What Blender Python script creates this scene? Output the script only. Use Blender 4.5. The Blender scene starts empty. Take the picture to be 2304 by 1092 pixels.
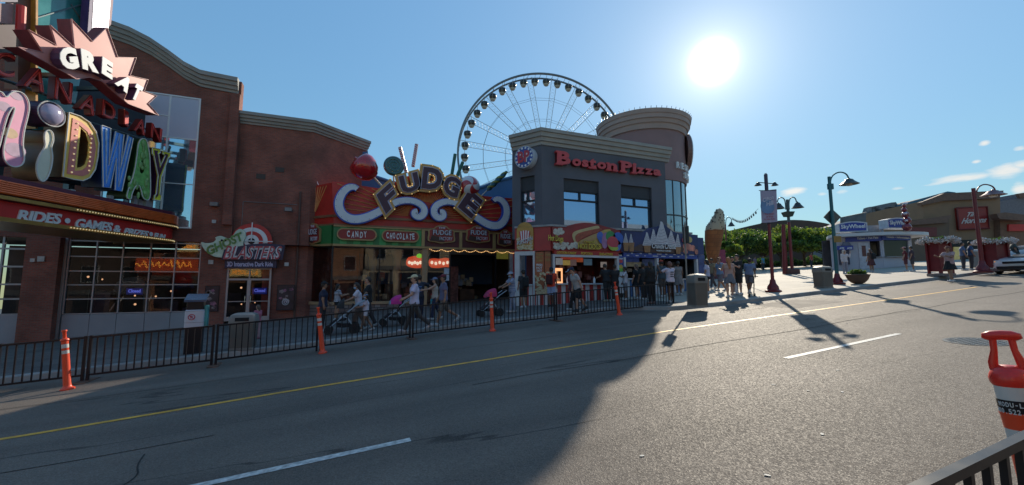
import bpy, math, random
import numpy as np
from mathutils import Vector, Matrix
random.seed(7)
rad=math.radians
SC=bpy.context.scene; COL=SC.collection
# ------------------------------------------------------------------ camera
W_,H_=2304.0,1092.0
FOC=920.0; CAMZ=1.82; SLOPE=.0683
def cam_axes(yaw,pitch,roll):
    f=np.array([math.cos(yaw)*math.cos(pitch),math.sin(yaw)*math.cos(pitch),math.sin(pitch)])
    r=np.array([math.sin(yaw),-math.cos(yaw),0.]); u=np.cross(r,f); c,s=math.cos(roll),math.sin(roll)
    return np.array([c*r+s*u,-s*r+c*u,f])
CM=cam_axes(rad(68.05),rad(5.73),rad(-.11)); CP=np.array([0,0,CAMZ])
cd=bpy.data.cameras.new('camera'); cd.sensor_width=36; cd.lens=FOC/W_*36; cd.clip_end=3000; cd.clip_start=.05
cam=bpy.data.objects.new('camera',cd); COL.objects.link(cam)
cam.matrix_world=Matrix([[CM[0][i],CM[1][i],-CM[2][i],CP[i]] for i in range(3)]+[[0,0,0,1]])
SC.camera=cam
# ------------------------------------------------------------------ exposure, sky, sun
SC.view_settings.view_transform='Standard'; SC.view_settings.look='None'
SC.view_settings.gamma=1; SC.view_settings.exposure=0.58; SC.view_settings.use_curve_mapping=False
SUN=np.array([.6770,.5830,.4491]); SUN/=np.linalg.norm(SUN)
SUN_EL=math.asin(SUN[2]); SUN_ROT=math.atan2(SUN[0],SUN[1])
wd=bpy.data.worlds.new('World'); SC.world=wd; wd.use_nodes=True
nt=wd.node_tree; N=nt.nodes; L=nt.links; N.clear()
def nd(t,**k):
    n=N.new(t)
    for a,b in k.items(): setattr(n,a,b)
    return n
def mth(op,a,b=None,c=None,clamp=False):
    n=N.new('ShaderNodeMath'); n.operation=op; n.use_clamp=clamp
    for i,x in enumerate((a,b,c)):
        if x is None: continue
        if isinstance(x,(int,float)): n.inputs[i].default_value=x
        else: L.new(x,n.inputs[i])
    return n.outputs[0]
sky=nd('ShaderNodeTexSky',sky_type='NISHITA',sun_disc=False,sun_elevation=SUN_EL,sun_rotation=SUN_ROT,altitude=180,air_density=1.0,dust_density=.0,ozone_density=2.2)
tc=nd('ShaderNodeTexCoord')
# bright aureole of the air round the sun (a function of the angle to the sun only)
dt=nd('ShaderNodeVectorMath',operation='DOT_PRODUCT'); dt.inputs[1].default_value=tuple(SUN); L.new(tc.outputs['Generated'],dt.inputs[0])
ang=mth('MULTIPLY',mth('ARCCOSINE',mth('MINIMUM',dt.outputs['Value'],.999999)),180/math.pi)
core=mth('MULTIPLY',mth('EXPONENT',mth('MULTIPLY',mth('POWER',mth('DIVIDE',ang,1.5),2.2),-1.0)),26.0)
halo=mth('MULTIPLY',mth('EXPONENT',mth('DIVIDE',ang,-3.0)),4.2)
wide=mth('MULTIPLY',mth('EXPONENT',mth('DIVIDE',ang,-14.0)),2.2)
glow=mth('ADD',mth('ADD',core,halo),wide)
gc=nd('ShaderNodeVectorMath',operation='SCALE'); gc.inputs[0].default_value=(1.0,.90,.70); L.new(glow,gc.inputs['Scale'])
# small cumulus low in the sky
sp=nd('ShaderNodeSeparateXYZ'); L.new(tc.outputs['Generated'],sp.inputs[0])
az=mth('ARCTAN2',sp.outputs[1],sp.outputs[0]); el=mth('ARCSINE',sp.outputs[2])
cv=nd('ShaderNodeCombineXYZ'); L.new(mth('MULTIPLY',az,9.0),cv.inputs[0]); L.new(mth('MULTIPLY',el,34.0),cv.inputs[1])
nz=nd('ShaderNodeTexNoise'); nz.inputs['Scale'].default_value=1.0; nz.inputs['Detail'].default_value=7; nz.inputs['Roughness'].default_value=.62; L.new(cv.outputs[0],nz.inputs['Vector'])
def cloud(a0,e0,wa,we,amt=1.0):
    d=mth('ADD',mth('POWER',mth('DIVIDE',mth('SUBTRACT',az,a0),wa),2.0),mth('POWER',mth('DIVIDE',mth('SUBTRACT',el,e0),we),2.0))
    return mth('MULTIPLY',mth('EXPONENT',mth('MULTIPLY',d,-1.0)),amt)
def azel(px,py):
    d=CM.T@np.array([(px-W_/2)/FOC,(H_/2-py)/FOC,1]); d/=np.linalg.norm(d); return math.atan2(d[1],d[0]),math.asin(d[2])
acc=None
for px,py,wx,wy,am in [(1785,431,40,13,1.0),(1895,430,24,9,.62),(1850,436,20,7,.6),(2165,402,110,13,1.0),(2262,388,70,22,.95),(2120,412,60,8,.8),(2300,372,40,14,.8),(2215,322,20,9,.9),(2197,364,18,7,.8),(2295,335,26,10,.7),(2295,425,30,25,.8),(2020,423,26,7,.6),(1655,458,30,4,.5),(2240,415,30,14,.55),(555,45,70,26,.0)]:
    a0,e0=azel(px,py); a1,_=azel(px+wx,py); _,e1=azel(px,py-wy)
    c=cloud(a0,e0,abs(a1-a0),abs(e1-e0),am); acc=c if acc is None else mth('MAXIMUM',acc,c)
cm=mth('MULTIPLY',mth('SUBTRACT',mth('ADD',mth('MULTIPLY',acc,.62),mth('MULTIPLY',nz.outputs['Fac'],.9)),.765),4.2,clamp=True)
cl=nd('ShaderNodeMix',data_type='RGBA'); L.new(mth('MULTIPLY',cm,.85),cl.inputs[0])
hs=nd('ShaderNodeHueSaturation'); hs.inputs['Saturation'].default_value=1.06; bwn=nd('ShaderNodeRGBToBW'); L.new(sky.outputs[0],bwn.inputs[0]); lsc=mth('POWER',mth('DIVIDE',bwn.outputs[0],2.0),-.62); vsc=nd('ShaderNodeVectorMath',operation='SCALE'); L.new(sky.outputs[0],vsc.inputs[0]); L.new(lsc,vsc.inputs['Scale']); L.new(vsc.outputs[0],hs.inputs['Color'])
gm=nd('ShaderNodeMix',data_type='RGBA',blend_type='MULTIPLY'); gm.inputs[0].default_value=1; gm.inputs[7].default_value=(.86,1.03,.95,1); L.new(hs.outputs[0],gm.inputs[6])
L.new(gm.outputs[2],cl.inputs[6]); cl.inputs[7].default_value=(4.6,4.5,4.3,1)
ad=nd('ShaderNodeVectorMath',operation='ADD'); L.new(cl.outputs[2],ad.inputs[0]); L.new(gc.outputs[0],ad.inputs[1])
bg=nd('ShaderNodeBackground'); bg.inputs['Strength'].default_value=.124; L.new(ad.outputs[0],bg.inputs['Color'])
wo=nd('ShaderNodeOutputWorld'); L.new(bg.outputs[0],wo.inputs['Surface'])
sl=bpy.data.lights.new('sun','SUN'); sl.energy=3.5; sl.angle=rad(.53); sl.color=(1,.88,.70)
so=bpy.data.objects.new('sun',sl); COL.objects.link(so)
so.rotation_euler=Vector(SUN).to_track_quat('Z','Y').to_euler(); so.location=(30,30,60)
# ------------------------------------------------------------------ projection helpers (photo pixel -> place in the street)
def ray(px,py): return CM.T@np.array([(px-W_/2)/FOC,(H_/2-py)/FOC,1])
def gz(u,v=0): return SLOPE*u if u<60 else SLOPE*60+.02*(u-60)
def G(px,py,off=0.):
    d=ray(px,py); t=(off-CAMZ)/(d[2]-SLOPE*d[0]); return CP+d*t
def V(px,py,v):
    d=ray(px,py); return CP+d*(v/d[1])
def D(px,py,zc):
    return CP+ray(px,py)*zc
def zdepth(P): return float(CM[2]@(np.array(P)-CP))
# ------------------------------------------------------------------ materials
MATS={}
def _p(b,name,val):
    if name in b.inputs: b.inputs[name].default_value=val
def mat(name,col,rough=.6,metal=0,var=.18,scale=4.,bump=0.,bscale=40.,emit=0.,coat=0.,spec=.5,ecol=None,detail=4,alpha=None):
    if name in MATS: return MATS[name]
    m=bpy.data.materials.new(name); m.use_nodes=True; t=m.node_tree; n=t.nodes; l=t.links
    b=n['Principled BSDF']; MATS[name]=m
    _p(b,'Roughness',rough); _p(b,'Metallic',metal); _p(b,'Coat Weight',coat); _p(b,'Coat Roughness',.1); _p(b,'Specular IOR Level',spec)
    c=(*col,1)
    tcn=n.new('ShaderNodeTexCoord')
    if var>0:
        nz=n.new('ShaderNodeTexNoise'); nz.inputs['Scale'].default_value=scale; nz.inputs['Detail'].default_value=detail; l.new(tcn.outputs['Object'],nz.inputs['Vector'])
        mr=n.new('ShaderNodeMapRange'); mr.inputs[1].default_value=.3; mr.inputs[2].default_value=.7; mr.inputs[3].default_value=1-var; mr.inputs[4].default_value=1+var; l.new(nz.outputs['Fac'],mr.inputs[0])
        vm=n.new('ShaderNodeVectorMath'); vm.operation='SCALE'; vm.inputs[0].default_value=col; l.new(mr.outputs[0],vm.inputs['Scale']); l.new(vm.outputs[0],b.inputs['Base Color'])
        mr2=n.new('ShaderNodeMapRange'); mr2.inputs[3].default_value=max(.03,rough-.1); mr2.inputs[4].default_value=min(1,rough+.1); l.new(nz.outputs['Fac'],mr2.inputs[0]); l.new(mr2.outputs[0],b.inputs['Roughness'])
    else: _p(b,'Base Color',c)
    if bump>0:
        n2=n.new('ShaderNodeTexNoise'); n2.inputs['Scale'].default_value=bscale; n2.inputs['Detail'].default_value=3; l.new(tcn.outputs['Object'],n2.inputs['Vector'])
        bp=n.new('ShaderNodeBump'); bp.inputs['Strength'].default_value=bump; bp.inputs['Distance'].default_value=.01; l.new(n2.outputs['Fac'],bp.inputs['Height']); l.new(bp.outputs[0],b.inputs['Normal'])
    if emit>0:
        _p(b,'Emission Color',(*(ecol or col),1)); _p(b,'Emission Strength',emit)
    return m
def brick(name,c1,c2,mortar,bw=.21,bh=.075,rough=.85,msize=.012,bump=.35):
    if name in MATS: return MATS[name]
    m=bpy.data.materials.new(name); m.use_nodes=True; t=m.node_tree; n=t.nodes; l=t.links; b=n['Principled BSDF']; MATS[name]=m
    tcn=n.new('ShaderNodeTexCoord'); s=n.new('ShaderNodeSeparateXYZ'); l.new(tcn.outputs['Object'],s.inputs[0])
    a=n.new('ShaderNodeMath'); a.operation='ADD'; l.new(s.outputs[0],a.inputs[0]); l.new(s.outputs[1],a.inputs[1])
    c=n.new('ShaderNodeCombineXYZ'); l.new(a.outputs[0],c.inputs[0]); l.new(s.outputs[2],c.inputs[1])
    bt=n.new('ShaderNodeTexBrick'); l.new(c.outputs[0],bt.inputs['Vector'])
    bt.inputs['Color1'].default_value=(*c1,1); bt.inputs['Color2'].default_value=(*c2,1); bt.inputs['Mortar'].default_value=(*mortar,1)
    bt.inputs['Scale'].default_value=1; bt.inputs['Brick Width'].default_value=bw; bt.inputs['Row Height'].default_value=bh; bt.inputs['Mortar Size'].default_value=msize
    nz=n.new('ShaderNodeTexNoise'); nz.inputs['Scale'].default_value=.9; nz.inputs['Detail'].default_value=6; l.new(tcn.outputs['Object'],nz.inputs['Vector'])
    mr=n.new('ShaderNodeMapRange'); mr.inputs[1].default_value=.3; mr.inputs[2].default_value=.7; mr.inputs[3].default_value=.68; mr.inputs[4].default_value=1.22; l.new(nz.outputs['Fac'],mr.inputs[0])
    vm=n.new('ShaderNodeVectorMath'); vm.operation='SCALE'; l.new(bt.outputs['Color'],vm.inputs[0]); l.new(mr.outputs[0],vm.inputs['Scale']); l.new(vm.outputs[0],b.inputs['Base Color'])
    _p(b,'Roughness',rough)
    bp=n.new('ShaderNodeBump'); bp.inputs['Strength'].default_value=bump; bp.inputs['Distance'].default_value=.01; bp.invert=True; l.new(bt.outputs['Fac'],bp.inputs['Height']); l.new(bp.outputs[0],b.inputs['Normal'])
    return m
def glass(name,tint=(.75,.8,.85),refl=1.45,wave=.0):
    """clear pane: see-through with a mirror-like Fresnel reflection"""
    if name in MATS: return MATS[name]
    m=bpy.data.materials.new(name); m.use_nodes=True; t=m.node_tree; n=t.nodes; l=t.links; n.clear(); MATS[name]=m
    tr=n.new('ShaderNodeBsdfTransparent'); tr.inputs[0].default_value=(*tint,1)
    gl=n.new('ShaderNodeBsdfGlossy'); gl.inputs['Roughness'].default_value=.015
    fr=n.new('ShaderNodeFresnel'); fr.inputs['IOR'].default_value=refl
    tcn=n.new('ShaderNodeTexCoord'); nz=n.new('ShaderNodeTexNoise'); nz.inputs['Scale'].default_value=.55; l.new(tcn.outputs['Object'],nz.inputs['Vector'])
    bp=n.new('ShaderNodeBump'); bp.inputs['Strength'].default_value=.05+wave; bp.inputs['Distance'].default_value=.05; l.new(nz.outputs['Fac'],bp.inputs['Height']); l.new(bp.outputs[0],gl.inputs['Normal'])
    mx=n.new('ShaderNodeMixShader'); l.new(fr.outputs[0],mx.inputs[0]); l.new(tr.outputs[0],mx.inputs[1]); l.new(gl.outputs[0],mx.inputs[2])
    o=n.new('ShaderNodeOutputMaterial'); l.new(mx.outputs[0],o.inputs[0]); return m
# ------------------------------------------------------------------ mesh builder
class MB:
    def __init__(s): s.v=[]; s.f=[]; s.m=[]; s.mi=0; s.X=None
    def add(s,vs,fs):
        o=len(s.v)
        if s.X is not None: vs=[tuple(s.X@Vector(p)) for p in vs]
        s.v+= [tuple(map(float,p)) for p in vs]; s.f+=[tuple(i+o for i in f) for f in fs]; s.m+=[s.mi]*len(fs); return s
    def bx(s,x0,x1,y0,y1,z0,z1):
        return s.add([(x0,y0,z0),(x1,y0,z0),(x1,y1,z0),(x0,y1,z0),(x0,y0,z1),(x1,y0,z1),(x1,y1,z1),(x0,y1,z1)],
          [(0,3,2,1),(4,5,6,7),(0,1,5,4),(1,2,6,5),(2,3,7,6),(3,0,4,7)])
    def rbx(s,x0,x1,y0,y1,z0,z1,r=.03,k=3):
        """box with rounded vertical edges and a chamfered top"""
        pts=[]
        for cx,cy,a0 in ((x1-r,y1-r,0),(x0+r,y1-r,90),(x0+r,y0+r,180),(x1-r,y0+r,270)):
            for i in range(k+1): a=rad(a0+90*i/k); pts.append((cx+r*math.cos(a),cy+r*math.sin(a)))
        cx,cy=(x0+x1)/2,(y0+y1)/2; ins=[(cx+(p[0]-cx)*(1-2*r/(x1-x0)*.6),cy+(p[1]-cy)*(1-2*r/(y1-y0)*.6)) for p in pts]
        return s.loft([[(p[0],p[1],z0) for p in pts],[(p[0],p[1],z1-r*.6) for p in pts],[(p[0],p[1],z1) for p in ins]],cap=True)
    def loft(s,rings,cap=True,closed=True):
        n=len(rings[0]); vs=[p for r in rings for p in r]; fs=[]
        for i in range(len(rings)-1):
            for j in range(n if closed else n-1):
                a=i*n+j; b=i*n+(j+1)%n; fs.append((a,b,b+n,a+n))
        if cap: fs.append(tuple(range(n-1,-1,-1))); fs.append(tuple((len(rings)-1)*n+j for j in range(n)))
        return s.add(vs,fs)
    def prism(s,pts,vec):
        """extrude the planar polygon pts (3-D) by vec"""
        v=np.array(vec); return s.loft([pts,[tuple(np.array(p)+v) for p in pts]])
    def pol(s,pts,y0,y1): # polygon in local x,z from depth y0 to y1
        a=sum(pts[i][0]*pts[(i+1)%len(pts)][1]-pts[(i+1)%len(pts)][0]*pts[i][1] for i in range(len(pts)))
        if a<0: pts=pts[::-1]
        return s.prism([(p[0],y1,p[1]) for p in pts],(0,y0-y1,0))
    def tube(s,pts,r,n=8,cap=True):
        pts=[np.array(p,float) for p in pts]; rs=r if isinstance(r,(list,tuple)) else [r]*len(pts); rings=[]; up=None
        for i,p in enumerate(pts):
            d=pts[min(i+1,len(pts)-1)]-pts[max(i-1,0)]; d=d/(np.linalg.norm(d)+1e-9)
            if up is None: up=np.array([0,0,1.]) if abs(d[2])<.9 else np.array([1.,0,0])
            a=np.cross(up,d); a/=np.linalg.norm(a)+1e-9; up=np.cross(d,a)
            rings.append([tuple(p+rs[i]*(math.cos(2*math.pi*k/n)*a+math.sin(2*math.pi*k/n)*up)) for k in range(n)])
        return s.loft(rings,cap)
    def lathe(s,prof,n=20,c=(0,0,0),sx=1,sy=1,a0=0,a1=360):
        full=abs(a1-a0)>=360; k=n if full else n+1; rings=[]
        for r,z in prof: rings.append([(c[0]+sx*max(r,1e-4)*math.cos(rad(a0)+rad(a1-a0)*j/n),c[1]+sy*max(r,1e-4)*math.sin(rad(a0)+rad(a1-a0)*j/n),c[2]+z) for j in range(k)])
        return s.loft(rings,cap=full,closed=full)
    def ball(s,c,r,n=12,m=8):
        rx,ry,rz=(r,r,r) if not isinstance(r,(tuple,list)) else r
        return s.loft([[(c[0]+rx*max(math.sin(math.pi*i/m),1e-3)*math.cos(2*math.pi*j/n),c[1]+ry*max(math.sin(math.pi*i/m),1e-3)*math.sin(2*math.pi*j/n),c[2]-rz*math.cos(math.pi*i/m)) for j in range(n)] for i in range(m+1)])
    def sheet(s,pts): return s.add(pts,[tuple(range(len(pts)))])
    def mesh(s,mb,X=None):
        vs,fs=mb; 
        if X is not None: vs=[X@Vector(p) for p in vs]
        return s.add([tuple(p) for p in vs],fs)
    def each(s,name,mats,parent=None,smooth=None):
        """build every separate piece as a part of its own"""
        p=list(range(len(s.v)))
        def fd(i):
            while p[i]!=i: p[i]=p[p[i]]; i=p[i]
            return i
        for f in s.f:
            for i in f[1:]: p[fd(i)]=fd(f[0])
        g={}
        for f,mi in zip(s.f,s.m): g.setdefault(fd(f[0]),[]).append((f,mi))
        for fs in g.values():
            ids=sorted({i for f,_ in fs for i in f}); mp={i:k for k,i in enumerate(ids)}; m=MB(); m.v=[s.v[i] for i in ids]; m.f=[tuple(mp[i] for i in f) for f,_ in fs]; m.m=[x for _,x in fs]; o=m.build(name,mats,parent,smooth)
        return o
    def build(s,name,mats,parent=None,smooth=None,kind=None,loc=None,rz=0):
        me=bpy.data.meshes.new(name); me.from_pydata(s.v,[],s.f); 
        mats=mats if isinstance(mats,(list,tuple)) else [mats]
        for m in mats: me.materials.append(m)
        if len(mats)>1: me.polygons.foreach_set('material_index',s.m)
        if smooth is not None:
            me.polygons.foreach_set('use_smooth',[True]*len(me.polygons)); me.set_sharp_from_angle(angle=rad(smooth))
        me.update(); o=bpy.data.objects.new(name,me); COL.objects.link(o)
        if parent is not None: o.parent=parent
        if kind: o['kind']=kind
        if loc is not None: o.location=loc
        o.rotation_euler.z=rz
        return o
def tag(o,label,cat,group=None,kind=None):
    if label: o['label']=label
    if cat: o['category']=cat
    if group: o['group']=group
    if kind: o['kind']=kind
    return o
def thing(name,label,cat,loc=(0,0,0),rz=0,group=None):
    o=bpy.data.objects.new(name,None); COL.objects.link(o); o.empty_display_size=.2
    o.location=tuple(map(float,loc)); o.rotation_euler=(0,0,rz); return tag(o,label,cat,group)
def copy_tree(o,parent=None,loc=None,rz=None,label=None,group=None):
    c=o.copy(); COL.objects.link(c)
    if parent is not None: c.parent=parent
    if loc is not None: c.location=tuple(map(float,loc))
    if rz is not None: c.rotation_euler=(0,0,rz)
    if label: c['label']=label
    if group: c['group']=group
    for ch in list(o.children): copy_tree(ch,c)
    return c
# ------------------------------------------------------------------ lettering and flat outlines with holes (through curve data)
def _curve_mesh(cu):
    o=bpy.data.objects.new('tmp',cu); me=o.to_mesh(); 
    vs=[tuple(v.co) for v in me.vertices]; fs=[tuple(p.vertices) for p in me.polygons]; o.to_mesh_clear(); bpy.data.objects.remove(o); bpy.data.curves.remove(cu); return vs,fs
TXT={}
def text_geo(s,bold=0.,shear=0.,space=1.0):
    """unit lettering: x 0..1, y 0..1 (bounding box), z -.5...5, plus its aspect"""
    k=(s,bold,shear,space)
    if k not in TXT:
        cu=bpy.data.curves.new('tmp','FONT'); cu.body=s; cu.size=1; cu.extrude=.5; cu.offset=bold; cu.shear=shear; cu.resolution_u=3; cu.space_character=space; cu.fill_mode='BOTH'
        vs,fs=_curve_mesh(cu); a=np.array(vs); lo,hi=a.min(0),a.max(0); sz=hi-lo
        a[:,0]=(a[:,0]-lo[0])/sz[0]; a[:,1]=(a[:,1]-lo[1])/sz[1]; a[:,2]=a[:,2]-(lo[2]+hi[2])/2; a[:,2]/=max(sz[2],1e-6)
        TXT[k]=(a,fs,sz[0]/sz[1])
    return TXT[k]
def add_text(mb,s,BL,BR,TL,depth=.04,y=0.,bold=.0,shear=0.,space=1.0,bend=0.):
    """letters in local x,z: BL,BR,TL are the (x,z) corners of the whole word; front at y-depth"""
    a,fs,_=text_geo(s,bold,shear,space); BL=np.array(BL);BR=np.array(BR);TL=np.array(TL)
    q=BL+a[:,:1]*(BR-BL)+a[:,1:2]*(TL-BL)
    if bend: q[:,1]+=bend*(1-(2*a[:,0]-1)**2)
    yy=y-depth*(a[:,2]+.5)
    mb.add([(q[i,0],yy[i],q[i,1]) for i in range(len(a))],fs)
def shape(mb,splines,depth,y=0.,bevel=0.):
    """2-D outlines (first = outside, rest = holes) in local x,z, extruded from y back to y+depth"""
    cu=bpy.data.curves.new('tmp','CURVE'); cu.dimensions='2D'; cu.fill_mode='BOTH'; cu.extrude=max(depth/2-bevel,.001); cu.bevel_depth=bevel; cu.bevel_resolution=2; cu.offset=-bevel
    for sp_ in splines:
        s=cu.splines.new('POLY'); s.points.add(len(sp_)-1); s.use_cyclic_u=True
        for i,p in enumerate(sp_): s.points[i].co=(p[0],p[1],0,1)
    vs,fs=_curve_mesh(cu); mb.add([(v[0],y+depth/2-v[2],v[1]) for v in vs],fs)
def smooth_poly(pts,it=2,closed=True):
    pts=[np.array(p,float) for p in pts]
    for _ in range(it):
        q=[]; n=len(pts)
        for i in range(n if closed else n-1):
            a,b=pts[i],pts[(i+1)%n]; q+=[a*.75+b*.25,a*.25+b*.75]
        if not closed: q=[pts[0]]+q+[pts[-1]]
        pts=q
    return [tuple(p) for p in pts]
def ribbon(pts,w):
    """outline of a band of width w (number or list) along a 2-D line"""
    pts=[np.array(p,float) for p in pts]; n=len(pts); ws=w if isinstance(w,(list,tuple)) else [w]*n; a=[];b=[]
    for i in range(n):
        d=pts[min(i+1,n-1)]-pts[max(i-1,0)]; d/=np.linalg.norm(d)+1e-9; nn=np.array([-d[1],d[0]])
        a.append(tuple(pts[i]+nn*ws[i]/2)); b.append(tuple(pts[i]-nn*ws[i]/2))
    return a+b[::-1]
class PL:
    """an upright plane in the street: local x along it, z up, -y towards the viewer"""
    def __init__(s,O,rz=0.):
        s.O=np.array(O,float); s.rz=rz; s.ax=np.array([math.cos(rz),math.sin(rz),0]); s.n=np.array([math.sin(rz),-math.cos(rz),0])
    def p(s,px,py,d=0.):
        r=ray(px,py); O=s.O+s.n*d; t=((O-CP)@s.n)/(r@s.n); q=CP+r*t-s.O; return (float(q@s.ax),float(q[2]))
    def ps(s,pts,d=0.): return [s.p(x,y,d) for x,y in pts]
    def W(s,a,b,d=0.): return s.O+s.ax*a+np.array([0,0,1.])*b+s.n*d
    def at(s,a,b,d=0.): return PL(s.W(a,b,d),s.rz)
    def thing(s,name,label,cat,group=None): return thing(name,label,cat,s.O,s.rz,group)
# ================================================================== GROUND, ROAD, PAVEMENTS
def asphalt():
    m=bpy.data.materials.new('asphalt'); m.use_nodes=True; t=m.node_tree; n=t.nodes; l=t.links; b=n['Principled BSDF']
    tcn=n.new('ShaderNodeTexCoord'); o=tcn.outputs['Object']
    def noise(sc,de=3,ro=.5):
        x=n.new('ShaderNodeTexNoise'); x.inputs['Scale'].default_value=sc; x.inputs['Detail'].default_value=de; x.inputs['Roughness'].default_value=ro; l.new(o,x.inputs['Vector']); return x.outputs['Fac']
    def mr(x,a,b_,c,d):
        k=n.new('ShaderNodeMapRange'); k.inputs[1].default_value=a; k.inputs[2].default_value=b_; k.inputs[3].default_value=c; k.inputs[4].default_value=d; l.new(x,k.inputs[0]); return k.outputs[0]
    def mul(x,y):
        k=n.new('ShaderNodeMath'); k.operation='MULTIPLY'; l.new(x,k.inputs[0]); l.new(y,k.inputs[1]); return k.outputs[0]
    mp=n.new('ShaderNodeMapping'); mp.inputs['Scale'].default_value=(.06,.9,1); l.new(o,mp.inputs[0])
    st=n.new('ShaderNodeTexNoise'); st.inputs['Scale'].default_value=1.3; st.inputs['Detail'].default_value=5; l.new(mp.outputs[0],st.inputs['Vector'])
    big=mr(noise(.35,5),.3,.7,.8,1.18); str_=mr(st.outputs['Fac'],.35,.65,.82,1.14)
    vo=n.new('ShaderNodeTexVoronoi'); vo.inputs['Scale'].default_value=80; l.new(o,vo.inputs['Vector'])
    sp=n.new('ShaderNodeSeparateColor'); l.new(vo.outputs['Color'],sp.inputs[0])
    grain=mr(sp.outputs[0],0,1,.76,1.24); k=mul(mul(big,str_),grain)
    # tar-filled cracks: thin wandering lines
    wv=n.new('ShaderNodeTexNoise'); wv.inputs['Scale'].default_value=.16; wv.inputs['Detail'].default_value=6; wv.inputs['Roughness'].default_value=.55; l.new(mp.outputs[0],wv.inputs['Vector'])
    ab=n.new('ShaderNodeMath'); ab.operation='ABSOLUTE'; sb=n.new('ShaderNodeMath'); sb.operation='SUBTRACT'; sb.inputs[1].default_value=.5; l.new(wv.outputs['Fac'],sb.inputs[0]); l.new(sb.outputs[0],ab.inputs[0])
    crack=mr(ab.outputs[0],.0007,.0022,.45,1.); k=mul(k,crack)
    vm=n.new('ShaderNodeVectorMath'); vm.operation='SCALE'; vm.inputs[0].default_value=(.140,.115,.094); l.new(k,vm.inputs['Scale']); l.new(vm.outputs[0],b.inputs['Base Color'])
    b.inputs['Specular IOR Level'].default_value=.35
    l.new(mr(sp.outputs[1],0,1,.62,.95),b.inputs['Roughness'])
    bp=n.new('ShaderNodeBump'); bp.inputs['Strength'].default_value=.55; bp.inputs['Distance'].default_value=.006; l.new(vo.outputs['Distance'],bp.inputs['Height']); l.new(bp.outputs[0],b.inputs['Normal'])
    return m
ASPH=asphalt()
PAVE=brick('pavers',(.11,.10,.095),(.14,.128,.118),(.07,.065,.06),.4,.2,.8,.012,.25)
# pavers lie flat: rebuild their vector from x,y
_t=PAVE.node_tree; _c=[x for x in _t.nodes if x.type=='COMBXYZ'][0]; _s=[x for x in _t.nodes if x.type=='SEPXYZ'][0]
_t.links.new(_s.outputs[0],_c.inputs[0]); _t.links.new(_s.outputs[1],_c.inputs[1])
CONC=mat('plaza concrete',(.35,.31,.255),.8,0,.2,.5,.25,60,detail=8)
KERB=mat('kerb concrete',(.27,.26,.245),.8,0,.25,1.5,.3,50)
M_YEL=mat('yellow road paint',(.74,.38,.045),.6,0,.3,7,.15,60)
M_WHT=mat('white road paint',(.50,.49,.46),.65,0,.45,16,.15,60,detail=8)
us=[-60+1.0*i for i in range(0,261)]
def strip(mb,vf0,vf1,u0,u1,dz0,dz1=None,step=1.):
    n=max(1,int((u1-u0)/step)); dz1=dz0 if dz1 is None else dz1
    for i in range(n):
        a=u0+(u1-u0)*i/n; b=u0+(u1-u0)*(i+1)/n
        mb.sheet([(a,vf0(a),gz(a)+dz0),(b,vf0(b),gz(b)+dz0),(b,vf1(b),gz(b)+dz1),(a,vf1(a),gz(a)+dz1)])
def pw(pts):
    xs=[p[0] for p in pts]; ys=[p[1] for p in pts]; return lambda u: float(np.interp(u,xs,ys))
KV=pw([(-60,13.6),(-3,13.75),(0,13.9),(4,14.2),(10.3,14.35),(11.6,12.3),(14,11.95),(27,11.6),(40,11.9),(60,12.2),(200,16)])
mb=MB(); strip(mb,lambda u:-420,lambda u:420,-300,700,-.03,step=10.); GR=mb.build('ground',mat('far ground',(.13,.125,.115),.9,0,.3,.05,detail=6),kind='structure')
mb=MB(); strip(mb,lambda u:-14,lambda u:KV(u)+.02,-60,200,0.0); ROAD=mb.build('road',ASPH,kind='structure')
YV=pw([(-60,7.3),(-4.3,8.04),(-.5,8.38),(8,8.75),(22,8.52),(60,8.6)])
mb=MB(); strip(mb,lambda u:YV(u)-.055,lambda u:YV(u)+.055,-60,24.0,.005); mb.build('yellow_line',M_YEL,ROAD)
for a,b in ((-22,-18.9),(-11.9,-8.8),(-1.6,.74),(7.25,10.9)):
    mb=MB(); strip(mb,lambda u:4.93+.017*u-.055,lambda u:4.93+.017*u+.055,a,b,.005); mb.build('white_dash',M_WHT,ROAD)
mb=MB()
for a,b in ((-60,13),): strip(mb,lambda u:KV(u)+.16,lambda u:46,a,b,.15)
mb.build('sidewalk',PAVE,kind='structure')
mb=MB(); strip(mb,lambda u:KV(u)+.16,lambda u:70,13,120,.15); PLZ=mb.build('plaza',CONC,kind='structure')
mb=MB()
lo=-60
def kring(u): v=KV(u); z=gz(u); return [(u,v,z-.03),(u,v+.012,z+.12),(u,v+.04,z+.15),(u,v+.18,z+.152),(u,v+.18,z-.03)]
uu=[-60+.5*i for i in range(0,361)]
mb.loft([kring(u) for u in uu]); mb.build('kerb',KERB,kind='structure',smooth=30)
# joints cut in the plaza concrete, laid 4 mm over it
mb=MB()
for u in range(14,60,3): mb.sheet([(u,KV(u)+.2,gz(u)+.154),(u+.02,KV(u)+.2,gz(u)+.154),(u+.02,40,gz(u)+.154),(u,40,gz(u)+.154)])
for v in range(14,40,3): strip(mb,lambda u:v,lambda u:v+.02,14,60,.154,step=4.)
mb.build('paving_joint',mat('joint',(.14,.13,.12),.9,var=.1),PLZ)
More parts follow.
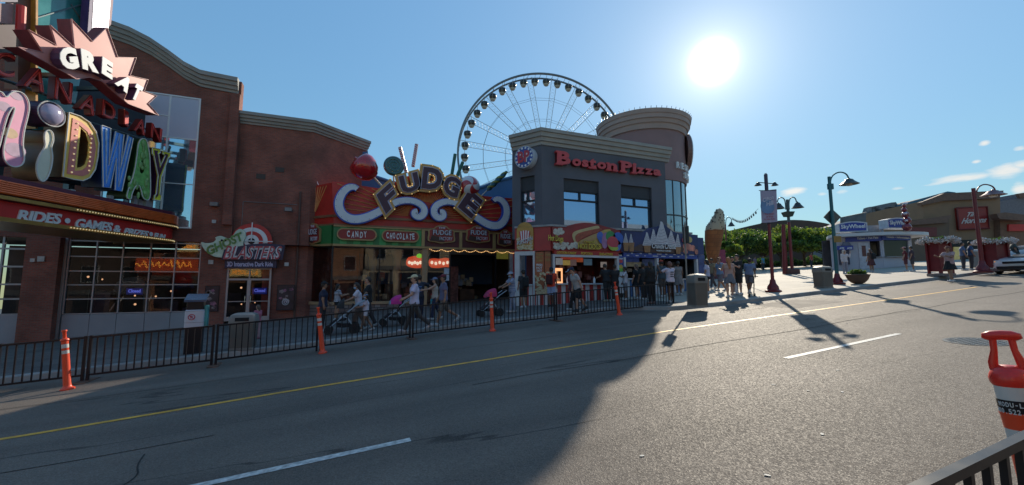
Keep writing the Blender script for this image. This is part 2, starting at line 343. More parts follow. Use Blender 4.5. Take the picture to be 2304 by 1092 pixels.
# gutter concrete by the kerb
mb=MB(); strip(mb,lambda u:KV(u)-.34,lambda u:KV(u)-.002,-60,120,.004,step=.5); mb.build('gutter',mat('gutter concrete',(.15,.147,.14),.75,0,.25,1.2,.3,50),ROAD)
TAR=mat('tar seam',(.05,.046,.042),.9,0,.2,3,spec=.15); r=random.Random(17)
def seam(pts,w,nm='tar_seam'):
    m=MB()
    P_=smooth_poly(pts,3,False); k=0
    for i in range(len(P_)-1):
        (a,b),(c,d)=P_[i],P_[i+1]; l_=math.hypot(c-a,d-b)+1e-9; nx,ny=-(d-b)/l_*w/2,(c-a)/l_*w/2
        m.sheet([(a+nx,b+ny,gz(a)+.004),(a-nx,b-ny,gz(a)+.004),(c-nx,d-ny,gz(c)+.004),(c+nx,d+ny,gz(c)+.004)])
    m.build(nm,TAR,ROAD)
def wob(u0,u1,v,a,n): return [(u0+(u1-u0)*i/n,v+a*(r.random()-.5)) for i in range(n+1)]
seam(wob(-30,-1.5,6.45,.10,22),.022); seam(wob(2,40,6.75,.16,30),.026); seam(wob(-12,14,10.3,.12,24),.02)
for u,v0,v1 in ((-6.2,5.1,12.6),(17.5,3.,11.4),(-1.9,2.9,6.2)): seam([(u+.5*(r.random()-.5)*1.2,v0+(v1-v0)*i/9) for i in range(10)],.016)
# an old patch of newer, darker asphalt
PM=mat('patch asphalt',(.115,.095,.078),.85,0,.2,2,.3,70)
for u0,u1,v0,v1 in ((14.2,16.9,9.4,11.2),(-8.5,-6.,5.6,7.0)):
    m=MB(); strip(m,lambda u:v0,lambda u:v1,u0,u1,.003,step=.5); m.each('patch',PM,ROAD)
# ================================================================== shared materials
BRK=brick('red brick',(.29,.080,.050),(.20,.056,.038),(.17,.10,.08))
BRKL=brick('dark plinth brick',(.075,.04,.03),(.055,.03,.025),(.05,.04,.035))
CORN=mat('cornice grey',(.27,.265,.25),.7,0,.12,1.2,.1,30)
FRAME=mat('pale metal frame',(.33,.32,.33),.4,.3,.08,5)
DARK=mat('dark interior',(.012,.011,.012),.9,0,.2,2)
GLS=glass('shop glass'); GLSM=glass('mirror window',(.2,.24,.28),2.6)
BLACK=mat('black paint',(.010,.010,.014),.38,0,.1,8,spec=.35)
WHITE=mat('white paint',(.72,.72,.72),.45,0,.06,5)
RED=mat('red paint',(.50,.022,.018),.45,0,.12,2)
CHROME=mat('polished metal',(.55,.55,.58),.22,.9,.06,4)
def cap_profile(mb,top,drop,out,y,th=.35,steps=((0,1.0),(.28,1.0),(.30,.78),(.55,.72),(.57,.5),(.8,.42),(.82,.2),(1,.16))):
    """moulded cornice along the (x,z) line top, dropping by drop, standing out by out"""
    rings=[]
    for x,z in top:
        r=[(x,y+th,z)]+[(x,y-out*o,z-drop*t) for t,o in steps]+[(x,y+th,z-drop)]
        rings.append(r)
    mb.loft(rings)
# ================================================================== MIDWAY BUILDING (brick, arched parapet)
A=PL((-16.,25.8,gz(-8)+.1))
mid=A.thing('brick_building','red brick amusement hall with arched parapet and lower chamfered wing','building')
zt=lambda px,py:A.p(px,py)
arch=[zt(*q) for q in [(-150,60),(-40,35),(60,24),(140,26),(200,36),(250,53),(300,71),(345,94),(385,121),(420,147),(455,165),(478,170),(539,182)]]
R0=zt(530,400)[0]; L0=arch[0][0]
lint=zt(447,545)[1]
mb=MB(); mb.pol([(L0,lint),(R0,lint)]+[(R0,arch[-1][1]-.05)]+[(x,z-.05) for x,z in arch[-2::-1]],0,.5)
# ground storey round the openings
gx0,gx1=zt(143,640)[0],zt(447,640)[0]; dx0,dx1=zt(507,660)[0],zt(608,660)[0]; dtop=zt(558,600)[1]; fx=zt(690,600)[0]
zb=-1.6
mb.bx(zt(60,640)[0],zt(136,640)[0],-.35,.5,zb,lint-.003)
mb.bx(gx1,dx0,-.0,.5,zb,lint-.003); mb.bx(dx0,dx1,0,.5,dtop,lint-.003); pass
# pilaster between hall and wing
mb.bx(zt(516,300)[0],R0,-.22,-.001,zt(540,508)[1],zt(538,215)[1])
mb.build('wall',BRK,mid)
# lower wing (parallel to the street) and its chamfer running back
y1=.25
w0=R0; w1=fx
topw=[A.p(529,247,-.25),A.p(690,274,-.25)]
mb=MB(); mb.pol([(w0+.003,lint),(w1,lint),(w1,topw[1][1]-.1),(w0+.003,topw[0][1]-.1)],y1,.9); mb.bx(dx1+.003,w1-.003,y1,.9,zb,lint-.004)
# chamfer: from the corner going back right at 39 degrees
cax=np.array([math.cos(rad(39)),math.sin(rad(39))]); c0=np.array([w1,y1]); 
def onch(px,py):
    r=ray(px,py); nn=np.array([-cax[1],cax[0]]); O=A.O[:2]+c0; t=((O-CP[:2])@nn)/(r[:2]@nn); q=CP+r*t; return float((q[:2]-O)@cax),float(q[2]-A.O[2])
e,ez=onch(822,330); z1_=topw[1][1]
P=lambda a,z,o=0.:(c0[0]+cax[0]*a+cax[1]*o*-1*-1, c0[1]+cax[1]*a-cax[0]*o, z)
ca=[c0+cax*e]; th=.5
nb=np.array([-cax[1],cax[0]])*th
q0,q1=c0,c0+cax*(e-.2)
mb.prism([(q0[0],q0[1],zb),(q1[0],q1[1],zb),(q1[0]+nb[0],q1[1]+nb[1],zb),(q0[0]+nb[0],q0[1]+nb[1]+.1,zb)],(0,0,z1_-.1-zb))
mb.build('wing_wall',BRK,mid)
mb=MB(); cap_profile(mb,arch,.78,.42,0)
mb.build('cornice',CORN,mid)
mb=MB()
cp=lambda x,y,z:(x,y,z)
stp=((0,1.0),(.28,1.0),(.30,.78),(.55,.72),(.57,.5),(.8,.42),(.82,.2),(1,.16)); drop=.62; out=.38
rings=[]
for (x,y),nrm in (((w0+.003,y1),(0,-1)),((w1,y1),None),((q1[0]+cax[0]*.35,q1[1]+cax[1]*.35),(cax[1],-cax[0]))):
    if nrm is None: nrm=np.array([0,-1])+np.array([cax[1],-cax[0]]); nrm=nrm/np.linalg.norm(nrm); k=1/max(.5,(nrm@np.array([0,-1])))
    else: nrm=np.array(nrm,float); k=1.
    zz=z1_+.02
    rings.append([(x-nrm[0]*.3,y-nrm[1]*.3,zz)]+[(x+nrm[0]*out*o*k,y+nrm[1]*out*o*k,zz-drop*t) for t,o in stp]+[(x-nrm[0]*.3,y-nrm[1]*.3,zz-drop)])
mb.loft(rings); mb.each('wing_cornice',CORN,mid)
mb=MB(); mb.bx(L0,w1,.9,14,zb,lint-.2+4.2); 
# upper window wall of the hall: pale panels above, mirror glass below
PALE=mat('pale window panel',(.50,.50,.60),.35,0,.06,.4,spec=.6)
wq=[A.p(*q) for q in [(250,210),(345,207),(455,226),(432,514),(250,514)]]
wx0,wx1=wq[0][0],A.p(442,370)[0]; wz1=A.p(400,216)[1]; wz0=A.p(430,515)[1]; wm=A.p(445,318)[1]
WN=MB(); fr=.07
for a,b in ((wx0,wx0+fr),(wx1-fr,wx1)): WN.bx(a,b,-.06,-.002,wz0,wz1)
for z in (wz0,wm,wz1-fr): WN.bx(wx0+fr,wx1-fr,-.06,-.002,z,z+fr)
mx=A.p(378,300)[0]; WN.bx(mx-.04,mx+.04,-.055,-.002,wz0+fr,wm); WN.bx(mx-.04,mx+.04,-.055,-.002,wm+fr,wz1-fr)
zz=A.p(400,415)[1]; WN.bx(wx0+fr,mx-.04,-.054,-.002,zz,zz+.05); WN.bx(mx+.04,wx1-fr,-.054,-.002,zz,zz+.05)
zz=A.p(400,265)[1]; WN.bx(wx0+fr,mx-.04,-.054,-.002,zz,zz+.05)
wo_=WN.build('window_frame',WHITE,mid)
mb=MB(); mb.bx(wx0+fr,wx1-fr,-.03,-.002,wm+fr,wz1-fr); mb.build('pale_panel',PALE,wo_)
MIR=mat('reflecting window glass',(.10,.17,.23),.04,0,.0,coat=1.,spec=1.0)
_b=MIR.node_tree.nodes['Principled BSDF']; _p(_b,'Metallic',.85); _b.inputs['Base Color'].default_value=(.42,.62,.72,1)
mb=MB(); mb.bx(wx0+fr,wx1-fr,-.028,-.002,wz0+fr,wm); mb.each('pane',MIR,wo_)
# ground-floor window grid
def grid_window(P,x0,x1,z0,z1,cols,rows,fw=.06,name='window',parent=None,fmat=FRAME,sill=0.,y=.12):
    m=MB()
    for i in range(len(cols)): c=cols[i]; m.bx(c-fw/2,c+fw/2,y-.05,y+.05,z0,z1)
    for r in rows:
        for i in range(len(cols)-1): m.bx(cols[i]+fw/2,cols[i+1]-fw/2,y-.045,y+.045,r-fw/2,r+fw/2)
    o=m.build(name,fmat,parent)
    g=MB(); g.sheet([(x0,y,z0),(x1,y,z0),(x1,y,z1),(x0,y,z1)]); g.each('pane',GLS,o)
    return o
cols=[gx0+.04]+[A.p(x,640)[0] for x in (208,268,331,388)]+[gx1-.04]
rows=[A.p(300,y)[1] for y in (545,579,611,641,672,704)]
gw=grid_window(A,gx0,gx1,rows[-1],lint,cols,rows,.05,'window_grid',mid)
mb=MB(); 
for i in range(len(cols)-1): mb.bx(cols[i]+.01,cols[i+1]-.01,.02,.3,zb,rows[-1]-.04)
mb.build('sill_panel',mat('sill panel',(.30,.29,.31),.6,0,.08,1),mid)
mb=MB(); mb.bx(A.p(136,640)[0]+.003,gx0-.003,.0,.2,zb,lint-.003); mb.build('mullion_post',FRAME,mid)
# window bays left of the brick pier
x0=A.p(-140,640)[0]; x1=A.p(60,640)[0]
c2=[x0,x1-.04]+[]; rr=[A.p(40,y)[1] for y in (560,600,640,673,708)]
c2=[x0+(x1-x0-.04)*i/3 for i in range(4)]
grid_window(A,x0,x1,rr[-1],lint,c2,rr,.075,'window_grid',mid)
mb=MB(); mb.bx(x0,x1-.01,.02,.3,zb,rr[-1]-.04); mb.build('sill_panel',mat('sill panel',(.30,.29,.31)),mid)
# interior seen through the glass
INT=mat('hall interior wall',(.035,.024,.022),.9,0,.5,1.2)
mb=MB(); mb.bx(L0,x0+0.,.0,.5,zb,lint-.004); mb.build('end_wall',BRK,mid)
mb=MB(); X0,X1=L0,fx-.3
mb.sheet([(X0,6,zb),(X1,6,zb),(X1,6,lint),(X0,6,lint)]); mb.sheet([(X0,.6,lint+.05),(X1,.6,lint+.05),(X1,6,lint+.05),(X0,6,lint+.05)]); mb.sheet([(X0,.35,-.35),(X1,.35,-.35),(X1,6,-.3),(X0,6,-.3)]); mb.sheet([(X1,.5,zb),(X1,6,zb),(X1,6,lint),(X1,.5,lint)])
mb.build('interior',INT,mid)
# hint of machines in the hall and a grey arch with a closed sign
mb=MB(); ga=[A.p(*q,d=-2.) for q in [(254,712),(254,655),(262,636),(280,626),(300,624),(320,628),(331,640),(335,655),(335,712),(322,712),(322,668),(312,650),(298,645),(282,648),(272,660),(268,712)]]
mb.pol(ga,2.,2.3); mb.build('interior_arch',mat('arch plaster',(.16,.15,.14),.9),mid)
NEONB=mat('closed sign light',(.10,.12,.6),.5,0,0,emit=.3,ecol=(.2,.25,1.0))
BLUES=mat('closed sign board',(.02,.03,.25),.5,0,.1,emit=.03,ecol=(.06,.07,.8))
for bl,br,tl,d in (((284,663),(320,663),(284,649),-.6),((568,662),(600,662),(568,648),-.5)):
    s=MB(); p0,p1,p2=A.p(*bl,d=d),A.p(*br,d=d),A.p(*tl,d=d); s.pol([p0,p1,(p1[0],p2[1]),p2],-d,-d+.05); o=s.build('closed_notice',BLUES,mid)
    s=MB(); dxx=(p1[0]-p0[0])*.12; dz=(p2[1]-p0[1]); add_text(s,'Closed',(p0[0]+dxx,p0[1]+dz*.3),(p1[0]-dxx,p0[1]+dz*.3),(p0[0]+dxx,p0[1]+dz*.85),.02,-d-.01,.02); s.build('lettering',NEONB,o)
mb=MB(); r=random.Random(3)
for k in range(16):
    x=gx0-3+(dx1-gx0+3)*r.random(); y=1.2+4*r.random(); h=1.0+1.0*r.random(); w=.5+.5*r.random(); mb.rbx(x,x+w,y,y+.6,-.35,h)
mb.each('arcade_machine',mat('machine body',(.05,.03,.05),.5,0,.7,.8),mid)
mb=MB(); r=random.Random(5)
for k in range(46):
    x=gx0-2.5+(dx1-gx0+2.5)*r.random(); y=1.5+4*r.random(); z=.3+2.4*r.random(); mb.ball((x,y,z),.03+.03*r.random(),6,4)
mb.each('machine_light',mat('machine lamps',(.8,.35,.15),.5,0,0,emit=.7,ecol=(1,.5,.25)),mid)
# doors of the dark ride
mb=MB(); y=.1; dz0=A.p(558,721)[1]-.02; dtr=A.p(558,631)[1]; dt2=A.p(558,606)[1]; xm=(dx0+dx1)/2
for a,b in ((dx0,dx0+.09),(dx1-.09,dx1),(xm-.08,xm+.08)): mb.bx(a,b,y-.06,y+.06,dz0,dtr)
for a,b in ((dx0,dx0+.09),(dx1-.09,dx1)): mb.bx(a,b,y-.06,y+.06,dtr+.1,dtop)
mb.bx(dx0,dx1,y-.06,y+.06,dtr,dtr+.1); mb.bx(dx0+.09,dx1-.09,y-.06,y+.06,dt2,dtop); mb.bx(xm-.03,xm+.03,y-.05,y+.05,dtr+.1,dt2)
for a,b in ((dx0+.09,xm-.08),(xm+.08,dx1-.09)): mb.bx(a,b,y-.05,y+.05,dz0,dz0+.22); mb.bx(a,b,y-.045,y+.045,dz0+1.0,dz0+1.04)
do=mb.build('door_frame',FRAME,mid)
mb=MB(); mb.sheet([(dx0+.05,y,dz0),(dx1-.05,y,dz0),(dx1-.05,y,dtop),(dx0+.05,y,dtop)]); mb.each('pane',GLS,do)
for sx in (-1,1):
    mb=MB(); mb.tube([(xm+sx*.13,y-.05,dz0+.95),(xm+sx*.13,y-.13,dz0+.98),(xm+sx*.13,y-.13,dz0+1.3),(xm+sx*.13,y-.05,dz0+1.33)],.018); mb.build('handle',CHROME,do)
mb=MB(); mb.bx(xm+.5,dx1+.1,.7,.8,-.3,dtop+.1); mb.build('red_partition',mat('red partition',(.30,.045,.03),.7),mid)
# small fittings on the brick
mb=MB()
for px,py in ((484,461),(650,473)): 
    x,z=A.p(px,py); mb.rbx(x-.18,x+.18,-.30,-.0,z-.1,z+.1)
mb.each('wall_light',mat('fitting grey',(.2,.19,.19),.5,.3),mid)
mb=MB()
for px,py,s in ((482,499,.09),(475,590,.11),(645,595,.1),(94,583,.12),(75,586,.08)): x,z=A.p(px,py,.35 if px<130 else 0); yy=-.35 if px<130 else 0; mb.bx(x-s,x+s,yy-.07,yy-.002,z-s,z+s)
mb.each('wall_box',mat('box pale',(.42,.41,.40),.5),mid)
m=MB(); a=A.p(667,600)[0]; m.tube([(a,y1-.09,-.4),(a,y1-.09,A.p(667,430)[1])],.05,8); m.build('downpipe',mat('downpipe brown',(.10,.05,.04),.5),mid)
m=MB(); p0=A.p(545,452); p1=A.p(668,466); m.tube([(p0[0],y1-.03,p0[1]),(p1[0],y1-.03,p0[1])],.018,6); m.tube([(p0[0],y1-.03,p0[1]),(p0[0],y1-.03,A.p(545,505)[1])],.018,6); m.build('conduit',mat('fitting grey',(.2,.19,.19)),mid)
m=MB(); 
for px,py in ((585,395),(628,380)): a=A.p(px,py); m.bx(a[0]-.22,a[0]+.22,y1-.03,y1-.002,a[1]-.14,a[1]+.14)
m.each('wall_vent',mat('vent dark',(.05,.035,.03),.6),mid)
# ================================================================== posters beside the door
def poster(px0,px1,py0,py1,label,seed):
    p0=A.p(px0,py1,.06); p1=A.p(px1,py0,.06); Q=A.at(p0[0],p0[1],.0); w=p1[0]-p0[0]; h=p1[1]-p0[1]
    t=Q.thing('poster',label,'poster'); m=MB(); m.bx(0,w,-.05,-.004,0,h); m.build('board',mat('poster dark',(.030,.016,.022),.45,0,.6,3),t)
    m=MB(); 
    for a,b,c,d in ((0,.03,0,h),(w-.03,w,0,h),(.03,w-.03,0,.03),(.03,w-.03,h-.03,h)): m.bx(a,b,-.065,-.0505,c,d)
    m.build('frame',BLACK,t)
    r=random.Random(seed)
    for k,(cm,nn) in enumerate((((.30,.22,.22),5),((.26,.10,.16),4))):
        m=MB()
        for _ in range(nn):
            cx,cz=w*(.2+.6*r.random()),h*(.15+.7*r.random()); R=.05+.09*r.random()
            shape(m,[[(cx+R*(1+.35*math.sin(3*q+_))*math.cos(q*math.pi/8),cz+R*.8*(1+.3*math.cos(2*q))*math.sin(q*math.pi/8)) for q in range(16)]],.006,-.058)
        m.each('printed_figure',mat('poster print %d'%k,cm,.5,0,.5,9),t)
    if seed==2:
        m=MB()
        for R0,R1 in ((.17,.13),(.09,.05)): shape(m,[[(w*.5+R0*math.cos(q*math.pi/10),h*.32+R0*math.sin(q*math.pi/10)) for q in range(20)],[(w*.5+R1*math.cos(q*math.pi/10),h*.32+R1*math.sin(q*math.pi/10)) for q in range(20)]],.006,-.064)
        m.build('printed_target',mat('poster white',(.45,.45,.5),.5),t)
poster(458,494,643,702,'dark ride poster with faint pink figures, left of the double doors',1)
poster(621,664,641,699,'dark ride poster with a white target ring, right of the double doors',2)
# ================================================================== GHOST BLASTERS sign over the doors
gp=A.p(563,603,.3); S=A.at(gp[0],gp[1]-0,.0)
t=S.thing('shop_sign','ghost and red target sign reading GHOST BLASTERS 3D Interactive Dark Ride above the double doors','sign')
sp_=lambda pts,d=.2: S.ps(pts,d)
m=MB(); q=sp_([(506,603),(622,603),(622,582),(506,585)]); m.pol(q,-.22,-.02); m.build('panel',mat('sign purple',(.03,.022,.06),.5),t)
m=MB(); bl,br,tl=S.p(511,600,.23),S.p(614,600,.23),S.p(511,589,.23); add_text(m,'3D Interactive Dark Ride',bl,br,tl,.02,-.222,.02); m.build('lettering',mat('sign lilac white',(.55,.5,.7),.5),t)
cx,cz=S.p(566,543,.1); R=abs(S.p(612,543,.1)[0]-cx)
for k,(f,mm) in enumerate(((1.,RED),(.78,WHITE),(.56,RED),(.36,WHITE),(.17,BLACK))):
    m=MB(); m.X=Matrix.Translation((cx,0,cz))@Matrix.Rotation(rad(90),4,'X'); m.lathe([(0,.06+.02*k),(R*f,.06+.02*k),(R*f,.0 if k==0 else .045+.02*k),(0,.0 if k==0 else .045+.02*k)],32); m.build('target_ring',mm,t)
m=MB(); m.bx(cx-.025,cx+.025,-.2,-.17,cz,cz+R*1.05); m.bx(cx-R*.3,cx+R*1.05,-.2,-.17,cz-.025,cz+.025); m.build('crosshair',WHITE,t)
gh=[(450,543),(462,548),(480,546),(487,538),(482,535),(495,530),(505,534),(515,538),(524,531),(530,520),(540,514),(552,520),(553,535),(545,548),(552,566),(545,578),(530,582),(500,580),(478,578),(458,562)]
m=MB(); shape(m,[smooth_poly(sp_(gh,.3),2)],.16,-.30,.02); m.build('ghost_body',mat('ghost pale green',(.55,.66,.52),.5,0,.15,5),t)
m=MB()
for x,y in ((499,541),(507,541)): a=S.p(x,y,.32); m.ball((a[0],-.31,a[1]),.055,8,6)
m.each('ghost_eye',BLACK,t)
m=MB(); 
for w_,bl,br,tl in (('GHOST',(468,576),(548,540),(462,557)),): add_text(m,w_,S.p(*bl,.33),S.p(*br,.33),S.p(*tl,.33),.05,-.305,.03)
m.build('ghost_lettering',mat('slime green',(.10,.22,.05),.4,0,.3,6),t)
for bo,mm,dd,nm in ((.06,mat('lettering outline white',(.6,.6,.62),.4),.05,'lettering_outline'),(.0,mat('blaster red',(.40,.05,.07),.4),.07,'lettering')):
    m=MB(); add_text(m,'BLASTERS',S.p(502,584,.4),S.p(632,584,.4),S.p(506,553,.4),dd,-.36,bo,.25); m.build(nm,mm,t)
m=MB(); shape(m,[sp_([(498,585),(636,585),(642,552),(600,548),(560,550),(505,562)],.3)],.05,-.355); m.build('lettering_board',mat('sign purple',(.03,.022,.06)),t)
# ================================================================== buildings across the street, behind the camera (mirrored in the shop glass)
def across(label,u0,u1,h,col,seed):
    t=thing('street_building',label,'building',((u0+u1)/2,-8.,gz((u0+u1)/2)-.6),0); w=u1-u0
    wm=mat('across wall %d'%seed,col,.8,0,.15,.8); m=MB(); m.bx(-w/2,w/2,-8,0,-1.5,h); m.build('wall',wm,t)
    m=MB(); m.bx(-w/2,w/2,.003,.45,h-.7,h-.05); m.bx(-w/2,w/2,.003,.25,3.6,4.1); m.build('cornice',CORN,t)
    n=max(2,int(w/3.2))
    for fl in range(1,int((h-1)/3.4)):
        for i in range(n):
            x=-w/2+w*(i+.5)/n; z=1.6+3.4*fl; m=MB(); m.bx(x-.75,x+.75,.003,.08,z-.1,z); m.bx(x-.75,x-.68,.003,.07,z,z+1.7); m.bx(x+.68,x+.75,.003,.07,z,z+1.7); m.bx(x-.68,x+.68,.003,.07,z+1.63,z+1.7); o=m.build('window',WHITE,t); m=MB(); m.bx(x-.68,x+.68,.003,.03,z,z+1.63); m.each('pane',mat('far glass',(.03,.04,.05),.1,0,0),o)
    m=MB()
    for i in range(n): x=-w/2+w*(i+.5)/n; m.bx(x-1.2,x+1.2,.003,.05,.3,3.2)
    m.each('shop_front',mat('shop front dark',(.03,.028,.03),.2,0,.6,1),t)
    m=MB()
    for i in range(n+1): x=-w/2+w*i/n; m.bx(x-.2,x+.2,.003,.3,-.4,3.6)
    m.each('pilaster',wm,t); return t
ac=across('cream stone building with pilasters across the street, mirrored in the candy shop glass',2.2,21,9.6,(.70,.60,.44),1)
ab=across('orange brick building across the street, mirrored in the hall windows',-21,2,8.8,(.52,.28,.17),2)
ad=across('pale grey building across the street, mirrored in the ticket booth glass',21.2,44,8.2,(.5,.48,.45),3)
ae=across('brown building across the street, mirrored at the left edge of the hall windows',-46,-21.2,10.,(.2,.14,.11),4)
# lit signs on the facing buildings that show reversed in the glass
def facing_sign(px0,px1,py0,py1,words,label,cb,cl):
    vm=2*25.9+7.7; p0=V(px0,py1,vm); p1=V(px1,py0,vm); x0,x1=min(p0[0],p1[0]),max(p0[0],p1[0]); z0,z1=p0[2],p1[2]
    t=thing('street_sign_board',label,'sign',(x1,-7.6,z0),math.pi); w=x1-x0;h=z1-z0; m=MB(); m.bx(0,w,-.3,.25,0,h); m.build('board',cb,t); m=MB()
    if words: add_text(m,words,(w*.08,h*.2),(w*.92,h*.2),(w*.08,h*.8),.05,-.30,.03)
    else:
        r=random.Random(3)
        for i in range(9): x=w*(.08+.84*i/8); m.tube([(x,-.34,h*(.3+.2*r.random())),(x+w*.05,-.34,h*(.6+.25*r.random())),(x+w*.08,-.34,h*(.35+.2*r.random()))],.09,6)
    m.build('lettering',cl,t)
OE=mat('lit sign orange',(.8,.3,.05),.5,0,0,emit=5.,ecol=(1,.40,.06)); YE=mat('lit sign yellow',(.6,.45,.2),.5,0,.1,2,emit=2.0,ecol=(1,.72,.30)); RE=mat('lit sign red',(.4,.05,.03),.5,0,.1,2,emit=1.6,ecol=(1,.16,.06))
facing_sign(512,588,606,622,'LASER','lit orange sign reading LASER across the street, mirrored above the doors',YE,OE)
facing_sign(308,446,583,612,None,'lit orange neon sign across the street, mirrored in the window grid',RE,OE)
facing_sign(398,446,548,566,None,'lit yellow sign across the street, mirrored in the top right panes of the grid',YE,OE)
# ================================================================== MARQUEE AND LETTER SIGNS OF THE AMUSEMENT HALL
mo=V(415,490,25.8); MQ=PL((mo[0],mo[1],gz(mo[0])+.1),rad(68.3))
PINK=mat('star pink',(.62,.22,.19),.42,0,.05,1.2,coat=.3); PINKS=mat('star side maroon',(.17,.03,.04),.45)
NEON=mat('neon tube white',(.62,.62,.6),.25,0,0)
def mthing(name,label,cat,px,py,d=0):
    a,b=MQ.p(px,py,d); Q=MQ.at(a,b); return Q,Q.thing(name,label,cat)
Q,t=mthing('marquee','curved red and orange marquee reading RIDES GAMES & PRIZES FUN over the hall entrance','marquee',415,550)
LV={k:Q.p(200,y)[1] for k,y in dict(t=439,o1=445,o2=468,p=475,g1=484,r1=484,r2=515,g2=523).items()}
XL=Q.p(-130,480)[0]; XR=0.
BRZ=mat('orange neon trim',(.62,.11,.02),.3,.25,.15,3)
def bow(x): # plan of the marquee: nearly straight, its street end curving back
    return .9*max(0,(x+1.2)/1.2)**2 if x>-1.2 else 0.
xs=[XL+(XR-XL)*i/40 for i in range(41)]
def band(m,z0,z1,y0,y1): # y: outward negative
    m.loft([[(x,y0+bow(x),z0),(x,y0+bow(x),z1),(x,y1+bow(x)+.3,z1),(x,y1+bow(x)+.3,z0)] for x in xs])
m=MB(); band(m,LV['g1']+.003,LV['t'],-.18,2.6); m.build('canopy_body',mat('marquee maroon',(.11,.025,.05),.35,.2,.1,3),t)
m=MB(); z=LV['o1']; n=6
for i in range(n):
    zc=LV['o1']-.04-(LV['o1']-LV['o2'])*i/n; m.loft([[(x,-.18+bow(x)-.085+.05*math.cos(k*math.pi/4)-.0,zc-.07+.055*math.sin(k*math.pi/4)) for k in range(8)] for x in xs])
m.build('orange_tube_band',BRZ,t)
m=MB(); band(m,LV['r2']+.003,LV['r1']-.003,-.06,2.4); m.build('red_fascia',RED,t)
m=MB(); band(m,LV['g2'],LV['r2'],-.17,2.5); m.loft([[(x,-.17+bow(x),LV['p']-.02),(x,-.30+bow(x),LV['p']-.02),(x,-.30+bow(x),LV['g1']+.02),(x,-.17+bow(x),LV['g1']+.02)] for x in xs])
GOLD=mat('gold trim',(.42,.25,.07),.35,.5,.15,4)
m.build('gold_rail',GOLD,t)
BULB=mat('small lamp bulb',(.8,.7,.45),.3,0,0,emit=.25,ecol=(1,.75,.35))
m=MB()
for i in range(100):
    x=XL*.62*(1-i/99)-.05
    if i%2==0: m.ball((x,-.19+bow(x),(LV['g2']+LV['r2'])/2),.028,6,4)
    else: m.ball((x,-.31+bow(x),(LV['p']+LV['g1'])/2),.026,6,4)
ob=m.build('bulb_row',BULB,t); ob['kind']='stuff'
WL=mat('white lettering',(.66,.66,.66),.45,0,.05,4)
m=MB()
for s_,bl,br,tl in (('RIDES',(38,497),(135,505),(46,472)),('GAMES',(167,514),(250,523),(174,491)),('&',(255,523),(272,525),(258,506)),('PRIZES',(278,527),(331,534),(284,513)),('FUN',(347,537),(370,541),(350,524))):
    add_text(m,s_,Q.p(*bl,.1),Q.p(*br,.1),Q.p(*tl,.1),.045,-.061,.035,.0,.94)
for px,py,r_ in ((152,497,.10),(340,527,.10)):
    a=Q.p(px,py,.1); m.add(*(lambda k:([(a[0]+r_*math.cos(i*math.pi/8),-.105,a[1]+r_*math.sin(i*math.pi/8)) for i in range(16)],[tuple(range(16))]))(0))
m.build('lettering',WL,t)
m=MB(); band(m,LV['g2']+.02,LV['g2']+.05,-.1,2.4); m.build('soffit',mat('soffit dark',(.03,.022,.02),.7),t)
# ---- MIDWAY letters standing on the marquee
Q,t=mthing('letter_sign','large mixed channel letters spelling MIDWAY standing on the marquee, under the red letters','sign',200,439)
DP=.85
def letter(nm,outline,holes,face,side,it=0,front=.012,depth=DP,neon=None,inset=None,bev=.02,smooth_h=0):
    o_=Q.ps(outline); o_=smooth_poly(o_,it) if it else o_
    hs_=[smooth_poly(Q.ps(h),smooth_h) if smooth_h else Q.ps(h) for h in holes]
    m=MB(); shape(m,[o_]+hs_,depth,.0,.0); ob=m.build(nm,side,t)
    m=MB(); shape(m,[o_]+hs_,.03,-.031,.0); ob2=m.build('face',face,ob)
    m=MB(); oo=o_+[o_[0]]; m.tube([(p[0],-.06,p[1]) for p in oo],.022,5); m.build('neon_outline',neon or NEON,ob)
    return ob
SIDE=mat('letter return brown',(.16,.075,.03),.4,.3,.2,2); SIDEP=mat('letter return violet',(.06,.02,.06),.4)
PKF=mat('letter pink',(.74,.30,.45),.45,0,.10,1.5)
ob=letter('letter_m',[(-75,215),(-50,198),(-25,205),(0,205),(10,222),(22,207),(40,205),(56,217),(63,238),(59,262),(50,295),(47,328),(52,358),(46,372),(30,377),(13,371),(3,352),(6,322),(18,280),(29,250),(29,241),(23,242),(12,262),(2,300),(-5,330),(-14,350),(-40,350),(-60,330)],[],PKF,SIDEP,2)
m=MB()
for px,py,r_,c in ((36,215,.20,0),(21,300,.22,1),(33,338,.30,0),(7,240,.2,0)):
    a=Q.p(px,py); m.mi=c; m.add([(a[0]+r_*math.cos(i*math.pi/9),-.036,a[1]+r_*.8*math.sin(i*math.pi/9)) for i in range(18)],[tuple(range(18))])
m.each('spot',[mat('spot mauve',(.45,.30,.42),.5),mat('spot peach',(.62,.42,.25),.5)],ob)
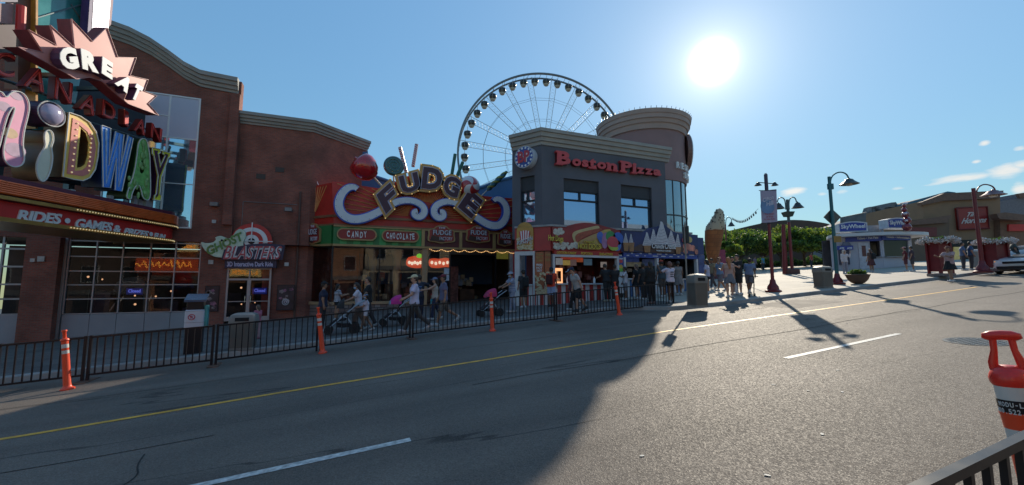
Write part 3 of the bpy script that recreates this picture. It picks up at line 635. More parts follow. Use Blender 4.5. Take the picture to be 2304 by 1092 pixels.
# bowling ball dot and pin
a=Q.p(112,257); rr=abs(Q.p(143,257)[0]-a[0]); BALL=mat('ball lilac',(.36,.34,.50),.18,0,.12,1.5,coat=.6)
m=MB(); m.ball((a[0],-.05,a[1]),(rr*.86,rr*.5,rr*.86*.98),28,18); ob=m.build('ball_dot',BALL,t,smooth=60)
m=MB(); m.X=Matrix.Translation((a[0],0,a[1]))@Matrix.Rotation(rad(90),4,'X'); m.lathe([(rr*.9,.05),(rr*1.02,.05),(rr*1.02,-.7),(rr*.9,-.7)],28); m.build('ball_rim',SIDEP,ob)
m=MB(); m.tube([(a[0]+rr*1.0*math.cos(i*math.pi/16),-.08,a[1]+rr*1.0*math.sin(i*math.pi/16)) for i in range(33)],.02,5); m.build('neon_outline',NEON,ob)
letter('letter_i_pin',[(99,295),(108,292),(116,300),(117,318),(111,332),(115,350),(113,374),(104,400),(95,409),(86,407),(79,388),(79,368),(87,347),(100,330),(96,310)],[],mat('pin cream',(.70,.66,.52),.4,0,.06,2,coat=.3),SIDE,2)
ob=letter('letter_d',[(152,253),(178,262),(199,276),(213,297),(219,322),(217,352),(211,382),(199,400),(184,407),(163,404),(138,398)],[[(180,288),(192,300),(198,320),(196,350),(190,370),(182,376),(171,378)]],mat('letter amber',(.80,.50,.10),.4,0,.08,2),SIDE)
m=MB(); shape(m,[Q.ps([(161,266),(180,275),(197,289),(209,310),(213,335),(207,372),(196,392),(183,397),(148,391)]),Q.ps([(175,281),(194,297),(203,320),(199,355),(193,375),(183,383),(165,385)])],.02,-.052); m.build('inner_band',mat('letter salmon',(.68,.20,.17),.45,0,.1,3),ob)
m=MB()
for i in range(9):
    for (x0_,y0_,x1_,y1_) in ((171,278,158,388),(203,302,197,384)):
        u=i/8; a=Q.p(x0_+(x1_-x0_)*u,y0_+(y1_-y0_)*u); m.ball((a[0],-.06,a[1]),.035,6,4)
m.each('bulb',BULB,ob)
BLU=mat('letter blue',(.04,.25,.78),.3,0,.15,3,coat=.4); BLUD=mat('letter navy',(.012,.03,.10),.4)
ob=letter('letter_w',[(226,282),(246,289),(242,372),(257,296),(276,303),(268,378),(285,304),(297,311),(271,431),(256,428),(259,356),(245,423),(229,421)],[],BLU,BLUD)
m=MB()
for pts in ([(236,290),(236,412),(266,302),(264,420),(291,312)],): m.tube([(p[0],-.055,p[1]) for p in Q.ps(pts)],.03,5)
m.build('neon_stroke',mat('neon pale blue',(.45,.6,.75),.3),ob)
ob=letter('letter_a',[(316,311),(327,314),(331,333),(334,350),(335,380),(336,420),(335,446),(329,452),(318,446),(315,428),(309,415),(301,420),(293,438),(292,450),(281,446),(286,425),(299,390),(305,352),(308,322)],[[(319,357),(323,372),(323,390),(313,391),(314,370)]],mat('letter slime green',(.17,.42,.11),.4,0,.3,5),mat('letter dark green',(.02,.05,.015),.5),2,smooth_h=1)
m=MB(); r=random.Random(2)
for i in range(26):
    a=Q.p(287+44*r.random(),400+48*r.random()) if i%2 else Q.p(309+18*r.random(),318+60*r.random())
    m.ball((a[0],-.04,a[1]),(.05+.05*r.random(),.05,.09+.09*r.random()),7,5)
m.each('slime_drip',mat('letter slime light',(.20,.36,.12),.35,0,.3,6),ob)
ob=letter('letter_y',[(340,332),(359,336),(358,344),(354,347),(359,373),(369,351),(364,347),(365,340),(382,345),(381,352),(376,356),(361,398),(357,437),(361,442),(359,452),(343,450),(345,441),(349,437),(353,395),(344,352),(340,346)],[],mat('letter yellow green',(.78,.72,.05),.4),mat('letter plum',(.07,.015,.05),.45))
m=MB(); shape(m,[Q.ps([(345,338),(354,340),(352,345),(358,380),(369,355),(369,346),(377,348),(357,398),(354,440),(349,446),(350,436),(356,396),(347,352)])],.02,-.052); m.build('inner_band',mat('letter plum',(.07,.015,.05)),ob)
m=MB()
for px in (12,122,178,232,264,318,330,345,353):
    p0=Q.p(px-4,400); p1=Q.p(px+4,400); zt_=Q.p(px,436+px*.02-(12 if px<200 else 0))[1]; m.bx(p0[0],p1[0],.15,.3,Q.p(px,470)[1] if 0 else -.6,zt_)
m.each('support_post',FRAME,t)
# ---- red channel letters CANADIAN
Q,t=mthing('letter_sign','row of eight red channel letters spelling CANADIAN between the star and the big letters','sign',200,230)
RCH=mat('channel red',(.45,.03,.03),.3,.2,.15,4,coat=.4); RIN=mat('channel salmon',(.78,.10,.085),.4)
for ch,bl,br,tl in (('C',(-18,170),(32,178),(-14,112)),('A',(51,193),(98,210),(66,145)),('N',(121,222),(160,236),(125,172)),('A',(176,243),(211,262),(188,205)),('D',(228,259),(258,276),(231,222)),('I',(278,280),(287,287),(279,245)),('A',(300,293),(325,306),(307,262)),('N',(338,308),(362,322),(341,276))):
    p=[Q.p(*x) for x in (bl,br,tl)]; 
    m=MB(); add_text(m,ch,*p,.26,.26,.03); ob=m.build('channel_letter',mat('channel return maroon',(.16,.014,.014),.35,.1,.1,3),t)
    c=(np.array(p[1])+np.array(p[2]))/2; sh=lambda q,k=.94:tuple(c+(np.array(q)-c)*k)
    m=MB(); add_text(m,ch,*[sh(x) for x in p],.025,-.003,.0); m.build('letter_face',RIN,ob)
    m=MB(); add_text(m,ch,*[sh(x,.9) for x in p],.03,-.02,-.035); m.build('neon_tube',RCH,ob)
m=MB()
for y0_,y1_ in ((150,292),(185,318)): 
    a,b=Q.p(-30,y0_),Q.p(365,y1_); m.tube([(a[0],.7,a[1]),(b[0],.7,b[1])],.06,6)
m.each('support_rail',mat('rail teal grey',(.10,.15,.17),.5,.3),t)
# ---- pink star with GREAT
dS=.75; Q,t=mthing('star_sign','pink spiked star sign with white letters reading GREAT above the red letters','sign',198,174,dS)
star=[(38,106),(94,118),(61,67),(124,102),(110,57),(165,108),(158,43),(205,94),(238,62),(262,129),(304,130),(290,170),(331,180),(322,205),(350,216),(331,234),(355,260),(286,234),(256,209),(227,183),(198,174),(168,178),(146,165),(92,135)]
sp2=Q.ps(star,dS); 
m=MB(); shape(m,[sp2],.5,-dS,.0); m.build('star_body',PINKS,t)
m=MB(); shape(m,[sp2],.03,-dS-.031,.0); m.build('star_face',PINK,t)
m=MB(); m.tube([(p[0],-dS-.05,p[1]) for p in sp2+sp2[:1]],.02,5); m.build('neon_outline',mat('neon rose',(.45,.2,.2),.3),t)
PW=mat('letter white',(.68,.68,.68),.4,0,.03,3); PV=mat('letter side purple',(.07,.025,.07),.5)
for ch,bl,br,tl in (('G',(139,158),(178,155),(128,107)),('R',(184,155),(221,166),(180,109)),('E',(227,165),(251,180),(229,127)),('A',(256,188),(284,211),(274,164)),('T',(292,220),(308,229),(306,188))):
    p=[Q.p(*x,dS+.4) for x in (bl,br,tl)]
    m=MB(); add_text(m,ch,*p,.32,-dS-.08,.07); ob=m.build('raised_letter',PV,t)
    m=MB(); add_text(m,ch,*p,.03,-dS-.405,.065); m.build('letter_face',PW,ob)
m=MB()
for px,py in ((120,118),(220,170),(300,200)): a=Q.p(px,py,dS); m.bx(a[0]-.08,a[0]+.08,-dS+.5,2.2,a[1]-.08,a[1]+.08)
m.each('support_arm',mat('rail teal grey',(.10,.15,.17)),t)
# ---- sign tower behind the star
dT=-1.6; Q,t=mthing('sign_tower','tall sign tower with teal glass, silver blade and pink panels rising behind the pink star','sign tower',200,439,dT)
def panel(nm,pts,mm,d,th):
    m=MB(); m.pol(Q.ps(pts,d),-d,-d+th); return m.build(nm,mm,t)
TEAL=mat('teal glass',(.05,.24,.24),.15,0,.35,.9,bump=.2,bscale=6,coat=.5)
g=panel('teal_panel',[(84,-140),(222,-140),(214,30),(198,95),(150,330),(84,300)],TEAL,dT,.3)
m=MB()
for a_,b_ in (((84,40),(214,2)),((160,10),(205,80)),((84,-50),(218,-90))): p0,p1=Q.p(*a_,dT+.02),Q.p(*b_,dT+.02); m.tube([(p0[0],-dT-.02,p0[1]),(p1[0],-dT-.02,p1[1])],.03,5)
m.each('glazing_bar',mat('rail teal grey',(.10,.15,.17)),g)
SILV=mat('brushed silver',(.50,.48,.56),.32,.75,.12,3)
panel('silver_blade',[(221,-160),(262,-160),(244,64),(205,92)],SILV,dT+.5,.25)
panel('blade_edge',[(213,-160),(220,-160),(203,95),(196,90)],mat('blade violet',(.06,.04,.16),.4),dT+.5,.35)
panel('blade_edge',[(263,-160),(270,-160),(250,55),(244,62)],mat('blade plum',(.14,.02,.08),.4),dT+.5,.35)
panel('brown_pylon',[(44,-140),(80,-140),(80,200),(40,200)],mat('pylon brown',(.16,.06,.03),.5,0,.2,1.5),dT+.2,.5)
panel('amber_strip',[(81,-140),(86,-140),(85,290),(80,290)],mat('amber strip',(.45,.20,.03),.35),dT+.4,.4)
panel('pink_panel',[(-120,8),(30,8),(28,53),(-120,53)],mat('panel dusty pink',(.36,.20,.19),.5),dT+.9,.12)
panel('grey_panel',[(-120,-140),(44,-140),(40,5),(-120,5)],mat('panel grey lilac',(.24,.21,.26),.5),dT+.5,.12)
panel('dark_panel',[(-120,56),(38,56),(35,130),(-120,130)],mat('panel plum grey',(.08,.05,.07),.5),dT+.5,.12)
m=MB(); p0,p1=Q.p(45,78,dT+1),Q.p(48,14,dT+1); m.tube([(p0[0],-dT-1,p0[1]),(p1[0],-dT-1,p1[1])],.13,10); m.build('red_post',RED,t)
panel('back_panel',[(60,60),(200,95),(345,240),(345,440),(60,400)],mat('sign back dark',(.028,.035,.045),.6),dT-.2,.2)
m=MB()
for px in (40,200,330):
    a=Q.p(px,300,dT); z0=Q.p(px,470,dT)[1]; m.bx(a[0]-.12,a[0]+.12,-dT+.5,-dT+.75,z0-1.,a[1]+1.5)
m.each('steel_post',mat('rail teal grey',(.10,.15,.17)),t)
# street ride figure at the far left edge: rounded coin-ride capsule in red, blue and gold
c=G(12,752,.15); Q2=c; t=thing('coin_ride','blurred red, blue and gold coin ride standing by the window at the left edge','coin ride',(c[0]+.1,c[1]-6.5 if c[1]>24 else c[1],0))
gx=-10.6; gv=17.0; t.location=(gx,gv,gz(gx)+.15)
m=MB(); m.lathe([(.55,0),(.6,.05),(.6,.42),(.5,.5)],24); m.build('plinth',RED,t,smooth=40)
m=MB(); m.lathe([(.35,.5),(.55,.7),(.6,1.0),(.5,1.3),(.42,1.35)],24); m.build('gold_body',mat('ride gold',(.36,.21,.05),.35,.3),t,smooth=50)
m=MB(); m.lathe([(.42,1.35),(.66,1.55),(.72,1.85),(.66,2.0)],24); m.build('red_seat',RED,t,smooth=50)
m=MB(); m.lathe([(.66,2.0),(.76,2.12),(.74,2.35),(.6,2.45)],24); m.build('blue_band',mat('ride blue',(.03,.05,.20),.35),t,smooth=50)
m=MB(); m.lathe([(.6,2.45),(.66,2.7),(.5,3.0),(.25,3.2),(.001,3.25)],24); m.build('red_dome',RED,t,smooth=60)
# ================================================================== FUDGE SHOP
fo=V(747,600,25.2); F=PL((fo[0],25.2,gz(fo[0])+.1)); CH=PL(F.O,rad(-45))
t=fud=F.thing('candy_shop','red candy and fudge shop with sunburst parapet, green striped band and wide shop windows','shop')
def Z4(x,y): return (660+x*.25641,310+y*.25641)
def Z5(x,y): return (660+x*.2257,540+y*.2257)
def bxp(m,P,x0,x1,y0,y1,ya,yb,d=0.):
    a=P.p(x0,(y0+y1)/2,d)[0]; b=P.p(x1,(y0+y1)/2,d)[0]; z1=P.p((x0+x1)/2,y0,d)[1]; z0=P.p((x0+x1)/2,y1,d)[1]; m.bx(a,b,ya,yb,z0,z1); return a,b,z0,z1
def onC(m,fn): # run fn with the chamfer's frame
    m.X=Matrix.Rotation(rad(-45),4,'Z'); fn(m); m.X=None
TAN=mat('tan trim',(.36,.23,.13),.55,0,.1,3); MARO=mat('maroon trim',(.09,.014,.018),.5,0,.1,3)
xr=F.p(1162,500)[0]; ch0=CH.p(674,520)[0]
zg1=F.p(747,483)[1]; zg0=zg1-.14; zb1=F.p(747,507)[1]; zb0=F.p(747,549)[1]
SHR=mat('parapet red',(.48,.026,.016),.5,0,.25,1.2)
m=MB(); top=[F.p(*q) for q in [(747,409),(770,410),(800,416),(850,424),(870,420),(905,400),(950,388),(1000,398),(1045,422),(1080,440),(1110,444),(1162,447)]]
m.pol([(0,zb1),(xr,zb1)]+[(x,z) for x,z in top[::-1]],0,.4)
tz=top[0][1]
onC(m,lambda m:m.pol([(ch0,zb1),(-.003,zb1),(-.003,tz),(ch0,CH.p(680,424)[1])],0,.4))
m.build('parapet',SHR,t)
# sunburst rays: thin gilded fillets
m=MB()
def rayset(P,m,cx,cy,a0,a1,n,r0,r1,clip=None):
    c=P.p(cx,cy)
    for i in range(n):
        a=rad(a0+(a1-a0)*i/(n-1)); k=r1 if not clip else min(r1,clip(a,c)); 
        if k<=r0: continue
        p=(c[0]+r0*math.cos(a),c[1]+r0*math.sin(a)); q=(c[0]+k*math.cos(a),c[1]+k*math.sin(a)); m.tube([(p[0],-.02,p[1]),(q[0],-.02,q[1])],.032,4)
def clipF(a,c):
    k=.1
    while k<7:
        x,z=c[0]+k*math.cos(a),c[1]+k*math.sin(a)
        if x<.05 or x>xr-.1 or z<zg1+.06: return k-.08
        if z>np.interp(x,[p[0] for p in top],[p[1] for p in top])-.08: return k-.08
        k+=.06
    return k
rayset(F,m,955,490,3,177,46,1.0,7,clipF)
def clipC(a,c):
    k=.1
    while k<5:
        x,z=c[0]+k*math.cos(a),c[1]+k*math.sin(a)
        if x<ch0+.06 or x>-.06 or z>np.interp(x,[ch0,0],[CH.p(680,424)[1],tz])-.08: return k-.08
        k+=.06
    return k
onC(m,lambda m:rayset(CH,m,708,482,62,118,9,.15,5,clipC))
m.build('sunburst_fillet',mat('ray gold',(.60,.24,.08),.5,.1,.15,3),t)['kind']='stuff'
m=MB(); m.bx(0,xr,-.10,-.002,zg0,zg1); m.bx(-.0,xr,-.10,-.002,zb1-.0,zb1+.1); onC(m,lambda m:(m.bx(ch0,.04,-.10,-.002,zg0,zg1),m.bx(ch0,.04,-.10,-.002,zb1,zb1+.1)))
m.build('gold_moulding',mat('moulding bronze',(.22,.10,.05),.5,.1,.15,3),t)
# green striped band with gold frame
xg=F.p(950,530)[0]; GR1=mat('band green',(.05,.32,.09),.5,0,.08,2); GR2=mat('band dark green',(.025,.17,.045),.5,0,.08,2)
m=MB(); m2=MB(); n=14
for i in range(n): (m if i%2 else m2).bx(xg*i/n,xg*(i+1)/n,-.12,.3,zb0,zb1-.003)
onC(m2,lambda m:m.bx(ch0,-.04,-.12,.3,zb0,zb1-.003))
m.build('green_band',GR1,t); m2.build('dark_green_band',GR2,t)
zr0=F.p(1050,556)[1]
m=MB(); m.bx(xg,xr,-.10,.3,zb0,zb1-.003); m.each('sign_band',MARO,t)
m=MB(); GT=mat('gilt frame',(.36,.24,.10),.5,.15,.1,3)
m.bx(0,xr,-.20,-.002,zb0-.12,zb0-.002); onC(m,lambda m:m.bx(ch0,.03,-.2,-.002,zb0-.12,zb0-.002))
m.bx(0,xg-.1,-.19,-.121,zb1-.08,zb1-.004)
for px in (951,1035,1110): a=F.p(px,535)[0]; m.bx(a-.09,a+.09,-.22,-.101,zb0,zb1-.01)
m.bx(xg+.1,xr,-.18,-.101,zb1-.09,zb1-.01)
m.build('gilt_frame',GT,t)
# shop windows
zt1=zb0-.13; zs=F.p(850,678)[1]; 
m=MB(); xa=F.p(949,620)[0]; xb=F.p(961,620)[0]; xc=F.p(1012,620)[0]; xd=F.p(1115,620)[0]
zb=-1.4; onC(m,lambda m:m.bx(ch0,ch0+.42,-.08,.25,zs-.12,zt1))
m.bx(xa,xb,-.10,.25,-.2,zt1); m.each('tan_pillar',TAN,t)
m=MB(); m.bx(0,xa,-.14,.2,zs-.16,zs); onC(m,lambda m:m.bx(ch0,.05,-.14,.2,zs-.16,zs)); m.build('window_ledge',TAN,t)
m=MB(); m.bx(0,xa,-.06,.2,zb,zs-.163); onC(m,lambda m:m.bx(ch0,.02,-.06,.2,zb,zs-.163))
m.build('stone_base',brick('stone base',(.16,.10,.09),(.24,.20,.19),(.06,.05,.05),.35,.2,.8,.02,.5),t)
m=MB(); 
for px in (853,): a=F.p(px,620)[0]; m.bx(a-.035,a+.035,-.02,.06,zs,zt1)
m.bx(-.05,.05,-.03,.06,zs,zt1); m.bx(xc-.05,xc+.05,-.03,.06,.0,zt1); m.bx(xd-.05,xd+.05,-.03,.06,.2,zt1); m.bx(xc+.05,xd-.05,-.02,.06,zt1-.3,zt1); m.bx(0.05,xa,-.02,.06,zt1-.06,zt1)
onC(m,lambda m:(m.bx(ch0+.42,ch0+.48,-.02,.06,zs,zt1),m.bx(ch0+.48,-.06,-.02,.06,zt1-.06,zt1)))
wf=m.build('window_frame',BLACK,t)
m=MB(); m.sheet([(.05,.02,zs),(xa,.02,zs),(xa,.02,zt1),(.05,.02,zt1)]); m.sheet([(xb,.02,.1),(xc-.05,.02,.1),(xc-.05,.02,zt1),(xb,.02,zt1)]); m.sheet([(xd+.05,.02,.6),(xr-.5,.02,.6),(xr-.5,.02,zt1),(xd+.05,.02,zt1)])
onC(m,lambda m:m.sheet([(ch0+.48,.02,zs),(-.06,.02,zs),(-.06,.02,zt1),(ch0+.48,.02,zt1)])); m.each('pane',glass('fudge glass',(.8,.82,.84),1.65),wf)
m=MB(); m.bx(xr-.5,xr+.6,-.05,.3,.2,zt1); m.build('white_pillar',mat('pillar grey white',(.40,.40,.43),.5),t)
a=F.p(1155,620)[0]; m=MB(); m.tube([(a,-.16,.6),(a,-.16,zt1)],.09,10); m.build('red_pole',mat('pole crimson',(.30,.01,.03),.4),t)
m=MB(); m.bx(xd+.05,xr-.5,-.05,.2,-.2,.6); m.build('stall_riser',MARO,t)
# interior: back wall, floor, shelves, columns, jars
IW=mat('shop interior',(.07,.055,.045),.8,0,.5,1.)
m=MB(); X0=ch0*.7-1; m.sheet([(X0,7,zb),(xr+2,7,zb),(xr+2,7,zt1+.3),(X0,7,zt1+.3)]); m.sheet([(X0,.35,zt1+.02),(xr+2,.35,zt1+.02),(xr+2,7,zt1+.02),(X0,7,zt1+.02)]); m.sheet([(X0,.2,-.15),(xr+2,.2,.5),(xr+2,7,.5),(X0,7,-.15)]); m.sheet([(xr+.3,.35,zb),(xr+.3,7,zb),(xr+.3,7,zt1),(xr+.3,.35,zt1)]); m.sheet([(X0,.9,zb),(X0,7,zb),(X0,7,zt1),(X0,.9,zt1)])
m.build('interior',IW,t)
r=random.Random(11); m=MB()
for i in range(7): x=.6+i*1.25; m.bx(x,x+1.05,2.6+.5*(i%2),3.0+.5*(i%2),-.15,1.3+.5*r.random())
m.each('display_shelf',mat('shelf wood',(.10,.05,.03),.6,0,.4,2),t)
for nm,c in (('sweet_box',(.35,.12,.08)),('sweet_jar',(.40,.34,.22)),('sweet_bag',(.25,.28,.34))):
    m=MB()
    for i in range(22): x=.3+9.*r.random(); z=.5+1.6*r.random(); w=.06+.12*r.random(); y=2.3+1.2*r.random(); m.rbx(x,x+w*2,y,y+.2,z,z+w*2.4,.02)
    m.each(nm,mat(nm,c,.5,0,.5,2),t)
COLM=mat('plaster column',(.30,.25,.17),.7,0,.15,2)
m=MB(); 
for px in (838,893): 
    a=F.p(px,620,-2.)[0]; m.lathe([(.55,2.4),(.42,2.7),(.30,3.0),(.28,4.6),(.4,4.75),(.45,4.9)],16,(a,2.,-.6)) if 0 else m.lathe([(.35,.4),(.24,.6),(.22,zt1-.5),(.36,zt1-.15),(.40,zt1)],16,(a,2.,0))
m.each('interior_column',COLM,t,smooth=40)
ORN=mat('neon orange sign',(.5,.06,.02),.5,0,.1,3,emit=.30,ecol=(1,.11,.03))
for pts in ([(913,595),(916,580),(928,577),(940,576),(952,578),(952,602),(940,604),(930,603),(920,601)],[(964,584),(975,581),(990,583),(1000,580),(1012,582),(1013,602),(1000,601),(985,604),(966,602)]):
    m=MB(); shape(m,[smooth_poly(F.ps(pts,-.3),1)],.05,.3); ob=m.build('neon_sign',ORN,t)
    m=MB(); r2=random.Random(4); cxs=[p[0] for p in pts]; 
    for i in range(5):
        a=F.p(min(cxs)+8+(max(cxs)-min(cxs)-14)*i/4,591+2*(i%2),-.25); m.ball((a[0],.27,a[1]),(.09,.03,.11),8,6)
    m.each('neon_squiggle',mat('neon white',(.7,.6,.5),.5,0,0,emit=.6,ecol=(1,.8,.6)),ob)
m=MB(); shape(m,[smooth_poly(F.ps([(936,577),(941,570),(950,573),(957,571),(950,580),(941,581)],-.25),1)],.04,.25); m.build('neon_leaf',mat('neon green',(.1,.4,.03),.5,0,0,emit=.3,ecol=(.3,1,.05)),t)
m=MB(); a0,b0,z0,z1=bxp(m,F,1118,1144,566,583,.25,.3,-.2); m.build('yellow_menu',mat('menu yellow green',(.35,.33,.06),.5,0,.4,4,emit=.12),t)
m=MB(); bxp(m,F,999,1011,604,617,-.02,-.0,0); bxp(m,F,999,1011,619,632,-.02,-.0,0); m.each('door_notice',mat('notice paper',(.45,.5,.6),.6,0,.15,9),t)
m=MB(); bxp(m,F,1013,1031,600,680,1.2,1.7,-1.2); m.build('postcard_rack',mat('rack brown',(.14,.06,.05),.6,0,.6,7),t)
m=MB(); r=random.Random(9)
for i in range(60):
    x=xb+.1+(xr-xb-.2)*i/59; m.ball((x,-.22,zb0-.15-.12*abs(math.sin(i*.42))),.028,6,4)
m.build('fairy_light_row',mat('fairy light',(.9,.6,.3),.5,0,0,emit=.9,ecol=(1,.55,.2)),t)['kind']='stuff'
m=MB()
for px,py in ((698,636),(700,610),(738,640)): a=F.p(px,py,-2); m.ball((a[0],2.,a[1]),.13,8,6)
m.each('interior_lamp',mat('interior lamp',(.9,.7,.4),.5,0,0,emit=.9,ecol=(1,.75,.45)),t)
# ---- oval signs
for s_,x0,x1,y0,y1,lab in (('CANDY',757,848,517,540,'red rounded sign board reading CANDY on the green striped band'),('CHOCOLATE',858,943,521,544,'red rounded sign board reading CHOCOLATE on the green striped band')):
    p0=F.p(x0,y1,.2);p1=F.p(x1,y0,.2); Q=F.at(p0[0],p0[1]); w,h=p1[0]-p0[0],p1[1]-p0[1]; ts=Q.thing('shop_sign',lab,'sign',None)
    def stad(w,h,o): 
        R=h/2-o; return [(w-h/2+R*math.cos(rad(-90+15*i)),h/2+R*math.sin(rad(-90+15*i))) for i in range(13)]+[(h/2+R*math.cos(rad(90+15*i)),h/2+R*math.sin(rad(90+15*i))) for i in range(13)]
    m=MB(); shape(m,[stad(w,h,0),stad(w,h,.07)],.12,-.32); m.build('gilt_rim',GT,ts)
    m=MB(); shape(m,[stad(w,h,.071)],.1,-.29); m.build('board',mat('sign deep red',(.26,.016,.012),.45,0,.1,2),ts)
    m=MB(); n=len(s_); x=h*.75 if s_=='CANDY' else h*.35; wt=w-2*x
    for i,c in enumerate(s_):
        cx=x+wt*(i+.5)/n; hw=min(wt/n*.34,h*.2); hh=h*(.24 if i%2 else .28); k=.12*(-1)**i*hh; add_text(m,c,(cx-hw,h*.5-hh+.03*(-1)**i),(cx+hw,h*.5-hh+.03*(-1)**i+k*.4),(cx-hw-k,h*.5+hh),.03,-.292,.035)
    m.build('lettering',WL,ts)
# ---- small FUDGE badges
def badge(P,px,py,w,h,lab,d=.16):
    a=P.p(px,py,d); Q=P.at(a[0],a[1]-h/2); ts=Q.thing('shop_badge',lab,'sign','small fudge badges along the shop front'); H=h
    out=[(-.50*w,.22*H),(-.46*w,.10*H),(-.2*w,.06*H),(0,0),(.2*w,.06*H),(.46*w,.10*H),(.50*w,.22*H),(.46*w,.5*H),(.48*w,.74*H),(.28*w,.80*H),(.18*w,.96*H),(0,1.*H),(-.18*w,.96*H),(-.28*w,.80*H),(-.48*w,.74*H),(-.46*w,.5*H)]
    m=MB(); shape(m,[smooth_poly(out,1)],.12,-d-.1); m.build('gilt_edge',GT,ts)
    sh=[(x*.9,H*.5+(z-H*.5)*.88) for x,z in out]
    m=MB(); shape(m,[smooth_poly(sh,1)],.03,-d-.131); m.build('board',mat('badge red',(.28,.025,.02),.45,0,.2,3),ts)
    m=MB(); shape(m,[[(-.42*w,.14*H),(.1*w,.08*H),(.1*w,.30*H),(-.35*w,.42*H)]],.02,-d-.152); m.build('fudge_block',mat('fudge brown',(.05,.02,.015),.5),ts)
    m=MB(); add_text(m,'FUDGE',(-.33*w,.44*H),(.36*w,.44*H),(-.33*w,.74*H),.03,-d-.14,.06); m.build('lettering_outline',mat('badge dark',(.03,.012,.02),.5),ts)
    m=MB(); add_text(m,'FUDGE',(-.31*w,.46*H),(.34*w,.46*H),(-.31*w,.72*H),.03,-d-.155,.01); add_text(m,'FACTORY',(-.08*w,.18*H),(.38*w,.18*H),(-.08*w,.36*H),.02,-d-.155,.0); add_text(m,'THE',(-.12*w,.80*H),(.12*w,.80*H),(-.12*w,.90*H),.02,-d-.135,.02); m.build('lettering',mat('badge lilac white',(.58,.55,.62),.45),ts)
badge(CH,707,527,1.15,1.25,'small red FUDGE badge at the left corner of the candy shop, nearest the brick wall')
badge(F,993,528,1.75,1.15,'small red FUDGE badge just right of the green striped band')
badge(F,1075,528,1.65,1.15,'small red FUDGE badge over the shop doorway, third from the left')
badge(F,1135,536,1.05,1.15,'small red FUDGE badge at the right end, beside the popcorn kiosk')
# ---- big FUDGE letters on an arch
Q=F.at(*F.p(950,480)); t=Q.thing('letter_sign','big arched purple letters reading FUDGE with gold bulb borders over the candy shop','sign')
PUR=mat('letter aubergine',(.060,.014,.030),.45,0,.15,3); GBK=mat('letter gold backing',(.52,.28,.08),.45,.1,.2,3); LVN=mat('letter lavender edge',(.40,.37,.48),.4)
for ch,bl,br,tl in (('F',(812,672),(930,560),(728,505)),('U',(958,498),(1118,452),(922,345)),('D',(1120,445),(1292,462),(1142,258)),('G',(1300,478),(1432,540),(1345,315)),('E',(1440,610),(1560,712),(1545,455))):
    p=[Q.p(*Z4(*x),.55) for x in (bl,br,tl)]
    c0=(np.array(p[1])+np.array(p[2]))/2; lg=lambda q,k:tuple(c0+(np.array(q)-c0)*k)
    m=MB(); add_text(m,ch,*[lg(x,1.30) for x in p],.25,-.30,.15); ob=m.build('gold_backing',GBK,t)
    m=MB(); add_text(m,ch,*[lg(x,1.06) for x in p],.06,-.551,.075); m.build('letter_edge',LVN,ob)
    m=MB(); add_text(m,ch,*[lg(x,.99) for x in p],.06,-.59,.035); m.build('letter_face',PUR,ob)
    a_,fs_,_=text_geo(ch,.115); p=[lg(x,1.25) for x in p]; q=np.array(p[0])+a_[:,:1]*(np.array(p[1])-p[0])+a_[:,1:2]*(np.array(p[2])-p[0]); 
    rim=[i for i in range(len(a_)) if a_[i,2]>.49]; m=MB()
    c=q[rim].mean(0); out_=q[rim]; k=0
    for i in range(0,len(out_),max(1,len(out_)//22)): m.ball((out_[i,0],-.56,out_[i,1]),.03,6,4)
    m.each('lamp_bulb',BULB,ob)
# ---- scroll ornaments
def scroll(pts,ws,lab):
    P_=[F.p(*Z4(*p),.3) for p in pts]; P_=smooth_poly(P_,2,False); n=len(P_); W=[np.interp(i/(n-1),np.linspace(0,1,len(ws)),ws) for i in range(n)]
    c=P_[len(P_)//3]; Q=F.at(c[0],min(p[1] for p in P_)); ts=Q.thing('scroll_ornament',lab,'ornament','scroll ornaments on the shop parapet')
    L_=[(p[0]-c[0],p[1]-min(p[1] for p in P_)) for p in P_]
    m=MB(); shape(m,[ribbon(L_,[w*1.10 for w in W])],.30,-.50); m.build('blue_return',mat('scroll blue',(.02,.08,.45),.4,0,.1,2),ts)
    m=MB(); shape(m,[ribbon(L_,[w*.84 for w in W])],.03,-.532); m.build('white_face',mat('scroll white',(.60,.62,.66),.45,0,.06,2),ts)
    m=MB()
    for i in range(2,n-2,2):
        d=np.array(L_[i+1])-np.array(L_[i-1]); d/=np.linalg.norm(d); nn=np.array([-d[1],d[0]]); q=np.array(L_[i])-nn*W[i]*.30; m.ball((q[0],-.53,q[1]),.022,5,3)
    m.each('lamp_bulb',mat('bulb dark',(.05,.05,.06),.3),ts)
scroll([(560,455),(535,438),(480,442),(420,500),(392,590),(425,680),(520,728),(640,708),(760,650),(860,585),(960,553),(1060,560),(1135,605),(1150,660),(1110,705),(1060,690),(1052,655),(1085,648)],[.34,.34,.42,.46,.5,.52,.52,.5,.46,.42,.4,.42,.46,.44,.4,.34,.3],'left white and blue scroll ornament on the red parapet, beside the letter F')
scroll([(1280,655),(1310,655),(1315,700),(1260,712),(1222,660),(1245,595),(1330,562),(1420,575),(1520,640),(1620,720),(1720,778),(1810,775),(1862,700),(1862,610),(1820,550),(1770,538),(1750,560)],[.3,.34,.4,.44,.46,.44,.42,.42,.46,.5,.54,.54,.5,.46,.42,.34,.3],'right white and blue scroll ornament on the red parapet, beside the letter E')
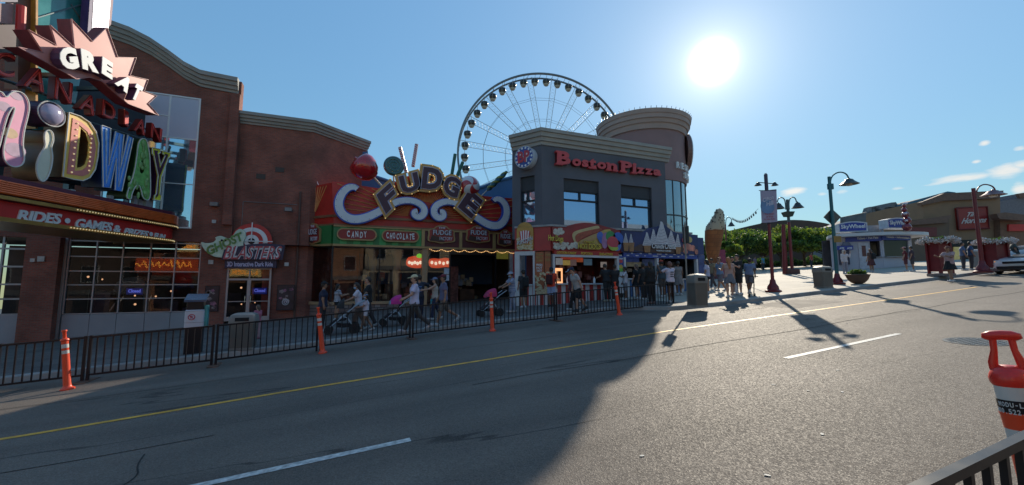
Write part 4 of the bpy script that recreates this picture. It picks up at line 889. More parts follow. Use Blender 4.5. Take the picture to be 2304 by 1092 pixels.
# ---- giant sweets on the roof (each stands in the roof behind the parapet)
def spoint(px,py,v): return V(px,py,v)
GRP='giant sweets on the shop roof'
def axis_mat(p0,p1):
    z=Vector(p1)-Vector(p0); q=z.to_track_quat('Z','Y'); return Matrix.Translation(Vector(p0))@q.to_matrix().to_4x4()
ap=spoint(858,418,24.9); tp=spoint(806,362,24.7); bs=spoint(848,408,24.9)
t=thing('giant_candy_apple','glossy giant red candy apple on a stick at the left of the shop roof','roof ornament',ap,0,GRP)
d=np.array(tp)-np.array(ap); Ln=np.linalg.norm(d)
m=MB(); m.X=axis_mat((0,0,0),tuple(d)); k=.84; m.lathe([(.04,.3*Ln),(.40*k,.34*Ln),(.72*k,.48*Ln),(.90*k,.68*Ln),(.93*k,.85*Ln),(.80*k,1.0*Ln),(.5*k,1.06*Ln),(.12*k,1.10*Ln),(.01,1.16*Ln)],32)
m.build('apple',mat('toffee red',(.42,.010,.012),.13,0,.1,1,coat=1),t,smooth=60)
m=MB(); m.X=axis_mat((0,0,0),tuple(d)); m.lathe([(.06,-.5),(.06,.32*Ln)],12); m.build('stick',mat('stick ivory',(.5,.45,.38),.5),t)
lc=spoint(886,374,25.0); t=thing('giant_lollipop','giant dark teal spiral lollipop on the shop roof, right of the red candy apple','roof ornament',(lc[0],lc[1],lc[2]-1.6),0,GRP)
R=.60; m=MB(); m.X=Matrix.Translation((0,0,1.6))@Matrix.Rotation(rad(90),4,'X'); m.lathe([(.01,-.12),(R*.9,-.12),(R,-.05),(R,.05),(R*.9,.12),(.01,.12)],36); m.build('disc',mat('lolly teal',(.012,.055,.06),.25,0,.2,3,coat=.6),t,smooth=40)
m=MB(); m.tube([(.04*i/60*R/.6*0+ (R*.9*i/70)*math.cos(i*.27),-.125,1.6+(R*.9*i/70)*math.sin(i*.27)) for i in range(3,70)],.035,6); m.build('spiral',mat('lolly pale teal',(.06,.16,.15),.3),t)
m=MB()
for i in range(7): a=i*.9; m.ball((R*.62*math.cos(a),-.13,1.6+R*.62*math.sin(a)),.03,6,4)
m.each('lamp_bulb',mat('bulb amber',(.5,.35,.1),.4),t)
m=MB(); m.tube([(0,0,1.05),(.12,0,-.4)],.05,8); m.build('stick',mat('stick ivory',(.5,.45,.38)),t)
def straw(p0,p1,c1,c2,lab,r=.11,n=11):
    b=spoint(*p0,25.5); e=spoint(*p1,25.5); t=thing('giant_straw',lab,'roof ornament',b,0,GRP); d=np.array(e)-np.array(b)
    m=MB(); m.X=axis_mat((0,0,0),tuple(d)); L_=np.linalg.norm(d); K=16; rings=[]
    S=n*K//2
    vs=[];fs=[]
    for i in range(S+1):
        for j in range(K): a=2*math.pi*j/K; vs.append((r*math.cos(a),r*math.sin(a),L_*i/S))
    o=len(m.v); m.add(vs,[])
    for i in range(S):
        for j in range(K):
            m.f.append((o+i*K+j,o+i*K+(j+1)%K,o+(i+1)*K+(j+1)%K,o+(i+1)*K+j)); m.m.append(1 if ((i+j)//(K//4))%2 else 0)
    m.build('striped_tube',[c1,c2],t)
RS=mat('straw red',(.33,.03,.04),.35); WS=mat('straw white',(.58,.56,.58),.35); GS=mat('straw green',(.01,.11,.05),.35); GS2=mat('straw teal',(.01,.07,.07),.35)
straw(Z4(992,310),Z4(935,85),WS,RS,'giant red and white striped straw leaning left above the letter U')
straw(Z4(1050,255),Z4(1082,58),RS,WS,'giant red and white striped straw leaning right above the letter D')
straw(Z4(1392,320),Z4(1420,145),GS,GS2,'giant upright green striped straw above the letter G')
straw(Z4(1430,355),Z4(1487,215),GS2,GS,'giant short green striped straw leaning right beside the mint ball')
bc=spoint(*Z4(1542,432),25.0); R=.70; t=thing('giant_mint_ball','giant red and white swirl mint ball behind the letter E','roof ornament',(bc[0],bc[1],bc[2]-R),0,GRP)
m=MB(); n,k=48,24; vs=[]; 
for i in range(k+1):
    for j in range(n):
        th=math.pi*i/k; ph=2*math.pi*j/n+1.6*(1-math.cos(th)); vs.append((R*max(math.sin(th),1e-3)*math.cos(ph),-R*math.cos(th),R+R*max(math.sin(th),1e-3)*math.sin(ph)))
m.add(vs,[])
for i in range(k):
    for j in range(n): m.f.append((i*n+j,i*n+(j+1)%n,(i+1)*n+(j+1)%n,(i+1)*n+j)); m.m.append((j//8)%2)
m.build('ball',[mat('mint red',(.40,.03,.03),.2,0,0,coat=.6),mat('mint white',(.60,.60,.62),.2,0,0,coat=.6)],t,smooth=60)
m=MB(); m.tube([(0,.1,.1),(.05,.2,-.9)],.06,8); m.each('post',FRAME,t)
b=spoint(*Z4(1648,512),24.9); e=spoint(*Z4(1872,300),24.9); d=np.array(e)-np.array(b); t=thing('giant_rock_candy','giant green, blue and yellow twisted candy stick leaning right near the dark wall','roof ornament',b,0,GRP); L_=np.linalg.norm(d)
m=MB(); m.X=axis_mat((0,0,0),tuple(d)); K=18; S=60; vs=[]
for i in range(S+1):
    u=i/S
    for j in range(K):
        a=2*math.pi*j/K; rr=.17*(min(1,u*6)*.9+.1)*(1-.35*max(0,u-.7)/.3)*(1+.16*math.cos(2*a-u*26)); vs.append((rr*math.cos(a),rr*math.sin(a),L_*(.2+.8*u)))
m.add(vs,[])
for i in range(S):
    for j in range(K): m.f.append((i*K+j,i*K+(j+1)%K,(i+1)*K+(j+1)%K,(i+1)*K+j)); m.m.append([0,1,2,1][int((2*math.pi*j/K*2-i/S*26)//(math.pi/2))%4])
m.build('twist',[mat('rock yellow',(.28,.24,.05),.3),mat('rock green',(.02,.09,.05),.3),mat('rock blue',(.012,.045,.11),.3)],t,smooth=50)
m=MB(); m.X=axis_mat((0,0,0),tuple(d)); m.lathe([(.035,-.3),(.035,.25*L_)],8); m.build('stick',mat('stick ivory',(.5,.45,.38)),t)
# floodlight on the parapet corner
c=CH.W(*CH.p(709,416,-.2),-.2); t=thing('floodlight','white floodlight on the left corner of the red parapet','light',(c[0],c[1],c[2]-.25),rad(-30))
m=MB(); m.tube([(-.28,-.05,.22),(.30,-.05,.34)],[.17,.2],14); m.build('lamp_body',WHITE,t,smooth=40)
m=MB(); m.bx(-.08,.08,-.12,.02,0,.16); m.rbx(-.02,.28,-.1,.06,.45,.62); m.each('bracket',mat('fitting grey',(.2,.19,.19)),t)
# ---- blue building behind the shop; unseen tall right part added to block sun
t=BB=thing('blue_building','plain blue building with a curved roofline behind the candy shop, unseen right part added','building',(F.O[0]+1,31.,gz(2)),0)
B2=PL((F.O[0]+1,31.,gz(2))); pts=[B2.p(*q) for q in [(798,640),(1490,640),(1490,345),(1235,318),(1170,330),(1166,398),(1152,399),(1120,407),(1085,421),(1040,432),(960,430),(880,410),(835,395),(826,330),(798,320)]]
m=MB(); m.pol(pts,0,.6); m.build('wall',mat('blue render',(.045,.12,.26),.7,0,.12,.6),t)
m=MB(); 
for i in range(7,len(pts)-2): p,q=pts[i],pts[i-1]; m.tube([(p[0],-.05,p[1]),(q[0],-.05,q[1])],.12,6)
m.build('roof_edge',mat('blue edge',(.06,.15,.30),.6),t)
# ================================================================== RESTAURANT (dark box with a drum tower)
vU=18.4; uc=V(1218,300,vU); UF=PL((uc[0],vU,gz(uc[0])+.1)); UC=PL(UF.O,rad(-56.5))
def Z2(x,y): return (1130+x*.2747,220+y*.2747)
t=bp_=UF.thing('restaurant_building','dark grey two storey restaurant with cream cornice and a round flared corner tower','building')
SLATE=mat('charcoal render',(.098,.099,.118),.8,0,.14,.8,.15,25); 
CREAM=mat('cornice cream',(.285,.27,.25),.7,0,.1,1.,.08,30)
xR=UF.p(1497,400)[0]; cL=UC.p(1152.5,400)[0]; zc1=UF.p(1218,294)[1]; zfl=UF.p(1300,512)[1]
RC=lambda m,fn:(setattr(m,'X',Matrix.Rotation(rad(-56.5),4,'Z')),fn(m),setattr(m,'X',None))
def win_open(P,x0,x1,y0,y1): a=P.p(x0,(y0+y1)/2); b=P.p(x1,(y0+y1)/2); return a[0],b[0],P.p((x0+x1)/2,y1)[1],P.p((x0+x1)/2,y0)[1]
W1=win_open(UF,1269,1348.5,405,520); W2=win_open(UF,1398,1467.5,419,515); W3=win_open(UC,1171,1203,397,500)
zbt=zfl-.6
def wall_with(m,x0,x1,z0,z1,holes,y0=0,y1=.35):
    holes=sorted(holes); x=x0
    for (a,b,c,d) in holes:
        m.bx(x,a,y0,y1,z0,z1); m.bx(a,b,y0,y1,d,z1)
        if c>z0+.01: m.bx(a,b,y0,y1,z0,c)
        x=b
    m.bx(x,x1,y0,y1,z0,z1)
m=MB(); wall_with(m,0,xR,zbt,zc1-.05,[W1,W2]); RC(m,lambda m:wall_with(m,cL,-.003,zbt,zc1-.05,[W3]))
# far side walls closing the box
cw=np.array([math.cos(rad(-56.5)),math.sin(rad(-56.5))])*cL
sd=np.array([.50,.866])
m.prism([(cw[0],cw[1],zbt),(cw[0]+sd[0]*8,cw[1]+sd[1]*8,zbt),(cw[0]+sd[0]*8+.3,cw[1]+sd[1]*8-.1,zbt),(cw[0]+.3,cw[1]+.05,zbt)],(0,0,zc1-.1-zbt))
m.bx(xR-.35,xR-.003,.36,2.2,zbt,zc1-.08)
m.build('wall',SLATE,t)
m=MB(); 
ring=[]; stp=((0,1.0),(.22,1.0),(.24,.8),(.5,.74),(.52,.5),(.76,.44),(.78,.2),(1,.16)); drop=.80; out=.34
a1=np.array([-math.sin(rad(-56.5))*-1,-math.cos(rad(-56.5))]) ; nC=np.array([math.sin(rad(-56.5)),-math.cos(rad(-56.5))]); nF=np.array([0,-1.])
nm=(nC+nF)/np.linalg.norm(nC+nF); km=1/(nm@nF)
for (x,y),nr,k in (((cw[0],cw[1]),nC,1),((0,0),nm,km),((xR+.28,0),nF,1)):
    ring.append([(x-nr[0]*.3*k,y-nr[1]*.3*k,zc1+.04)]+[(x+nr[0]*out*o*k,y+nr[1]*out*o*k,zc1+.04-drop*s) for s,o in stp]+[(x-nr[0]*.3*k,y-nr[1]*.3*k,zc1+.04-drop)])
m.loft(ring); m.build('cornice',CREAM,t)
m=MB(); bk=[(cw[0]+.2,cw[1]+.3),(0.1,.36),(xR-.36,.36),(xR+1.5,9.),(cw[0]+sd[0]*8+.2,cw[1]+sd[1]*8)]
m.prism([(x,y,zc1-.6) for x,y in bk],(0,0,.12)); m.prism([(bk[3][0],bk[3][1],zbt),(bk[4][0],bk[4][1],zbt),(bk[4][0],bk[4][1]+.3,zbt),(bk[3][0],bk[3][1]+.3,zbt)],(0,0,zc1-.65-zbt)); m.build('roof',mat('roof membrane',(.15,.15,.15),.9),t)
# windows: recessed dark head panel, glass, mullions
BPG=mat('restaurant glass',(.30,.42,.60),.03,.9,0,0); 
def bp_window(P,wn,yhead,ytr,pm,frame=None,rot=False):
    a,b,c,d=wn; f=MB(); g=MB(); h=MB()
    zh=P.p(pm,yhead)[1]; zt_=P.p(pm,ytr)[1]; xm=P.p(pm,ytr)[0]
    h.bx(a,b,.12,.3,zh,d-.003)
    f.bx(a,a+.06,.1,.3,c,zh-.003); f.bx(b-.06,b,.1,.3,c,zh-.003); f.bx(a+.06,b-.06,.1,.3,zh-.07,zh-.003); f.bx(a+.06,b-.06,.1,.3,zt_-.035,zt_+.035); f.bx(xm-.03,xm+.03,.1,.3,zt_+.035,zh-.07)
    g.sheet([(a+.05,.2,c),(b-.05,.2,c),(b-.05,.2,zh-.05),(a+.05,.2,zh-.05)])
    if rot:
        for k in (f,g,h): k.v=[tuple(Matrix.Rotation(rad(-56.5),4,'Z')@Vector(p)) for p in k.v]
    o=f.build('window',BLACK,t); h.build('head_panel',mat('head panel charcoal',(.035,.037,.044),.7),o); g.each('pane',BPG,o)
bp_window(UF,W1,430,451,1308); bp_window(UF,W2,444,464,1432); bp_window(UC,W3,428,452,1184,rot=True)
# drum tower
TC=np.array([19.45,23.0]); RT=2.78
def TZ(px,py,r=None): # height on the tower axis depth
    return D(px,py,zdepth((TC[0],TC[1],6)))[2]
tl=(TC[0]-UF.O[0],TC[1]-UF.O[1],-UF.O[2])
ztop=TZ(1455,277); zct=TZ(1455,316); zbot=TZ(1455,424); TW=mat('tower render',(.24,.15,.15),.8,0,.12,.8,.12,25)
m=MB(); m.lathe([(RT,zbot),(RT,zct+.02),(RT-.3,zct+.05)],64,tl); m.build('tower_wall',TW,t,smooth=30)
m=MB(); h=ztop-zct; m.lathe([(RT+.02,zct),(RT+.10,zct+.02),(RT+.16,zct+h*.30),(RT+.24,zct+h*.32),(RT+.30,zct+h*.52),(RT+.38,zct+h*.54),(RT+.40,zct+h*.76),(RT+.45,zct+h*.78),(RT+.50,ztop),(RT+.3,ztop),(RT+.2,zct+h*.3)],72,tl); m.build('tower_cornice',mat('tower cornice glare tint',(.34,.26,.235),.75,0,.1,1),t,smooth=25)  # cornice mauve tone paints in the sun's veiling glare
m=MB()
for i in range(60): a=2*math.pi*i/60; m.tube([(tl[0]+(RT+.46)*math.cos(a),tl[1]+(RT+.46)*math.sin(a),tl[2]+ztop),(tl[0]+(RT+.52)*math.cos(a),tl[1]+(RT+.52)*math.sin(a),tl[2]+ztop+.14)],.02,4)
m.build('bird_spike',BLACK,t)['kind']='stuff'
m=MB(); m.lathe([(RT-.08,-.2),(RT-.08,zbot+.02)],40,tl); gt=m.build('tower_glass',mat('tower glass',(.30,.36,.40),.05,.85,0),t,smooth=30)
m=MB()
for i in range(20): a=2*math.pi*i/20; m.tube([(tl[0]+(RT-.06)*math.cos(a),tl[1]+(RT-.06)*math.sin(a),tl[2]),(tl[0]+(RT-.06)*math.cos(a),tl[1]+(RT-.06)*math.sin(a),tl[2]+zbot)],.035,4)
for z in (4.4,6.2): m.lathe([(RT-.10,z-.04),(RT-.03,z-.04),(RT-.03,z+.04),(RT-.10,z+.04)],40,tl)
m.build('tower_mullion',mat('mullion dark',(.05,.055,.06),.4,.3),t)['kind']='stuff'
# tower sign: letters round the drum, and the round sign
ts=thing('tower_sign','raised white letters wrapped round the drum tower reading RESTAURANT and SPORTS BAR','sign',(TC[0],TC[1],zbot),0)
def around(word,a_left,z0,hh,step):
    m=MB(); 
    for i,c in enumerate(word):
        if c==' ': continue
        a=a_left+step*i; nrm=(math.cos(a),math.sin(a)); X=Matrix.Translation((nrm[0]*(RT+.02),nrm[1]*(RT+.02),z0))@Matrix.Rotation(a+math.pi/2,4,'Z'); m.X=X
        w=hh*.62*(.45 if c=='I' else 1); add_text(m,c,(-w/2,0),(w/2,0),(-w/2,hh),.12,-.0,.03)
    m.X=None; return m
# angle on the drum for a picture column
def tang(px):
    best=None
    for k in range(-180,180):
        a=rad(k/1.0); P=np.array([TC[0]+RT*math.cos(a),TC[1]+RT*math.sin(a),7.5]); 
        if (P[:2]-TC)@(-P[:2])<0: continue
        q=CM@(P-CP); x=q[0]/q[2]*FOC+W_/2
        if best is None or abs(x-px)<best[0]: best=(abs(x-px),a)
    return best[1]
aL=tang(1526); zl=TZ(1530,398)-zbot
around('RESTAURANT &',aL,zl,.42,.165).build('lettering',WL,ts); around('SPORTS BAR',tang(1540),TZ(1540,416)-zbot,.42,.165).build('lettering',WL,ts)
aS=tang(1551); sc=np.array([TC[0]+(RT+.12)*math.cos(aS+.25),TC[1]+(RT+.12)*math.sin(aS+.25)]); zs_=TZ(1548,345)
ts=thing('round_sign','large round white sign edge-on at the right side of the drum tower','sign',(sc[0],sc[1],zs_-1.25),aS+.25+math.pi/2)
m=MB(); m.X=Matrix.Translation((0,0,1.25))@Matrix.Rotation(rad(90),4,'X'); m.lathe([(.01,-.15),(1.25,-.15),(1.25,.16),(1.18,.2),(.01,.2)],40); m.build('disc',mat('sign blue white',(.45,.47,.52),.4),ts,smooth=40)
m=MB(); m.X=Matrix.Translation((0,0,1.25))@Matrix.Rotation(rad(90),4,'X'); m.lathe([(1.26,-.16),(1.32,-.16),(1.32,.10),(1.26,.10)],40); m.build('rim',mat('rim brown',(.16,.09,.08),.5),ts)
# letters BOSTON PIZZA and the roundel
Q=UF.at(*UF.p(1370,386)); ts=Q.thing('letter_sign','red raised letters reading Boston Pizza on the dark restaurant wall','sign')
BPR=mat('letter signal red',(.50,.05,.055),.42,0,.06,3)
BPT=mat('letter return dark red',(.12,.008,.01),.5)
def bpword(parts):
    for c,bl,br,tl in parts:
        p=[Q.p(*Z2(*x),.22) for x in (bl,br,tl)]
        m=MB(); add_text(m,c,*p,.2,-.02,.05); ob=m.build('letter',BPT,ts)
        m=MB(); add_text(m,c,*p,.025,-.222,.045); 
        m.build('letter_face',BPR,ob)
base=lambda x: 541+(x-445)*.1195
def cell(c,x0,x1,h): return (c,(x0,base(x0)),(x1,base(x1)),(x0+h*.02,base(x0)-h))
bpword([cell('B',447,556,106),cell('o',572,632,55),cell('s',640,690,54),cell('t',696,738,75),cell('o',744,802,54),cell('n',808,950,54) if 0 else cell('o',744,802,54),cell('n',810,872,53)] if 0 else
       [cell('B',447,558,108),cell('o',572,645,60),cell('s',652,705,58),cell('t',712,768,78),cell('o',776,850,58),cell('n',858,940,56),cell('P',972,1062,86),cell('i',1066,1096,80),cell('z',1100,1162,50),cell('z',1168,1230,50),cell('a',1236,1300,50)])
# serif feet and heads that make the face heavy and slabbed
m=MB()
for x0,x1,top in ((440,500,0),(440,500,100),(706,772,0),(852,895,0),(905,948,0),(852,880,52),(966,1020,0),(966,1010,80),(1060,1104,0)):
    p0=Q.p(*Z2(x0,base(x0)-top+6),.22); p1=Q.p(*Z2(x1,base(x1)-top-8),.22); m.bx(p0[0],p1[0],-.235,-.03,p0[1],p1[1])
m.each('letter_serif',BPR,ts)
cx,cy=1184,356; a=UC.p(cx,cy,.2); R=abs(UC.p(1205,cy,.2)[0]-a[0])*1.02
Q=UC.at(a[0],a[1]-R); ts=Q.thing('round_sign','round red, white and blue sign with the letters BP on the chamfered dark wall','sign')
def disc(nm,r0,y0,y1,mm,par):
    m=MB(); m.X=Matrix.Translation((0,0,R))@Matrix.Rotation(rad(90),4,'X'); m.lathe([(.005,-y1),(r0,-y1),(r0,-y0),(.005,-y0)],36); return m.build(nm,mm,par,smooth=30)
disc('drum',R,-.42,-.02,mat('sign blue white',(.45,.47,.52)),ts); disc('blue_face',R*.93,-.435,-.40,mat('logo blue',(.03,.07,.30),.4),ts)
m=MB()
for i in range(14): a_=i*2*math.pi/14; m.mesh(([(R*.82*math.cos(a_)+.06*math.cos(q*math.pi/4),-.440,R+R*.82*math.sin(a_)+.06*math.sin(q*math.pi/4)) for q in range(8)],[tuple(range(8))]))
m.each('white_dot',WL,ts)
for bo,mm,y,nm in ((.11,WL,-.437,'logo_letter_outline'),(.04,mat('logo red',(.45,.03,.05),.4),-.45,'logo_letter')):
    m=MB(); add_text(m,'B',(-R*.62,R*.50),(R*.02,R*.50),(-R*.62,R*1.55),.02,y,bo); add_text(m,'P',(R*.06,R*.50),(R*.62,R*.50),(R*.06,R*1.55),.02,y,bo); m.build(nm,mm,ts)
# ================================================================== SNACK KIOSKS in front of the restaurant
kc=V(1240.5,640,18.0); K=PL((kc[0],18.0,gz(kc[0])+.15)); KC=PL(K.O,rad(-45))
def Z3(x,y): return (1130+x*.22135,480+y*.22135)
t=kio=K.thing('snack_kiosk','red and blue snack stands with striped counters under the dark grey restaurant','snack stand')
KR=mat('kiosk red',(.36,.026,.024),.45,0,.12,2); KW=mat('kiosk white',(.50,.50,.52),.5,0,.08,3); KB=mat('kiosk blue',(.015,.03,.13),.4,0,.2,1.5)
RK=lambda m,fn:(setattr(m,'X',Matrix.Rotation(rad(-45),4,'Z')),fn(m),setattr(m,'X',None))
def KX(px,py=600,d=0): return K.p(px,py,d)[0]
def KZ(px,py,d=0): return K.p(px,py,d)[1]
kr=KX(1585,600); kmid=KX(1397,540); kl=KC.p(1159,600)[0]; zf1=KZ(1241,510); zf0=KZ(1241,564); zB1=zf1-.05
zW=KZ(1320,577); zC=KZ(1320,637.5)
# fascia boxes
m=MB(); m.bx(0,kmid,-.02,.5,zf0,zf1); RK(m,lambda m:m.bx(kl,-.003,-.02,.5,zf0,zf1)); m.build('red_fascia',KR,t)
m=MB(); m.bx(kmid+.003,kr,-.02,.5,zf0+.02,zB1-.12); m.bx(kr-.3,kr,.5,3.,-.2,zB1-.12); m.build('blue_fascia',KB,t)
m=MB(); m.bx(-.05,kr-.9,-.10,.36,zf1+.003,zf1+.10); RK(m,lambda m:m.bx(kl,.02,-.10,.6,zf1+.003,zf1+.10)); m.build('roof_ledge',mat('ledge grey',(.25,.25,.25),.6),t)
# strip signs over the hatches
m=MB(); m.bx(KX(1246),kmid-.25,-.10,.1,zW+.06,zf0-.003); m.build('red_strip',KR,t)
m=MB(); 
for s_,x0,x1,y0,y1 in (('COTTON CANDY',1253,1297,566,572),('POPCORN',1308,1333,567.5,573.5),('SNO-CONES',1349,1379,569,575)):
    bl,br,tl=K.p(x0,y1-.3,.12),K.p(x1,y1+.8,.12),K.p(x0,y0-.2,.12); add_text(m,s_,bl,br,tl,.02,-.101,.008)
m.build('strip_lettering',mat('letter yellow',(.62,.48,.06),.45),t)
m=MB(); xb0=KX(1393); m.bx(kmid+.1,kr-.55,-.06,.1,zW+.0,zf0+.01); m.build('blue_strip',mat('strip royal blue',(.02,.05,.25),.45,0,.4,5),t)
m=MB(); r=random.Random(4)
for i in range(16):
    x=kmid+.3+(kr-kmid-1.2)*i/16; w=.08+.3*r.random(); z=zW+.08+.12*(i%2); m.bx(x,x+w,-.068,-.0605,z,z+.05)
m.build('strip_print',mat('print pale',(.5,.5,.55),.5),t)['kind']='stuff'
# red stand: frame, counter, stripes
m=MB(); x0,x1=KX(1243),KX(1391)
m.bx(x0,x0+.11,-.08,.15,-.1,zW+.06); m.bx(x1-.11,x1,-.08,.15,.2,zW+.06); m.bx(x0+.11,x1-.11,-.08,.15,zW-.06,zW+.057); m.bx(x0+.11,x1-.11,-.20,.5,zC-.07,zC)
xp0,xp1=KC.p(1166,600)[0],KC.p(1204,600)[0]
RK(m,lambda m:(m.bx(kl,xp0+.1,-.06,.2,-.5,zf0-.003),m.bx(xp1-.1,xp1,-.06,.2,-.5,zf0-.003),m.bx(xp0+.1,xp1-.1,-.06,.2,KC.p(1185,575)[1],zf0-.003),m.bx(xp0+.1,xp1-.1,-.2,.4,KC.p(1185,640)[1]-.06,KC.p(1185,640)[1])))
m.build('hatch_frame',KW,t)
m=MB(); m2=MB(); n=17
for i in range(n): (m if i%2 else m2).bx(x0+(x1-x0)*i/n,x0+(x1-x0)*(i+1)/n,-.05,.1,-.2+.0*i,zC-.073)
def kcs(m,par):
    n=9
    for i in range(n):
        if i%2==par: m.bx(xp0+(-xp0)*i/n,xp0+(-xp0)*(i+1)/n,-.04,.1,-.9,KC.p(1185,640)[1]-.063)
RK(m,lambda m:kcs(m,0)); RK(m2,lambda m:kcs(m,1))
m.build('red_counter_stripe',KR,t)['kind']='stuff'; m2.build('white_counter_stripe',KW,t)['kind']='stuff'
# blue stand: posts, counters
m=MB()
for px in (1404.5,1478.5,1567): a=KX(px); m.bx(a-.06,a+.06,-.08,.12,.1,zW)
xb1=KX(1404); m.bx(xb1+.06,kr-.5,-.18,.4,KZ(1500,627)-.06,KZ(1500,627)); m.bx(KX(1390)+.004,xb1-.064,-.05,.1,KZ(1397,660),KZ(1397,612)); m.each('post',KW,t)
m=MB(); m2=MB(); n=22; zz=KZ(1500,627)-.063
for i in range(n): (m if i%2 else m2).bx(xb1+.06+(kr-.5-xb1-.06)*i/n,xb1+.06+(kr-.5-xb1-.06)*(i+1)/n,-.05,.1,.0,zz)
m.build('blue_counter_stripe',mat('stripe blue',(.03,.10,.24),.45),t)['kind']='stuff'; m2.build('white_counter_stripe',KW,t)['kind']='stuff'
m=MB(); m.bx(kr-.49,kr,-.05,.3,.3,zf0-.0); m.build('end_panel',mat('end panel blue',(.05,.075,.20),.5,0,.35,3),t)
m=MB(); m.bx(KX(1390)+.004,xb1-.07,-.06,.1,KZ(1397,611),zW+.05); m.each('ice_cream_panel',mat('strip royal blue',(.02,.05,.25)),t)
m=MB(); add_text(m,'Ice',K.p(1391,577,.07),K.p(1399,577,.07),K.p(1391,572,.07),.01,-.062,.02); add_text(m,'Cream',K.p(1390.3,584,.07),K.p(1402,584,.07),K.p(1390.3,579,.07),.01,-.062,.02); m.build('panel_lettering',WL,t)
m=MB(); 
for px,py,rx,rz,c in ((1396,588,.16,.1,0),(1396.5,606,.2,.14,1),(1397,600,.12,.1,2)):
    a=K.p(px,py,.06); m.mi=c; m.mesh(([(a[0]+rx*math.cos(q*math.pi/8),-.0615-.0008*c,a[1]+rz*math.sin(q*math.pi/8)) for q in range(16)],[tuple(range(16))]))
m.each('panel_print',[mat('print red',(.45,.04,.05),.5),mat('print green',(.12,.35,.04),.5),mat('print amber',(.55,.35,.04),.5)],t)
# interior of the stands
m=MB(); ki=mat('kiosk interior',(.10,.03,.025),.8,0,.5,1.5)
m.sheet([(0.2,2.6,-.4),(kmid-.1,2.6,-.2),(kmid-.1,2.6,zf0),(.2,2.6,zf0)]); m.sheet([(.1,.2,zf0-.01),(kmid,.2,zf0-.01),(kmid,2.6,zf0-.01),(.1,2.6,zf0-.01)]); m.sheet([(kmid-.1,.2,-.2),(kmid-.1,2.6,-.2),(kmid-.1,2.6,zf0),(kmid-.1,.2,zf0)]); m.sheet([(.2,.2,-.4),(.2,2.6,-.4),(.2,2.6,zf0),(.2,.2,zf0)])
m.build('red_interior',ki,t)
m=MB(); m.sheet([(kmid,2.8,-.2),(kr,2.8,-.0),(kr,2.8,zf0),(kmid,2.8,zf0)]); m.sheet([(kmid,.2,zf0+.01),(kr,.2,zf0+.01),(kr,2.8,zf0+.01),(kmid,2.8,zf0+.01)]); m.sheet([(kr-.31,.2,0),(kr-.31,2.8,0),(kr-.31,2.8,zf0),(kr-.31,.2,zf0)]); m.build('blue_interior',mat('blue stand interior',(.05,.05,.06),.8,0,.6,1.5),t)
m=MB(); RK(m,lambda m:(m.sheet([(kl,1.6,-.6),(-.1,1.6,-.6),(-.1,1.6,zf0),(kl,1.6,zf0)]))); m.build('popcorn_interior',mat('popcorn interior',(.10,.015,.02),.8),t)
# menu boards high inside the hatches; their glow stands in for warm inside light
def board(nm,P,x0,x1,y0,y1,d,col,emit=.25,var=.5,sc=4.,rot=False):
    a=P.p(x0,y1,d); b=P.p(x1,y0,d); m=MB()
    if rot: RK(m,lambda m:m.bx(a[0],b[0],-d,-d+.03,a[1],b[1]))
    else: m.bx(a[0],b[0],-d,-d+.03,a[1],b[1])
    return m.build(nm,mat(nm+'_%d'%(int(x0)),col,.5,0,var,sc,emit=emit),t)
for x0,x1,y0,y1,c in ((1251,1266,581,596,(.25,.28,.32)),(1267,1283,586,597,(.38,.28,.08)),(1284,1297,584,598,(.15,.10,.10)),(1298,1312,582,590,(.34,.08,.03)),(1314,1332,583,597,(.06,.12,.18)),(1352,1376,590,602,(.34,.30,.28)),(1262,1312,580,584,(.34,.05,.03))): board('menu_board',K,x0,x1,y0,y1,-1.2,c)
for x0,x1,y0,y1,c in ((1406,1438,579,590,(.03,.07,.28)),(1446,1474,584,598,(.05,.08,.20)),(1410,1444,590,600,(.20,.18,.12))): board('menu_board',K,x0,x1,y0,y1,-.5,c,.06)
m=MB(); r=random.Random(8)
for i in range(26): x=.5+(kmid-.9)*r.random(); z=zC-.1+.9*r.random(); y=1.3+1.1*r.random(); m.rbx(x,x+.12+.25*r.random(),y,y+.2,z,z+.15+.25*r.random(),.02)
m.build('snack_goods',mat('snack goods',(.22,.10,.10),.5,0,.9,1.6),t)['kind']='stuff'
m=MB()
for i in range(14): x=kmid+.9+(kr-kmid-1.8)*r.random(); z=zz+.1+.7*r.random(); m.rbx(x,x+.2+.2*r.random(),1.+1.4*r.random(),2.6,z,z+.2+.3*r.random(),.02)
m.build('ice_cream_machine',mat('machine steel',(.22,.22,.23),.35,.5,.4,2),t)['kind']='stuff'
